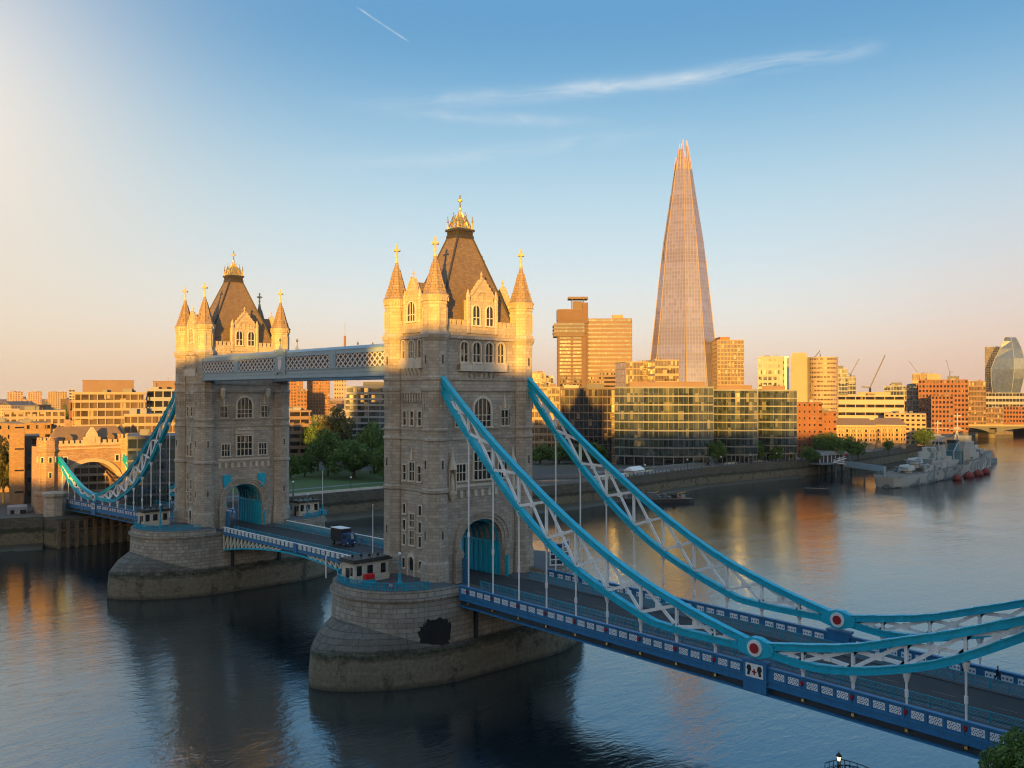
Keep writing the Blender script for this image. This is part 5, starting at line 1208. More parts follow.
# glass spire
def make_spire():
    S = empty('glass_spire', 'very tall tapering glass spire soaring above the whole skyline', 'skyscraper', (-468.0, 700.2, 8.0), radians(36.6))
    H = 303.5
    # plan corners at the foot (front is -y); every facet leans in to its own ragged top
    foot = [(-41, -14), (-33, -26), (3, -36), (26, -32), (41, -12), (36, 26), (0, 38), (-36, 24)]
    KT = [(0, 1.0), (.21, .864), (.354, .745), (.642, .52), (.785, .355), (.927, .20), (1.0, .085)]
    def kt(t):
        for (a, ka), (b, kb) in zip(KT, KT[1:]):
            if a <= t <= b: return lerp(ka, kb, (t-a)/(b-a))
        return KT[-1][1]
    def pt(i, t): return (foot[i][0]*kt(t), foot[i][1]*kt(t))
    tops = [0.58, 0.975, 0.945, 0.985, 0.60, 0.95, 0.96, 0.93]
    n = len(foot)
    for i in range(n):
        j = (i+1) % n; t = tops[i]; rows = [q for q, _ in KT if q < t-0.02]+[t]
        def sh(p, q, f): return (lerp(p[0], q[0], f), lerp(p[1], q[1], f))
        m = MB(); V = []
        for q in rows:
            A, B = sh(pt(i, q), pt(j, q), .03), sh(pt(i, q), pt(j, q), .97); V += [(*A, H*q), (*B, H*q), (B[0]*.94, B[1]*.94, H*q), (A[0]*.94, A[1]*.94, H*q)]
        r_ = len(rows); m.add(V, [(0, 3, 2, 1), (4*r_-4, 4*r_-3, 4*r_-2, 4*r_-1)]+[(4*q+e, 4*q+(e+1)%4, 4*q+4+(e+1)%4, 4*q+4+e) for q in range(r_-1) for e in range(4)])
        m.build('glass_facet', MT['spire_glass'], S, True)
        m = MB()
        for qa, qb in zip(rows, rows[1:]): m.bar((*pt(i, qa), H*qa), (*pt(i, qb), H*qb), 0.8)
        m.build('edge_fin', MT['fin'], S, True)
    m = MB(); c0 = [(x*0.95, y*0.95) for x, y in foot]; t = 0.88; k = 0.24
    m.prism([(x*.97, y*.97) for x, y in c0], 0, H*.642, [(x*.50, y*.50) for x, y in c0]); m.prism([(x*.50, y*.50) for x, y in c0], H*.642, H*t, [(x*k, y*k) for x, y in c0]); m.build('core', MT['spire_glass'], S, True)
    # open steel crown of the top storeys
    m = MB()
    for i in range(n):
        if tops[i] < 0.9: continue
        for f in (0.1, 0.5, 0.9):
            p = (lerp(pt(i, .9)[0], pt((i+1)%n, .9)[0], f), lerp(pt(i, .9)[1], pt((i+1)%n, .9)[1], f)); q = (lerp(pt(i, tops[i])[0], pt((i+1)%n, tops[i])[0], f), lerp(pt(i, tops[i])[1], pt((i+1)%n, tops[i])[1], f))
            m.bar((*p, H*.9), (*q, H*(tops[i]+0.018)), 0.45)
    m.lathe(0, 0, [(2.2, H*.89), (1.4, H*.95), (0.4, H*1.012)], 6)
    m.build('crown_frame', MT['pink'], S, True)
    return S
def spire_glass():
    m, nt, N, L, b = newmat('spire_glass'); g = G(nt); uv, u, z, P = g.walluv()
    fl = g.math('FRACT', g.math('DIVIDE', z, 4.1)); slab = g.math('LESS_THAN', fl, 0.26)
    fz = g.math('FLOOR', g.math('DIVIDE', z, 4.1)); fu = g.math('FLOOR', g.math('DIVIDE', u, 3.0))
    cv = N.new('ShaderNodeCombineXYZ'); L.new(fu, cv.inputs[0]); L.new(fz, cv.inputs[1])
    wn = N.new('ShaderNodeTexWhiteNoise'); L.new(cv.outputs[0], wn.inputs['Vector'])
    c1 = N.new('ShaderNodeCombineXYZ'); L.new(fz, c1.inputs[1]); wn1 = N.new('ShaderNodeTexWhiteNoise'); L.new(c1.outputs[0], wn1.inputs['Vector'])
    base = g.mix(wn.outputs['Value'], (0.135, 0.13, 0.25), (0.19, 0.18, 0.33))
    base = g.mix(g.math('MULTIPLY', wn1.outputs['Value'], 0.55), base, (0.14, 0.135, 0.18))
    # plant storeys read as darker belts
    for zz, hh in ((104, 9), (188, 7), (82, 5), (246, 4)):
        base = g.mix(g.math('MULTIPLY', g.math('LESS_THAN', g.math('ABSOLUTE', g.math('SUBTRACT', z, zz)), hh/1.0), 0.55), base, (0.12, 0.10, 0.125))
    base = g.mix(g.math('MULTIPLY', slab, 0.32), base, (0.27, 0.215, 0.25))
    fv = g.math('FRACT', g.math('DIVIDE', u, 3.0)); base = g.mix(g.math('MULTIPLY', g.math('LESS_THAN', fv, 0.2), 0.4), base, (0.32, 0.27, 0.32))
    L.new(base, b.inputs['Base Color']); b.inputs['Roughness'].default_value = 0.12; b.inputs['IOR'].default_value = 2.2
    return m
MT['spire_glass'] = spire_glass(); MT['fin'] = plain('bronze_fin', (0.22, 0.15, 0.11), 0.5, 0, 0.2, 0.2); MT['orange_core'] = plain('bronze_frame', (0.24, 0.17, 0.13), 0.6, 0, 0.25, 0.2)
make_spire()
# bulging glass tower at the right edge
def make_bulge():
    S = empty('bulging_tower', 'tall bulging glass tower with sloping top at the right edge', 'skyscraper', (-560.0, 1915.0, 8.0), radians(18.5))
    H = 152.0; prof = [(0.0, .62), (.12, .70), (.28, .84), (.45, .97), (.58, 1.0), (.72, .95), (.85, .80), (.95, .62), (1.0, .5)]
    m = MB(); rings = []
    for t, k in prof:
        w = 30*k; x0 = -6*(1-k) + 6*t
        rings.append([(x0-w*1.02*(1 if t < .62 else max(0.12, 1-(t-.62)*1.75)), -16, H*t), (x0+w*.35, -21*k, H*t), (x0+w*.98, -14*k, H*t), (x0+w*.98, 16, H*t), (x0-w*.9*(1 if t < .62 else max(0.12, 1-(t-.62)*1.75)), 18, H*t)])
    n = 5; m.add([p for r in rings for p in r], [tuple(range(n-1, -1, -1))]+[(j*n+i, j*n+(i+1)%n, (j+1)*n+(i+1)%n, (j+1)*n+i) for j in range(len(rings)-1) for i in range(n)]+[tuple(range((len(rings)-1)*n, len(rings)*n))])
    m.build('glass_skin', MT['blue_glass'], S, True)
    m = MB()
    for r, r2 in zip(rings, rings[1:]):
        for i in (0, 1, 2): m.bar(r[i], r2[i], 0.7)
    m.build('edge_trim', MT['grey'], S, True)
MT['blue_glass'] = glass('blue_grey_glass', (0.07, 0.10, 0.19), 0.9, 3.0, 4.0, 0.12, 0.0, (0.25, 0.25, 0.30), 0.2, 0.004)
make_bulge()
# river warehouse with hipped roof and bays
MT['trim_far'] = plain('cream_stone_trim', (0.46, 0.35, 0.21), 0.8, 0, 0.2, 0.3)
def warehouse(label, x, y, r, w, d, h, bays, cat='warehouse'):
    Wt = empty('river_warehouse', label, cat, (x, y, 8.0), radians(r))
    m = MB(); m.box(-w/2, w/2, -d/2, d/2, 0, h); m.build('wall', MT['stockbrick'], Wt, True)
    m = MB(); m.box(-w/2-0.3, w/2+0.3, -d/2-0.35, d/2, h-0.9, h); m.build('cornice', MT['trim_far'], Wt, True)
    m = MB(); m.box(-w/2-0.15, w/2+0.15, -d/2-0.2, d/2, 3.9, 4.5); m.build('string_course', MT['trim_far'], Wt, True)
    m = MB(); m.add([(-w/2-.4,-d/2-.4,h),(w/2+.4,-d/2-.4,h),(w/2+.4,d/2,h),(-w/2-.4,d/2,h),(-w/2+4,0,h+4.4),(w/2-4,0,h+4.4)], [(0,1,5,4),(1,2,5),(2,3,4,5),(3,0,4)]); rf = m.build('roof', MT['slate_warm'], Wt, True)
    for k in range(bays):
        c = -w/2+w*(k+0.5)/bays; bw = w/bays
        m = MB(); m.box(c-bw/2-0.25, c-bw/2+0.25, -d/2-0.25, -d/2+0.1, 0.2, h-0.9); m.build('pilaster', MT['trim_far'], Wt, True)
        F = lambda a, b, z, c=c: (c+a, -d/2-b, z)
        for j in range(3):
            for q in (-0.24, 0.24) if k % 3 != 1 else (0,):
                m = MB(); z0 = 5.3+j*(h-6.8)/3; hw = bw*0.11 if k % 3 != 1 else bw*0.16
                m.boxF(F, q*bw-hw-0.2, q*bw+hw+0.2, 0.0, 0.12, z0-0.2, z0+1.9); o = m.build('window', MT['trim_far'], Wt, True)
                m = MB(); m.boxF(F, q*bw-hw, q*bw+hw, 0.1, 0.16, z0, z0+1.7); m.build('pane', MT['g_dark'], o, True)
        m = MB(); m.ringF(F, arch_pts(bw*0.4, 0.8, 2.4, 8), arch_pts(bw*0.3, 0.8, 1.9, 8), 0, 0.2); m.prismF(F, [(-bw*.3, 0.1)]+arch_pts(bw*0.3, 0.8, 1.9, 8)+[(bw*.3, 0.1)], 0.0, 0.1); m.build('arched_opening', MT['trim_far'], Wt, True)
        for j in range(1):
            m = MB(); m.ringF(F, [(-bw*.32, h-4.2)]+arch_pts(bw*.32, h-3.2, 1.6, 8)+[(bw*.32, h-4.2)], [(-bw*.22, h-4.2)]+arch_pts(bw*.22, h-3.2, 1.1, 8)+[(bw*.22, h-4.2)], 0, 0.2); m.build('arched_hood', MT['trim_far'], Wt, True)
    return Wt
warehouse('long yellow brick river warehouse with dark hipped roof, left half', -174.0, 479.0, 27.0, 34.5, 18.0, 15.5, 9)
warehouse('shorter yellow brick river warehouse right of its long twin', -158.5, 504.8, 24.5, 22.5, 18.0, 15.5, 6)
# leaning glass egg building partly behind the nearer tower
C = empty('egg_building', 'leaning egg shaped glass hall peeping from behind the nearer tower', 'glass hall', (-166.0, 157.0, 8.0))
prof = [(0.80, 0), (.92, .12), (1.0, .3), (.99, .5), (.90, .68), (.72, .84), (.45, .95), (.12, 1.0)]; H = 33.0; R = 17.5
for k, ((r0, t0), (r1, t1)) in enumerate(zip(prof, prof[1:])):
    for q in range(2):
        ta, tb = lerp(t0, t1, q/2), lerp(t0, t1, (q+1)/2); ra, rb = lerp(r0, r1, q/2), lerp(r0, r1, (q+1)/2)
        m = MB(); N_ = 32; V = []
        for rr, tt, zz in ((ra, ta, 0.35), (rb, tb, 0.0)): V += [(-166-11*tt+R*rr*cos(2*pi*i/N_), 157-6*tt+R*rr*sin(2*pi*i/N_), 8+H*tt+zz) for i in range(N_)]
        m.add(V, [(i, (i+1)%N_, N_+(i+1)%N_, N_+i) for i in range(N_)]+[tuple(range(N_, 2*N_))]); m.build('glass_ring', MT['g_green'], C)
        m = MB(); V = []
        for rr, tt, zz in ((ra+.012, ta, 0.0), (ra+.012, ta, 0.4)): V += [(-166-11*tt+R*rr*cos(2*pi*i/N_), 157-6*tt+R*rr*sin(2*pi*i/N_), 8+H*tt+zz) for i in range(N_)]
        m.add(V, [(i, (i+1)%N_, N_+(i+1)%N_, N_+i) for i in range(N_)]+[tuple(range(N_, 2*N_)), tuple(range(N_-1, -1, -1))]); m.build('floor_band', MT['metal'], C)
# the far river bridge at the right
Bd = empty('river_bridge', 'low flat concrete bridge crossing the river at the far right', 'bridge', (-246, 872, 0), radians(46))
m = MB(); m.box(-30, 330, -14, 14, 10.6, 12.6); m.build('deck', MT['greydark'], Bd, True)
m = MB(); m.box(-30, 330, -14.6, -14.1, 12.2, 14.0); m.build('parapet', MT['tan'], Bd, True)
for xx in (20, 98, 190, 280):
    m = MB(); m.prism(rrect(7, 26, 3, 4), -3, 9.0); m.v = [(a+xx, b, c) for a, b, c in m.v]; m.build('pier', MT['wall_stone'], Bd, True)
for x0, x1 in ((-26, 16.5), (23.5, 94.5), (101.5, 186.5), (193.5, 276.5)):
    F = lambda a, b, z: (a, b, z); P = [(lerp(x0, x1, k/14), 10.6-4.6*(2*k/14-1)**2) for k in range(15)]
    m = MB(); m.prismF(F, [(x0, 10.7)]+P+[(x1, 10.7)], -13, 13); m.build('arch_span', MT['greydark'], Bd, True)

# far skyline : individual blocks in gaps plus one mass of low roofs
m = MB(); random.seed(11)
for k in range(900):
    az = radians(random.uniform(104, 170)); D = random.uniform(560, 2600)
    x, y = 119+D*cos(az), -100+D*sin(az)
    if x > -250 - max(0, (y-900))*1.1 and y > 300: continue
    if x > -320 and y < 700: continue
    h = random.choice([7, 9, 10, 12, 14, 16, 19]) * random.uniform(0.8, 1.25) + (D > 1100)*random.uniform(0, 10); w = random.uniform(8, 34); d = random.uniform(8, 26); r = random.uniform(0, pi)
    c, s = cos(r), sin(r); pts = [(x+c*a-s*b, y+s*a+c*b) for a, b in ((-w/2, -d/2), (w/2, -d/2), (w/2, d/2), (-w/2, d/2))]
    if random.random() < 0.55: m.prism(pts, 8, 8+h)
    else:
        m.prism(pts, 8, 8+h); q = len(m.v); rg = [((pts[0][0]+pts[3][0])/2, (pts[0][1]+pts[3][1])/2), ((pts[1][0]+pts[2][0])/2, (pts[1][1]+pts[2][1])/2)]
        m.add([(*p, 8+h) for p in pts]+[(*p, 8+h+4.0) for p in rg], [(0, 1, 5, 4), (2, 3, 4, 5), (1, 2, 5), (3, 0, 4)])
def roofs_mat():
    mm, nt, N, L, b = newmat('far_rooftops'); g = G(nt); geo = N.new('ShaderNodeNewGeometry')
    c = g.ramp(geo.outputs['Random Per Island'], [(0.0, (0.16, 0.10, 0.07)), (0.2, (0.30, 0.17, 0.10)), (0.4, (0.34, 0.27, 0.20)), (0.55, (0.10, 0.10, 0.105)), (0.7, (0.42, 0.30, 0.19)), (0.85, (0.20, 0.13, 0.09)), (1.0, (0.50, 0.44, 0.36))], 'CONSTANT')
    uv, u, z, P = g.walluv(); fz = g.math('LESS_THAN', g.math('FRACT', g.math('DIVIDE', z, 3.3)), 0.5); fu = g.math('LESS_THAN', g.math('FRACT', g.math('DIVIDE', u, 3.4)), 0.5)
    nz = N.new('ShaderNodeSeparateXYZ'); L.new(geo.outputs['Normal'], nz.inputs[0]); side = g.math('LESS_THAN', g.math('ABSOLUTE', nz.outputs[2]), 0.3)
    c = g.mix(g.math('MULTIPLY', g.math('MULTIPLY', fz, fu), g.math('MULTIPLY', side, 0.7)), c, (0.03, 0.03, 0.035))
    L.new(c, b.inputs['Base Color']); b.inputs['Roughness'].default_value = 0.8; return mm
o = m.build('distant_city', roofs_mat()); o['kind'] = 'stuff'; o['label'] = 'mass of low city roofs spreading to the horizon'; o['category'] = 'distant city'
# cranes
def crane(label, x, y, z0, h, az, jl, je, r):
    K = empty('tower_crane', label, 'crane', (x, y, z0))
    m = MB(); m.bar((x, y, z0), (x, y, z0+h), 1.6*r)
    m.build('mast', MT['greydark'], K)
    m = MB(); c, s = cos(az), sin(az); t = (x+jl*cos(je)*c, y+jl*cos(je)*s, z0+h+jl*sin(je)); m.bar((x, y, z0+h), t, 1.0*r); m.build('jib', MT['greydark'], K)
    m = MB(); m.bar((x, y, z0+h), (x-c*8*r, y-s*8*r, z0+h+1), 1.3*r); m.build('counter_jib', MT['greydark'], K)
    return K
crane('dark luffing crane with long raised jib, largest on the right skyline', -437, 1061, 8, 45, radians(36), 46, radians(66), 1.3)
crane('small crane with raised jib on the shorter grey glass tower', -318, 771, 60, 4, radians(30), 17, radians(62), 0.7)
crane('tiny dark crane left of the big red brick office', -330, 960, 8, 58, radians(210), 20, radians(55), 0.45)
crane('thin crane mast on the red brick office roof', -275, 905, 57, 10, radians(200), 14, radians(75), 0.4)
K = empty('radio_mast', 'thin mast with an orange panel above the high walkway', 'mast', (-649, 397, 8)); m = MB(); m.tube((-649, 397, 8), (-649, 397, 114), 0.5, 6, 0.25); m.build('pole', MT['grey'], K)
m = MB(); m.box(-649.8, -648.2, 396.2, 397.8, 88, 101); m.build('antenna_panel', MT['orange'], K)

# unseen blocks behind the viewer, roofs and plant rooms shaped to shade the bridge
def blk(label, s0, s1, t, d, z1, fl, tops=()):
    ax, ay = cos(SUN_AZ), sin(SUN_AZ); px, py = -ay, ax      # p : across the sunlight
    s = (s0+s1)/2
    office('shade_block', label, 'shade block', s*px+t*ax, s*py+t*ay, SUN_AZ+pi/2+pi, 5.0, z1, fl, 'stone', w=s1-s0, d=d, tops=tops)
blk('low unseen shade block on the near bank, southern end', -240, -172, 300, 26, 26, 6)
blk('mid height shade block on the near bank behind the viewer', -172, -110, 296, 26, 45, 12)
blk('stepped shade block on the near bank behind the viewer', -110, -80, 292, 26, 90, 25)
blk('tall shade block on the near bank behind the viewer', -80, -15, 288, 28, 73.0, 20, [(17.5, 0, 19, 20, 1.8, 'concrete')])
blk('main shade block on the near bank behind the viewer', -15, 60, 284, 28, 66.8, 18, [(23, 0, 15, 20, 6.0, 'concrete')])
blk('long shade block on the near bank behind the viewer', 60, 340, 284, 28, 68, 18)
# ================================================================== things on the bridge and on the piers
def railing(label, pts, h=1.15, mat='turq_rail', posts=1.6, z=14.0):
    R = empty('pier_railing', label, 'railing', (*pts[len(pts)//2], z))
    m = MB()
    for a, b in zip(pts, pts[1:]):
        L = hypot(b[0]-a[0], b[1]-a[1]); n = max(1, round(L/posts))
        for k in range(n): x, y = lerp(a[0], b[0], k/n), lerp(a[1], b[1], k/n); m.box(x-0.06, x+0.06, y-0.06, y+0.06, z, z+h+0.08)
    m.box(pts[-1][0]-.06, pts[-1][0]+.06, pts[-1][1]-.06, pts[-1][1]+.06, z, z+h+.08); m.build('post', MT[mat], R)
    for k, t in ((1.0, .1), (.55, .07), (.12, .08)):
        m = MB()
        for a, b in zip(pts, pts[1:]): m.bar((*a, z+h*k), (*b, z+h*k), t, t)
        m.build('rail', MT[mat], R)
    m = MB()
    for a, b in zip(pts, pts[1:]):
        n = max(2, round(hypot(b[0]-a[0], b[1]-a[1])/.22))
        for k in range(n): x, y = lerp(a[0], b[0], (k+.5)/n), lerp(a[1], b[1], (k+.5)/n); m.bar((x, y, z+h*.12), (x, y, z+h), .06)
    m.build('baluster', MT[mat], R)
    return R
edge = [(x*0.955, y*0.955) for x, y in pier_outline(10.9, 11.0, 22.8, 2.2, 10)]
def nose(sgn, ylim): return sorted([p for p in edge if p[1]*sgn > ylim], key=lambda p: p[0])
railing('turquoise railing round the near pier end, beside the red box', nose(-1, 13.5))
railing('turquoise railing round the rounded end of the farther pier, nearer side', [(x-BX, y) for x, y in nose(-1, 12.5)])
railing('turquoise railing round the back end of the farther pier', [(x-BX, y) for x, y in nose(1, 12.5)])
def hut(label, x0, x1, y0, y1, h=3.1, doors=()):
    H = empty('control_cabin', label, 'control cabin', ((x0+x1)/2, (y0+y1)/2, 14.0)); z = 14.0
    m = MB(); m.box(x0, x1, y0, y1, z, z+h); m.box(x0-.12, x1+.12, y0-.12, y1+.12, z, z+.9); m.build('wall', MT['trim'], H)
    m = MB(); m.box(x0-.45, x1+.45, y0-.45, y1+.45, z+h, z+h+.28); m.box(x0-.2, x1+.2, y0-.2, y1+.2, z+h+.28, z+h+.5); rf = m.build('roof', MT['roofdark'], H)
    for k in range(4):
        m = MB(); m.ball((lerp(x0, x1, .3+.13*k), lerp(y0, y1, .2+.2*k), z+h+.75), .24, 8, 5); m.build('roof_ball', MT['black'], rf)
    for (F, a, w, hh, zz) in ((faceF((x0+x1)/2, (y0+y1)/2, 1, 0), -(y1-y0)*.36, .9, 1.5, 1.1), (faceF((x0+x1)/2, (y0+y1)/2, 1, 0), (y1-y0)*.34, .9, 1.5, 1.1), (faceF((x0+x1)/2, (y0+y1)/2, 1, 0), -.3, 1.0, 1.4, 1.15)):
        m = MB(); m.boxF(F, a-w/2, a+w/2, (x1-x0)/2-.1, (x1-x0)/2+.06, z+zz, z+zz+hh); m.build('window', MT['glass'], H)
    for s in (-1, 1):
        F = faceF((x0+x1)/2, (y0+y1)/2, 0, s); m = MB(); m.boxF(F, -.45, .45, (y1-y0)/2-.1, (y1-y0)/2+.14, z+.02, z+2.2); m.build('door', MT['black'], H)
        m = MB(); m.boxF(F, .75, 1.3, (y1-y0)/2-.1, (y1-y0)/2+.06, z+1.1, z+2.4); m.build('window', MT['glass'], H)
    return H
hut('pale stone control cabin with flat dark roof on the nearer pier', -4.6, -1.1, -20.2, -13.8)
hut('stone control cabin on the near end of the farther pier', -BX-6.0, -BX-2.6, -19.6, -14.0)
hut('stone control cabin on the far end of the farther pier', -BX+1.6, -BX+5.0, 14.6, 20.0)
def bluepost(label, x, y, h, z=14.0, globe=True):
    P = empty('lamp_post', label, 'lamp post', (x, y, z))
    m = MB(); m.lathe(x, y, [(.42, z), (.42, z+.5), (.26, z+.7), (.2, z+1.6), (.26, z+1.7), (.1, z+1.9), (.08, z+h)], 8); m.box(x-.75, x+.75, y-.06, y+.06, z+h*.72, z+h*.72+.1); m.box(x-.5, x+.5, y-.05, y+.05, z+h*.8, z+h*.8+.09); m.build('post', MT['turq_rail'], P)
    if globe: m = MB(); m.ball((x, y, z+h+.22), .26, 10, 6); m.build('lantern', MT['white'], P)
    return P
bluepost('ornate turquoise lamp post by the nearer tower door', 4.6, -15.8, 4.6)
bluepost('ornate turquoise lamp post beside the farther pier cabin', -BX+1.2, -17.5, 4.8)
bluepost('ornate turquoise lamp post on the back end of the farther pier', -BX+6.4, 16.0, 5.0)
def mast(label, x, y, h, z=14.0):
    P = empty('signal_mast', label, 'mast', (x, y, z)); m = MB(); m.lathe(x, y, [(.09, z+2.4), (.06, z+h), (.12, z+h), (.12, z+h+.15)], 8); m.build('pole', MT['white'], P)
    m = MB(); m.box(x-.9, x+.9, y-.6, y+.6, z, z+1.1); m.lathe(x, y, [(.4, z+1.1), (.2, z+1.4), (.16, z+2.5)], 8); m.build('base', MT['turq_rail'], P)
mast('white signal mast on a turquoise base behind the near cabin', -12.4, -9.0, 11.0, 13.2)
mast('thin white mast rising above the back cabin of the farther pier', -BX+6.3, 20.2, 10.5)
# red box, lifebuoy and small equipment
E_ = empty('equipment_box', 'red equipment box on a blue stand beside the near cabin', 'box', (1.4, -19.2, 14.0)); m = MB(); m.boxc((1.4, -19.2, 15.35), .8, 1.6, .8); m.build('box', plain('bright_red_paint', (0.55, 0.015, 0.02), 0.4), E_)
m = MB(); m.boxc((1.4, -19.2, 14.48), .9, 1.8, .95); m.build('stand', MT['turq_rail'], E_)
Lb = empty('lifebuoy', 'red and white lifebuoy hung on the near pier railing', 'lifebuoy', (6.3, -18.6, 14.0)); m = MB(); c = (6.4, -18.7, 14.75); n1 = Vector((.6, -.8, 0)); t1 = Vector((.8, .6, 0))
ringp = [Vector(c)+n1*.12+t1*(.42*cos(a))+Vector((0, 0, .42*sin(a))) for a in [2*pi*k/16 for k in range(17)]]
m.path([tuple(p) for p in ringp], .12, 6); m.build('ring', MT['red'], Lb)
m = MB(); m.tube(tuple(Vector(c)+n1*.05), tuple(Vector(c)+n1*.1), .36, 12); m.build('board', MT['white'], Lb)
K_ = empty('notice_board', 'white framed two panel notice board beside the nearer tower', 'notice board', (9.0, 15.0, 14.0))
for k, (x, y, an) in enumerate(((9.6, 13.4, radians(-35)), (9.0, 16.2, radians(10)))):
    F = faceF(x, y, cos(an), sin(an)); m = MB()
    m.boxF(F, -1.15, 1.15, -.1, .0, 14.0, 17.9)
    m.boxF(F, -1.2, -1.0, 0, .1, 14.0, 18.0); m.boxF(F, 1.0, 1.2, 0, .1, 14.0, 18.0)
    for z in (14.1, 15.0, 15.9, 16.8, 17.8): m.boxF(F, -1.0, 1.0, 0, .09, z, z+.13)
    fr = m.build('frame', MT['white'], K_)
    for j in range(4):
        m = MB(); m.boxF(F, -.95, .95, 0.0, .05, 14.28+j*.9, 14.95+j*.9); m.build('panel', MT[('g_green', 'g_dark', 'g_green', 'navy')[j]], fr)
# lorry crossing the bascules
Tq = empty('box_lorry', 'black box lorry with white roof and blue cab crossing the bascules', 'lorry', (-38.2, 1.75, 13.12), 0)
zr = 13.1
def tb(name, mat, *bx, par=Tq):
    m = MB()
    for b in bx: m.box(*b)
    return m.build(name, MT[mat], par)
x, y = -38.2, 1.75
tb('cargo_box', 'black', (x-3.6, x+1.2, y-1.2, y+1.2, zr+1.05, zr+3.45))
tb('box_roof', 'white', (x-3.62, x+1.22, y-1.22, y+1.22, zr+3.45, zr+3.55))
tb('chassis', 'greydark', (x-3.6, x+3.2, y-.9, y+.9, zr+.6, zr+1.04))
m = MB(); F = lambda a, b, z: (x+a, y+b, zr+z); m.prismF(F, [(1.35, .5), (3.45, .5), (3.5, 1.5), (3.05, 2.6), (1.35, 2.7)], -1.15, 1.15); cab = m.build('cab', MT['navy'], Tq)
m = MB(); m.add([F(3.49, -1.0, 1.56), F(3.49, 1.0, 1.56), F(3.10, 1.0, 2.5), F(3.10, -1.0, 2.5), F(3.53, -1.0, 1.56), F(3.53, 1.0, 1.56), F(3.14, 1.0, 2.5), F(3.14, -1.0, 2.5)], [(0,3,2,1),(4,5,6,7),(0,1,5,4),(1,2,6,5),(2,3,7,6),(3,0,4,7)]); m.build('windscreen', MT['glass'], cab)
for s in (-1, 1):
    m = MB(); m.box(x+1.9, x+2.85, y+s*1.15-.02, y+s*1.15+.02, zr+1.6, zr+2.4); m.build('side_window', MT['glass'], cab)
    m = MB(); m.boxc((x+3.48, y+s*.85, zr+.85), .06, .36, .22); m.build('headlight', MT['white'], cab)
    m = MB(); m.boxc((x+3.25, y+s*1.3, zr+2.0), .1, .2, .5); m.build('mirror', MT['black'], cab)
    for wx in (-2.6, 2.5):
        m = MB(); m.tube((x+wx, y+s*.85, zr+.5), (x+wx, y+s*1.17, zr+.5), .5, 16); wh = m.build('wheel', MT['black'], Tq)
        m = MB(); m.tube((x+wx, y+s*1.15, zr+.5), (x+wx, y+s*1.2, zr+.5), .24, 10); m.build('rim', MT['metal'], wh)
Tq.scale = (0.80, 0.95, 0.98)
# people ---------------------------------------------------------------------
def cloth_by_height(name, coat, trousers):
    m, nt, N, L, b = newmat(name); g = G(nt); tc = N.new('ShaderNodeTexCoord'); sp = N.new('ShaderNodeSeparateXYZ'); L.new(tc.outputs['Object'], sp.inputs[0])
    z = sp.outputs[2]; c = g.mix(g.math('GREATER_THAN', z, 0.86), trousers, coat); c = g.mix(g.math('GREATER_THAN', z, 1.47), c, (0.42, 0.24, 0.17)); c = g.mix(g.math('LESS_THAN', z, 0.09), c, (0.02, 0.02, 0.02))
    L.new(c, b.inputs['Base Color']); b.inputs['Roughness'].default_value = 0.85; return m
def person(label, x, y, z, rz, coat, trousers, stride=0.34, lod=1, group=None):
    J = {'pelvis': (0, 0, .95, .145), 'waist': (0, 0, 1.10, .135), 'chest': (.02, 0, 1.33, .155), 'neck': (.03, 0, 1.49, .06), 'head': (.05, 0, 1.60, .10), 'crown': (.05, 0, 1.71, .085)}
    for s, n in ((1, 'l'), (-1, 'r')):
        st = stride*s
        J[n+'hip'] = (0, .09*s, .88, .105); J[n+'knee'] = (st*.62, .10*s, .49, .072); J[n+'ankle'] = (st*.95-.06, .10*s, .09, .048); J[n+'toe'] = (st*.95+.13, .11*s, .045, .042)
        J[n+'sh'] = (.01, .19*s, 1.40, .072); J[n+'elbow'] = (-st*.45, .25*s, 1.13, .052); J[n+'wrist'] = (-st*.75+.07, .24*s, .90, .036); J[n+'hand'] = (-st*.8+.10, .24*s, .81, .034)
    names = list(J); ed = [('pelvis', 'waist'), ('waist', 'chest'), ('chest', 'neck'), ('neck', 'head'), ('head', 'crown')]
    for n in 'lr': ed += [('pelvis', n+'hip'), (n+'hip', n+'knee'), (n+'knee', n+'ankle'), (n+'ankle', n+'toe'), ('chest', n+'sh'), (n+'sh', n+'elbow'), (n+'elbow', n+'wrist'), (n+'wrist', n+'hand')]
    me = bpy.data.meshes.new('person'); me.from_pydata([J[k][:3] for k in names], [(names.index(a), names.index(b)) for a, b in ed], [])
    o = bpy.data.objects.new('person', me); COL.objects.link(o); md = o.modifiers.new('skin', 'SKIN'); md.use_smooth_shade = True
    if not me.skin_vertices: 
        pass
    for i, k in enumerate(names): sv = me.skin_vertices[0].data[i]; sv.radius = (J[k][3], J[k][3]); sv.use_root = (k == 'pelvis')
    ss = o.modifiers.new('subdivision', 'SUBSURF'); ss.levels = 1; ss.render_levels = lod
    me.materials.append(cloth_by_height('clothing', coat, trousers)); o.location = (x, y, z); o.rotation_euler = (0, 0, rz)
    o['label'] = label; o['category'] = 'person'
    if group: o['group'] = group
    m = MB(); m.ball((.03, 0, 1.675), .108, 8, 5, .85); h = m.build('hair', MT['black'], None); h.parent = o; KIDS.setdefault(o, []).append(h); ORG[h] = (Vector((0, 0, 0)), 0.0)
    return o
fz = lambda x: top_z(x)-1.19+.16
person('person in dark clothes walking along the back footway at the right edge', 81.6, 8.35, fz(81.6), radians(8), (0.012, 0.012, 0.015), (0.018, 0.02, 0.03), .36, 2)
person('person with reddish sleeves half hidden by a white hanger on the back footway', 78.2, 8.1, fz(78.2), radians(184), (0.10, 0.02, 0.02), (0.012, 0.012, 0.015), .30, 2)
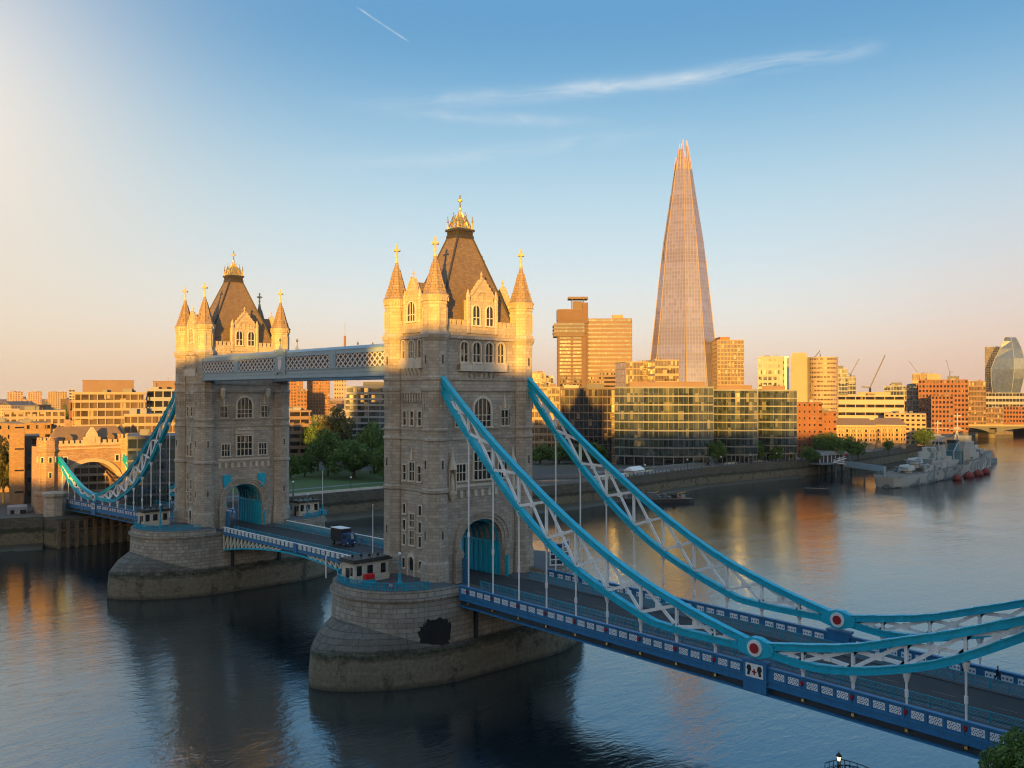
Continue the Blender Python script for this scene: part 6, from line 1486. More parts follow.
for k, (px, py, lb) in enumerate(((-131, 206, 'tiny person on the riverside walk beside the pale terrace'), (-136.5, 272, 'tiny person in white on the riverside walk before the widest glass office'), (-140, 312, 'tiny dark person on the riverside walk before the golden streaked office'))):
    person(lb, px, py, 8.02, radians(90+k*140), ((.02, .02, .03), (.55, .55, .55), (.03, .03, .03))[k], (.02, .02, .03), .3, 1)

# ================================================================== trees
import numpy as np
def leaf_mat(name, dark, light, warm):
    m, nt, N, L, b = newmat(name); g = G(nt); geo = N.new('ShaderNodeNewGeometry'); pos = geo.outputs['Position']
    n = g.noise(pos, 0.55, 3); r = geo.outputs['Random Per Island']
    f = g.math('ADD', g.math('MULTIPLY', n, .6), g.math('MULTIPLY', r, .45)); c = g.mix(f, dark, light); c = g.mix(g.math('MULTIPLY', g.math('GREATER_THAN', r, .86), .5), c, warm)
    L.new(c, b.inputs['Base Color']); b.inputs['Roughness'].default_value = .65
    tr = N.new('ShaderNodeBsdfTranslucent'); L.new(c, tr.inputs[0]); mx = N.new('ShaderNodeMixShader'); mx.inputs[0].default_value = .25
    L.new(b.outputs[0], mx.inputs[1]); L.new(tr.outputs[0], mx.inputs[2]); L.new(mx.outputs[0], N['Material Output'].inputs[0]); return m
MT['leaf'] = leaf_mat('green_foliage', (0.032, 0.075, 0.012), (0.13, 0.225, 0.038), (0.20, 0.24, 0.05))
MT['leaf2'] = leaf_mat('olive_foliage', (0.045, 0.055, 0.010), (0.15, 0.14, 0.03), (0.22, 0.15, 0.04))
MT['bark'] = plain('bark', (0.07, 0.055, 0.04), 0.9, 0, .4, 2.0)
def crown_mesh(name, R, RZ, leaf, n, seed, clumps, mat, zc):
    rs = np.random.RandomState(seed)
    d = rs.normal(size=(clumps, 3)); d /= np.linalg.norm(d, axis=1)[:, None]; d[:, 2] = np.where(d[:, 2] < -0.45, -d[:, 2]*.6, d[:, 2])
    rad = rs.uniform(.35, .92, clumps)**.6; C = d*rad[:, None]*np.array([R, R, RZ]); cr = rs.uniform(.20, .36, clumps)*R
    C = np.vstack([C, [[0, 0, -.1*RZ], [0.2*R, 0, .2*RZ], [-.2*R, .1*R, 0]]]); cr = np.append(cr, [.42*R]*3); k = len(C)
    w = cr**2; idx = rs.choice(k, n, p=w/w.sum()); v = rs.normal(size=(n, 3)); v /= np.linalg.norm(v, axis=1)[:, None]
    P = C[idx]+v*(cr[idx]*rs.uniform(.72, 1.06, n))[:, None]*np.array([1, 1, .85])
    nrm = v+rs.normal(scale=.55, size=(n, 3)); nrm /= np.linalg.norm(nrm, axis=1)[:, None]
    t = np.cross(nrm, rs.normal(size=(n, 3))); t /= np.linalg.norm(t, axis=1)[:, None]; b = np.cross(nrm, t)
    s = leaf*rs.uniform(.6, 1.3, n)[:, None]; V = np.stack([P-t*s, P-b*s*.6, P+t*s, P+b*s*.6], 1).reshape(-1, 3); V[:, 2] += zc
    me = bpy.data.meshes.new(name); me.vertices.add(4*n); me.vertices.foreach_set('co', V.astype(np.float32).ravel()); me.loops.add(4*n); me.loops.foreach_set('vertex_index', np.arange(4*n, dtype=np.int32))
    me.polygons.add(n); me.polygons.foreach_set('loop_start', np.arange(0, 4*n, 4, dtype=np.int32)); me.polygons.foreach_set('loop_total', np.full(n, 4, dtype=np.int32)); me.update(calc_edges=True); me.validate()
    me.materials.append(MT[mat]); return me
def tree_proto(name, label, R, RZ, H, leaf, n, seed, clumps=26, mat='leaf'):
    T = empty(name, label, 'tree', (0, 0, 0)); m = MB(); rnd = random.Random(seed); zc = H-RZ
    m.lathe(0, 0, [(.055*R+.12, 0), (.045*R+.08, zc*.5), (.03*R+.05, zc)], 8)
    for k in range(6):
        a = 2*pi*k/6+rnd.random(); e = (cos(a)*R*.6, sin(a)*R*.6, zc+RZ*rnd.uniform(-.1, .5)); mid = (cos(a)*R*.2, sin(a)*R*.2, zc*.75); m.tube((0, 0, zc*.5), mid, .03*R+.03, 6, .022*R); m.tube(mid, e, .022*R, 6, .006*R)
    m.build('trunk', MT['bark'], T)
    o = bpy.data.objects.new('crown', crown_mesh('crown', R, RZ, leaf, n, seed, clumps, mat, zc)); COL.objects.link(o); o.parent = T; KIDS.setdefault(T, []).append(o); ORG[o] = ORG[T]
    return T
near_tree = tree_proto('riverside_tree', 'dense dark green tree top at the bottom right corner', 3.5, 4.2, 13.3, .15, 22000, 3, 60)
near_tree.location = (95.9, -25.2, 5.0)
PROT = [tree_proto('park_tree', '', 8.4, 8.2, 16.0, .42, 6500, 21, 44), tree_proto('park_tree', '', 6.8, 9.0, 18.5, .40, 5400, 22, 36), tree_proto('park_tree', '', 5.2, 4.9, 10.0, .36, 3400, 23, 26), tree_proto('park_tree', '', 6.3, 8.4, 17.0, .40, 5200, 24, 34, 'leaf2')]
USED = [False]*4
def tree(k, x, y, sc, label, z=8.0, rz=0.0, group=None):
    if not USED[k]: USED[k] = True; o = PROT[k]
    else: o = copy_tree(PROT[k])
    o.location = (x, y, z); o.rotation_euler = (0, 0, rz); o.scale = (sc[0], sc[0], sc[1]) if isinstance(sc, tuple) else (sc, sc, sc); o['label'] = label
    if group: o['group'] = group
TREES = [
    (0, -209.3, 117.2, (1.21, 0.98), 'broad round tree in front, largest of the park trees between the towers', 8.0, 5.7),
    (0, -227.2, 115.7, (0.98, 1.25), 'round mid green tree left of the largest park tree', 8.0, 5.7),
    (3, -242.7, 128.5, (1.29, 1.74), 'tall tree with sunlit orange crown behind the round park trees', 8.0, 0.3),
    (1, -252.0, 125.8, (0.92, 1.45), 'tall dark green tree next to the brown terraced flats', 8.0, 0.5),
    (0, -223.5, 137.2, (0.95, 1.41), 'dark tree right of the largest park tree, before the grey banded office', 8.0, 5.0),
    (0, -194.1, 121.8, (0.67, 0.88), 'tree touching the nearer tower edge at the right of the park', 8.0, 4.4),
    (2, -224.8, 96.4, (0.75, 1.01), 'small shaded tree beside the farther tower, at the park edge', 8.0, 4.0),
    (2, -229.6, 105.8, (0.69, 1.07), 'small tree between shaded tree and round park tree', 8.0, 1.8),
    (2, -213.9, 232.3, (1.12, 1.02), 'leftmost round tree in the row before the gold-lit block', 8.0, 3.6),
    (2, -208.6, 240.8, (1.23, 1.11), 'second round tree before the gold-lit block', 8.0, 3.6),
    (2, -203.3, 249.3, (1.23, 1.05), 'round tree below the dark office, middle of the row', 8.0, 3.5),
    (2, -198.7, 257.2, (1.14, 1.09), 'rightmost round tree of the row below the dark office', 8.0, 1.0),
    (1, -143.1, 285.7, (0.57, 0.75), 'slim tree between the widest and the golden streaked glass offices', 8.0, 2.6),
    (2, -142.6, 320.0, (0.67, 1.13), 'small tree at the right foot of the golden streaked glass office', 8.0, 2.4),
    (2, -138.0, 330.7, (0.68, 0.95), 'small tree before the narrow curved glass office', 8.0, 4.3),
    (2, -134.9, 338.4, (0.53, 0.67), 'tiny tree at the corner of the narrow curved glass office', 8.0, 6.0),
    (2, -124.8, 341.8, (0.89, 0.86), 'low dark tree beside the plain brick block', 8.0, 5.7),
    (0, -128.3, 367.4, (0.88, 0.91), 'bright green tree between brick block and river warehouse', 8.0, 3.3),
    (0, -127.4, 385.9, (0.76, 0.77), 'large dark green tree hiding the left end of the warehouse', 8.0, 2.7),
    (2, -126.6, 398.4, (0.79, 0.98), 'dark tree right of the large one before the warehouse', 8.0, 1.6),
    (1, -126.3, 435.3, (0.41, 0.53), 'narrow dark tree before the warehouse middle', 8.0, 0.2),
    (0, -143.5, 526.5, (0.76, 0.77), 'dark green tree behind the warship masts', 8.0, 0.2),
    (2, -153.3, 285.1, (0.45, 0.66), 'small tree in front of the widest glass office', 8.0, 2.8),
    (3, -212.8, -15.0, (0.70, 1.28), 'tall yellow green tree at the left edge of the photo', 8.0, 1.9),
    (3, -206.1, -13.8, (0.37, 0.99), 'lower yellow green tree right of the tall one at the left edge', 8.0, 2.3),
    (2, -517.1, 99.1, (0.65, 2.87), 'dark tree by the red roofed block left of the cream office', 8.0, 5.4),
    (2, -265.5, 16.4, (0.62, 2.22), 'dark tree above the orange wall, left of the gatehouse roof', 8.0, 3.2),]
for (k, x, y, sc, lb, z, rz) in TREES: tree(k, x, y, (sc[0]*1.12, sc[1]*1.1), lb, z-1.5*sc[1], rz)
# street lamps on the riverside walk
def walk_lamp(label, x, y, group='black lamp posts on the south bank'):
    L_ = empty('street_lamp', label, 'street lamp', (x, y, 8.0), 0, group)
    m = MB(); m.lathe(x, y, [(.25, 8.0), (.22, 9.0), (.1, 9.2), (.08, 12.6), (.2, 12.7)], 8); m.build('post', MT['black'], L_)
    m = MB(); m.ball((x, y, 13.0), .38, 10, 6); m.build('globe', MT['white'], L_)
    return L_
for (x, y, lb) in ((-165.5, 63.5, 'black globe lamp on the park path, nearest the farther tower'), (-167.0, 88, 'black globe lamp on the park path, midway between the towers'), (-128.5, 186, 'globe lamp at the corner of the pale terrace'), (-131.5, 214, 'globe lamp on the walk right of the pale terrace'),
                 (-138.5, 254, 'globe lamp before the left half of the widest glass office'), (-139, 282, 'globe lamp before the right half of the widest glass office'), (-136.5, 304, 'globe lamp before the golden streaked glass office'), (-135, 326, 'globe lamp before the narrow curved glass office'), (-136, 346, 'globe lamp left of the white landing pavilion'), (-141, 420, 'globe lamp before the warehouse trees'), (-143, 452, 'globe lamp before the warehouse arches')):
    walk_lamp(lb, x, y)
# railing posts, planters, benches and a marquee on the riverside walk
def bank_rail(label, pts):
    R = empty('river_railing', label, 'railing', (*pts[len(pts)//2], GZ+1))
    m = MB()
    for a, b in zip(pts, pts[1:]):
        n = max(1, round(hypot(b[0]-a[0], b[1]-a[1])/3.2))
        for k in range(n): x, y = lerp(a[0], b[0], k/n)-.5, lerp(a[1], b[1], k/n); m.box(x-.13, x+.13, y-.13, y+.13, GZ+.9, GZ+2.2)
    m.build('post', MT['greydark'], R)
    for z in (GZ+1.45, GZ+2.05):
        m = MB()
        for a, b in zip(pts, pts[1:]): m.bar((a[0]-.5, a[1], z), (b[0]-.5, b[1], z), .08)
        m.build('rail', MT['grey'], R)
bank_rail('grey river railing along the walk, from the terrace to the pavilion', BANK[12:17])
bank_rail('grey river railing before the warehouse, behind the warship', BANK[17:21])
def planter(label, x, y, L, rz):
    P = empty('planter', label, 'planter', (x, y, GZ), rz); m = MB(); m.box(-L/2, L/2, -.9, .9, 0.02, .75); m.build('trough', MT['trim'], P, True)
    m = MB(); rnd = random.Random(int(x*3+y)); 
    for k in range(int(L*26)):
        px, py, pz = rnd.uniform(-L/2+.2, L/2-.2), rnd.uniform(-.7, .7), .75+rnd.random()**.7*.9; d = [rnd.uniform(-.28, .28) for _ in range(6)]
        m.add([(px+d[0], py+d[1], pz), (px+d[2], py+d[3], pz+.22), (px+d[4], py+d[5], pz+.05)], [(0, 1, 2)])
    m.build('hedge', MT['leaf'], P, True)
for (x, y, L, r, lb) in ((-146, 232, 12, 98, 'long stone planter before the left end of the widest glass office'), (-150, 250, 12, 98, 'long stone planter before the middle of the widest glass office'), (-152, 272, 11, 96, 'long stone planter before the right end of the widest glass office'), (-148, 304, 9, 92, 'stone planter before the golden streaked glass office'), (-146, 326, 9, 92, 'stone planter before the narrow curved glass office')): planter(lb, x, y, L, radians(r))
def bench(label, x, y, rz):
    P = empty('bench', label, 'bench', (x, y, GZ), rz, 'benches on the riverside walk'); m = MB(); m.box(-1.2, 1.2, -.3, .3, .42, .5); m.build('seat', MT['timber'], P, True)
    m = MB(); m.box(-1.2, 1.2, .26, .34, .5, .95); m.build('backrest', MT['timber'], P, True)
    for q in (-.9, .9): m = MB(); m.box(q-.06, q+.06, -.26, .26, 0.02, .42); m.build('leg', MT['greydark'], P, True)
for k, (x, y, lb) in enumerate(((-137, 222, 'timber bench nearest the pale terrace'), (-140.5, 245, 'timber bench second along the walk from the pale terrace'), (-140, 268, 'timber bench before the right half of the widest glass office'), (-139, 296, 'timber bench nearest the golden streaked glass office'))): bench(lb, x, y, radians(95))
Mq = empty('marquee', 'white peaked marquee beside the sunken arena on the riverside walk', 'marquee', (-136.5, 213.0, GZ), radians(97))
m = MB(); m.add([(-5, -2.5, 2.6), (5, -2.5, 2.6), (5, 2.5, 2.6), (-5, 2.5, 2.6), (-4.5, 0, 4.2), (4.5, 0, 4.2)], [(0, 1, 5, 4), (1, 2, 5), (2, 3, 4, 5), (3, 0, 4)]); m.build('canopy', MT['white'], Mq, True)
for xx in (-4.9, 0, 4.9):
    for yy in (-2.4, 2.4): m = MB(); m.box(xx-.07, xx+.07, yy-.07, yy+.07, .02, 2.65); m.build('pole', MT['metal'], Mq, True)
m = MB(); m.box(-4.9, 4.9, 2.3, 2.4, .3, 2.6); m.build('back_wall', MT['white'], Mq, True)
# ================================================================== river craft
MT['ship_pale'] = plain('pale_grey_ship_paint', (0.32, 0.34, 0.34), 0.5, 0, .2, .2)
def camo():
    m, nt, N, L, b = newmat('ship_camouflage_paint'); g = G(nt); pos = g.pos(); sp = N.new('ShaderNodeSeparateXYZ'); L.new(pos, sp.inputs[0])
    n = g.noise(pos, .085, 1, .4, .8); f = g.math('ADD', n, g.math('MULTIPLY', g.math('SUBTRACT', sp.outputs[1], 400.0), .0011))
    c = g.ramp(f, [(0, (0.38, 0.40, 0.39)), (.47, (0.15, 0.185, 0.21)), (.56, (0.27, 0.32, 0.32)), (.66, (0.08, 0.10, 0.12))], 'CONSTANT')
    L.new(c, b.inputs['Base Color']); b.inputs['Roughness'].default_value = .5; return m
MT['camo'] = camo(); MT['deckwood'] = plain('deck_planking', (0.16, 0.13, 0.10), .8, 0, .3, .5)
MT['shipblue'] = plain('teal_grey_ship_paint', (0.06, 0.14, 0.18), .5, 0, .2, .3)
def warship():
    ang = atan2(177, -16); S = empty('warship', 'grey camouflaged warship with two funnels moored at the right', 'warship', (-75.0, 319.0, 0.0), ang)
    st = [(0, 4.2, 5.6), (6, 6.8, 5.7), (25, 8.8, 5.8), (60, 9.6, 6.1), (100, 9.6, 6.6), (101, 9.6, 8.0), (130, 8.6, 8.5), (150, 6.4, 9.0), (168, 3.2, 9.8), (179, .25, 10.6)]
    m = MB(); V = []
    for i, (x, hb, z) in enumerate(st):
        kx = 3.0 if i == 0 else (-4.0 if i == len(st)-1 else 0)
        V += [(x+kx, -hb*.72, -2), (x+kx*.6, -hb*.9, 1.2), (x, -hb, z), (x, hb, z), (x+kx*.6, hb*.9, 1.2), (x+kx, hb*.72, -2)]
    n = len(st); F_ = [(6*i+k, 6*(i+1)+k, 6*(i+1)+k+1, 6*i+k+1) for i in range(n-1) for k in range(5)]; F_ += [tuple(range(5, -1, -1)), tuple(range(6*n-6, 6*n))]
    m.add(V, F_); m.build('hull', MT['camo'], S, True)
    m = MB(); V = []
    for (x, hb, z) in st: V += [(x, -hb*.97, z+.02), (x, hb*.97, z+.02)]
    m.add(V, [(2*i, 2*i+2, 2*i+3, 2*i+1) for i in range(n-1)]); m.build('deck', MT['deckwood'], S, True)
    m = MB()
    for (x0, h0, z0), (x1, h1, z1) in zip(st, st[1:]):
        m.bar((x0+1, -h0*.8, -.1), (x1, -h1*.85, -.1), .2, .9)
    m.build('boot_topping', MT['black'], S, True)
    def blkp(name, mat, *bx):
        m = MB()
        for (x0, x1, hw, z0, z1) in bx: m.prism(rr(x0, x1, hw), z0, z1)
        return m.build(name, MT[mat], S, True)
    def rr(x0, x1, hw): c = min(hw, (x1-x0)/2)*.35; return [(x0+c, -hw), (x1-c, -hw), (x1, -hw+c), (x1, hw-c), (x1-c, hw), (x0+c, hw), (x0, hw-c), (x0, -hw+c)]
    blkp('aft_superstructure', 'camo', (44, 74, 6.0, 5.8, 9.0), (52, 72, 5.2, 9.0, 12.2), (58, 70, 4.2, 12.2, 15.4), (61, 67, 3.0, 15.4, 18.0))
    blkp('midship_deckhouse', 'ship_pale', (74, 112, 5.6, 6.2, 9.6), (80, 88, 4.5, 9.6, 11.8))
    blkp('hangar', 'shipblue', (94, 104, 6.2, 6.6, 14.5))
    blkp('bridge_tower', 'ship_pale', (110, 132, 6.4, 8.0, 12.2), (113, 129, 5.6, 12.2, 15.6), (115, 127, 5.0, 15.6, 19.0), (117, 125, 4.2, 19.0, 22.6))
    for x, mat in ((82, 'ship_pale'), (106, 'shipblue')):
        m = MB(); m.add([(x+a, b, 9) for a, b in rr(-4, 4, 2.6)]+[(x-1.8+a, b, 20) for a, b in rr(-3.4, 3.4, 2.2)], [(k, (k+1)%8, 8+(k+1)%8, 8+k) for k in range(8)]+[tuple(range(8, 16))]); f = m.build('funnel', MT[mat], S, True)
        m = MB(); m.prism([(x-1.9+a, b) for a, b in rr(-3.6, 3.6, 2.4)], 19.0, 20.6); m.build('funnel_cap', MT['black'], f, True)
    def turret(x, z, dirn):
        m = MB(); m.add([(x+dirn*a, b, z) for a, b in ((-4, -3), (2.5, -3.4), (4, -2), (4, 2), (2.5, 3.4), (-4, 3))]+[(x+dirn*a, b, z+2.7) for a, b in ((-3.6, -2.4), (1.6, -2.7), (2.6, -1.6), (2.6, 1.6), (1.6, 2.7), (-3.6, 2.4))], [(k, (k+1)%6, 6+(k+1)%6, 6+k) for k in range(6)]+[tuple(range(6, 12))])
        m.lathe(x, 0, [(2.6, z-2.5), (2.6, z)], 12); t = m.build('gun_turret', MT['camo'], S, True)
        for q in (-1.5, 0, 1.5): m = MB(); m.tube((x+dirn*3.2, q, z+1.4), (x+dirn*11, q, z+2.4), .34, 8, .22); m.build('gun_barrel', MT['ship_pale'], t, True)
    turret(30, 7.2, -1); turret(42, 10.2, -1); turret(150, 10.2, 1); turret(138, 13.2, 1)
    for x, h in ((78, 33), (112, 37)):
        m = MB(); m.tube((x, 0, 9), (x, 0, h), .45, 8, .22); m.tube((x-5, -3.2, 9), (x, 0, h*.72), .35, 6); m.tube((x-5, 3.2, 9), (x, 0, h*.72), .35, 6)
        m.bar((x, -5.5, h*.86), (x, 5.5, h*.86), .35); m.bar((x, -3.4, h*.72), (x, 3.4, h*.72), .4); m.boxc((x, 0, h*.74), 2.6, 3.0, 1.4); m.boxc((x+.8, 0, h*.95), .5, 3.6, .9); m.build('mast', MT['ship_pale'], S, True)
    for x, yy in ((88, -5), (88, 5), (100, -6.6), (100, 6.6)): m = MB(); m.tube((x, yy, 7), (x, yy, 15), .4, 6); m.tube((x, yy, 14.6), (x+9, yy, 20), .3, 6, .18); m.build('deck_crane', MT['ship_pale'], S, True)
    random.seed(4)
    for k in range(26):
        x = random.uniform(8, 135); yy = random.choice((-1, 1))*random.uniform(4.8, 7.2); z = 6.0+(x > 100)*1.8; m = MB(); w = random.uniform(.6, 1.8); m.box(x-w, x+w, yy-.6, yy+.6, z, z+random.uniform(.8, 2.4)); m.build('deck_fitting', MT[random.choice(('ship_pale', 'shipblue', 'camo'))], S, True)
    for k in range(5): m = MB(); zz = 9.0+k; x = 53+k*3.1; m.lathe(x, -5.4, [(.9, 9.0), (.9, 10.4), (.5, 11.0)], 8); m.build('small_gun', MT['ship_pale'], S, True)
    m = MB()
    for (x0, h0, z0), (x1, h1, z1) in zip(st, st[1:]):
        for s in (-1, 1): m.bar((x0, s*h0*.97, z0+1.05), (x1, s*h1*.97, z1+1.05), .06); m.bar((x0, s*h0*.97, z0+.55), (x1, s*h1*.97, z1+.55), .05); m.bar((x0, s*h0*.97, z0), (x0, s*h0*.97, z0+1.1), .07)
    m.build('deck_rail', MT['ship_pale'], S, True)
    m = MB(); m.tube((1.5, 0, 5.6), (0.2, 0, 11), .09, 6); m.build('flag_staff', MT['white'], S, True)
    return S, ang
ship, sa = warship(); ship.scale = (1, 1, .9)
fl = plain('red_fender_rubber', (0.17, 0.025, 0.018), .6, 0, .25, .6)
for k, (dx, lb, r) in enumerate(((66, 'red round fender afloat beside the warship, nearest its stern', 2.3), (86, 'orange red fender afloat, second from the warship stern', 2.6), (103, 'red fender afloat, third along the warship side', 2.5), (118, 'red fender afloat nearest the warship bow', 2.2))):
    c, s = cos(sa), sin(sa); x, y = -75+dx*c+13.0*s, 319+dx*s-13.0*c
    F_ = empty('ship_fender', lb, 'fender', (x, y, 0), sa, 'red fenders beside the warship'); m = MB(); m.lathe(0, 0, [(.2, -.9), (r*.8, -.4), (r, .6), (r*.9, 1.8), (r*.5, 2.7), (.2, 3.0)], 12); m.v = [(a*1.15, b, z) for a, b, z in m.v]; m.build('float', fl, F_, True)
    m = MB(); m.lathe(0, 0, [(.3, 2.9), (.3, 3.3)], 8); m.build('mooring_eye', MT['black'], F_, True)
# landing pavilion, stairs and footbridge to the ship
Pv = empty('landing_pavilion', 'white landing pavilion with glazed roof on piles by the river wall', 'pavilion', (-128, 366, 0), radians(80))
m = MB(); m.box(-14, 14, -7, 6, 6.2, 6.9); m.build('platform', MT['grey'], Pv, True)
for xx in (-12, -4, 4, 12):
    for yy in (-6, 4): m = MB(); m.lathe(xx, yy, [(.55, -3), (.55, 6.2)], 8); m.build('pile', MT['black'], Pv, True)
m = MB(); m.box(-11, 9, -3.5, 4, 6.9, 11.0); m.build('glazed_hall', MT['g_grey'], Pv, True)
m = MB(); m.prismF(lambda a, b, z: (a, b, z), [(-13, 11.0), (11, 11.0), (9, 12.6), (-5, 13.4), (-13, 11.6)], -5.5, 5.5); m.build('roof', MT['grey'], Pv, True)
for k in range(7): m = MB(); m.box(-11+k*3.2, -10.7+k*3.2, -3.7, -3.5, 6.9, 11.0); m.build('mullion', MT['white'], Pv, True)
Sg = empty('stair_gantry', 'white zigzag gangway stair between pavilion and footbridge', 'gangway', (-113, 357, 0))
m = MB(); 
for a, b in (((-120, 362, 7.5), (-113, 357, 10)), ((-113, 357, 10), (-118, 353, 8)), ((-118, 353, 8), (-110, 355, 7))):
    m.bar(a, b, 1.4, .25); m.bar((a[0], a[1], a[2]+1.1), (b[0], b[1], b[2]+1.1), .16); 
m.build('flight', MT['white'], Sg)
for xx, yy, h in ((-113, 357, 12), (-117, 354, 10), (-110, 355, 12.5)): m = MB(); m.tube((xx, yy, -3), (xx, yy, h), .4, 8); m.build('pile', MT['greydark'], Sg)
m = MB(); m.boxc((-112.5, 357, 12), .9, .9, 1.0); m.build('beacon', MT['red'], Sg)
Fb = empty('footbridge', 'pale blue grey box footbridge leading to the warship stern', 'footbridge', (-98, 347, 0))
a, b = (-112, 356, 6.0), (-84, 338, 6.0); m = MB(); m.bar(a, b, 2.6, .4); m.build('deck', MT['greyblue'], Fb)
d = Vector((b[0]-a[0], b[1]-a[1], 0)).normalized(); nn = Vector((-d.y, d.x, 0))
for s in (-1, 1):
    m = MB()
    for z in (6.2, 8.4): m.bar(tuple(Vector(a)+nn*1.3*s+Vector((0, 0, z-6))), tuple(Vector(b)+nn*1.3*s+Vector((0, 0, z-6))), .22, .3)
    for k in range(17):
        p = Vector(a).lerp(Vector(b), k/16)+nn*1.3*s; m.bar((p.x, p.y, 6.2), (p.x, p.y, 8.4), .14)
    m.build('side_truss', MT['greyblue'], Fb)
    m = MB(); m.bar(tuple(Vector(a)+nn*1.3*s+Vector((0, 0, 1.2))), tuple(Vector(b)+nn*1.3*s+Vector((0, 0, 1.2))), .05, 1.9); m.build('side_panel', MT['greyblue'], Fb)
for k in (.05, .5, .97): p = Vector(a).lerp(Vector(b), k); m = MB(); m.tube((p.x, p.y, -3), (p.x, p.y, 6), .5, 8); m.build('pile', MT['greydark'], Fb)
# barges
def barge(label, x, y, rz, L, Wd, load=True, nm='barge'):
    B_ = empty(nm, label, 'barge', (x, y, 0), rz); m = MB(); P = [(-L/2, -Wd/2), (L*.38, -Wd/2), (L/2, -Wd*.2), (L/2, Wd*.2), (L*.38, Wd/2), (-L/2, Wd/2)]
    m.prism(P, -1, 1.5); m.build('hull', MT['black'], B_, True); m = MB(); m.prism(inset(P, .3), 1.5, 1.62); m.build('deck', MT['deckwood'], B_, True)
    if load:
        rnd = random.Random(int(L*7))
        for k in range(9): m = MB(); xx = lerp(-L*.42, L*.3, k/8); h = rnd.uniform(.6, 2.4); m.box(xx-.8, xx+.7, -Wd*.3*rnd.uniform(.4, 1), Wd*.3*rnd.uniform(.4, 1), 1.6, 1.6+h); m.build('cargo', MT[rnd.choice(('black', 'greydark', 'shipblue', 'concrete', 'grey'))], B_, True)
        m = MB(); m.box(-L*.4, -L*.22, -Wd*.3, Wd*.3, 1.62, 4.0); m.build('wheelhouse', MT['greydark'], B_, True)
        m = MB(); m.tube((L*.2, 0, 1.6), (L*.2, 0, 3.6), .2, 6); m.tube((L*.2, 0, 3.5), (L*.36, 0, 4.2), .16, 6); m.build('derrick', MT['orangeyellow'], B_, True)
    return B_
MT['orangeyellow'] = plain('yellow_crane_paint', (0.55, 0.33, 0.05), .5)
barge('cluttered dark work barge with a yellow derrick, moored by the terrace', -108.5, 199.5, radians(52), 21, 5.5)
barge('dark barge lying behind the work barge with the yellow derrick', -116.0, 194.0, radians(52), 17, 5.0)
barge('low dark mooring float alone in the middle of the river', -87.5, 280.0, radians(20), 11, 2.4, False, 'mooring_float')
Tb = empty('tug_boat', 'small dark boat with pinkish wheelhouse beyond the warship bow', 'boat', (-103, 530, 0), radians(95)); m = MB(); m.prism([(-9, -2.8), (5, -2.8), (10, 0), (5, 2.8), (-9, 2.8)], -.8, 2.6); m.build('hull', MT['shipblue'], Tb, True)
m = MB(); m.box(-5, 2, -2, 2, 2.6, 5.6); m.box(-2, 1.2, -1.6, 1.6, 5.6, 7.6); m.build('wheelhouse', MT['pink'], Tb, True)
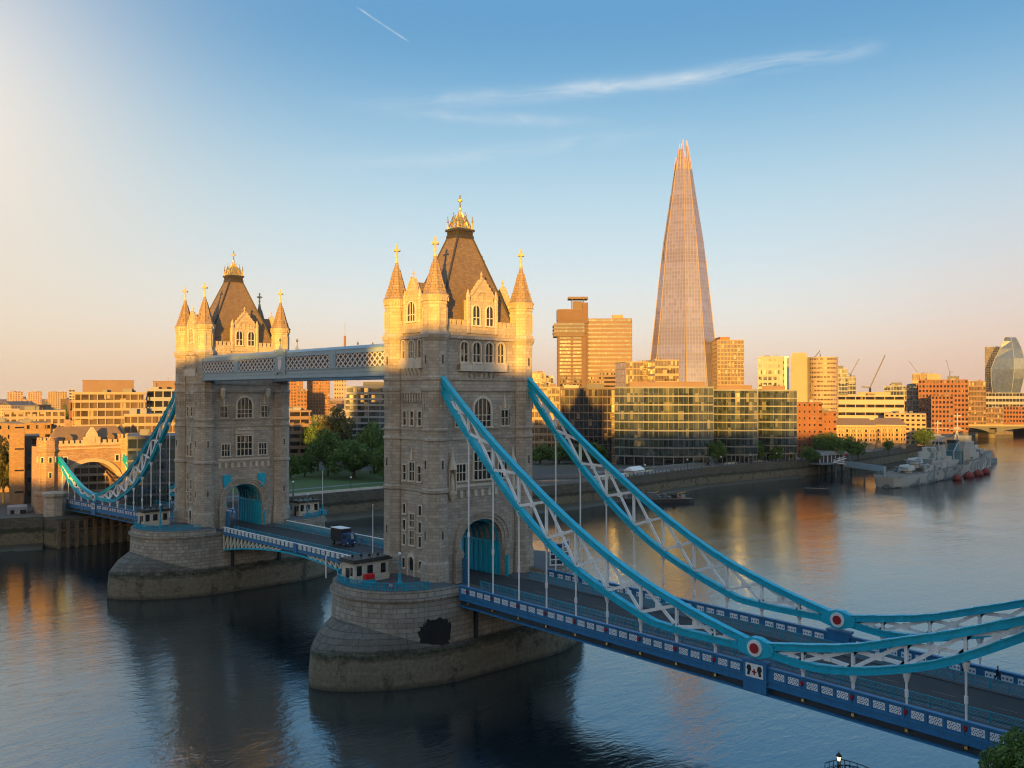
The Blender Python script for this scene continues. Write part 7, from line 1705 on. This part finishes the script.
# lamp and hump-backed gangway at the bottom edge
Lm = empty('quay_lamp', 'lit black lantern on a post at the bottom edge', 'street lamp', (76.2, -16.9, 5.0)); x, y = 76.2, -16.9
m = MB(); m.lathe(x, y, [(.16, 5.0), (.14, 5.8), (.075, 6.0), (.065, 7.7), (.12, 7.75), (.07, 7.85), (.06, 8.25), (.12, 8.3)], 10); m.build('post', MT['black'], Lm)
lg, nt, N, L, b_ = newmat('lit_lantern_glass'); b_.inputs['Base Color'].default_value = (.9, .7, .45, 1); b_.inputs['Emission Color'].default_value = (1.0, .62, .28, 1); b_.inputs['Emission Strength'].default_value = 1.5
m = MB(); m.lathe(x, y, [(.11, 8.3), (.2, 8.72)], 8); m.build('lantern_glass', lg, Lm)
m = MB(); m.lathe(x, y, [(.29, 8.72), (.25, 8.82), (.1, 9.0), (.04, 9.05), (.05, 9.15)], 8); m.build('lantern_cap', MT['black'], Lm)
Gw = empty('gangway', 'black hump backed gangway rail beside the lit lantern', 'gangway', (78.0, -15.6, 5.0))
def gp(t, z): return (76.0+.684*t+.35*0, -17.3+.729*t, z)
arc = [(t, 7.95-.20*abs(t-1.0)**1.4) for t in (-.5, -.1, .3, .7, 1.0, 1.4, 1.9, 2.6, 3.4, 4.2)]
for off in (0.0, 1.3):
    o = Vector((-.729*off, .684*off, 0))
    m = MB(); m.path([tuple(Vector(gp(t, z))+o) for t, z in arc], .045, 6)
    m.path([tuple(Vector(gp(t, z-.5))+o) for t, z in arc], .03, 6)
    for t, z in arc: m.tube(tuple(Vector(gp(t, z-1.1))+o), tuple(Vector(gp(t, z))+o), .035, 6)
    m.build('handrail', MT['black'], Gw)
m = MB(); V = []
for t, z in arc: V += [tuple(Vector(gp(t, z-1.1))), tuple(Vector(gp(t, z-1.1))+Vector((-.729*1.3, .684*1.3, 0))), tuple(Vector(gp(t, z-1.25))), tuple(Vector(gp(t, z-1.25))+Vector((-.729*1.3, .684*1.3, 0)))]
n = len(arc); m.add(V, [f for i in range(n-1) for f in ((4*i, 4*i+4, 4*i+5, 4*i+1), (4*i+2, 4*i+3, 4*i+7, 4*i+6), (4*i, 4*i+2, 4*i+6, 4*i+4), (4*i+1, 4*i+5, 4*i+7, 4*i+3))]); m.build('walkway', MT['greydark'], Gw)

# ------------------------------------------------------------------ morning haze over the whole place
hz, nt, N, L, b_ = newmat('morning_haze'); N.remove(b_)
pv = N.new('ShaderNodeVolumePrincipled'); pv.inputs['Color'].default_value = (0.95, 0.88, 0.82, 1); pv.inputs['Density'].default_value = 0.00003; pv.inputs['Anisotropy'].default_value = 0.2
L.new(pv.outputs[0], N['Material Output'].inputs['Volume'])
m = MB(); m.box(-9500, 2000, -3500, 9500, -5.0, 330.0); o = m.build('haze', hz); o['kind'] = 'stuff'; o['label'] = 'thin warm morning haze in the air'; o['category'] = 'haze'
cy.volume_bounces = 0
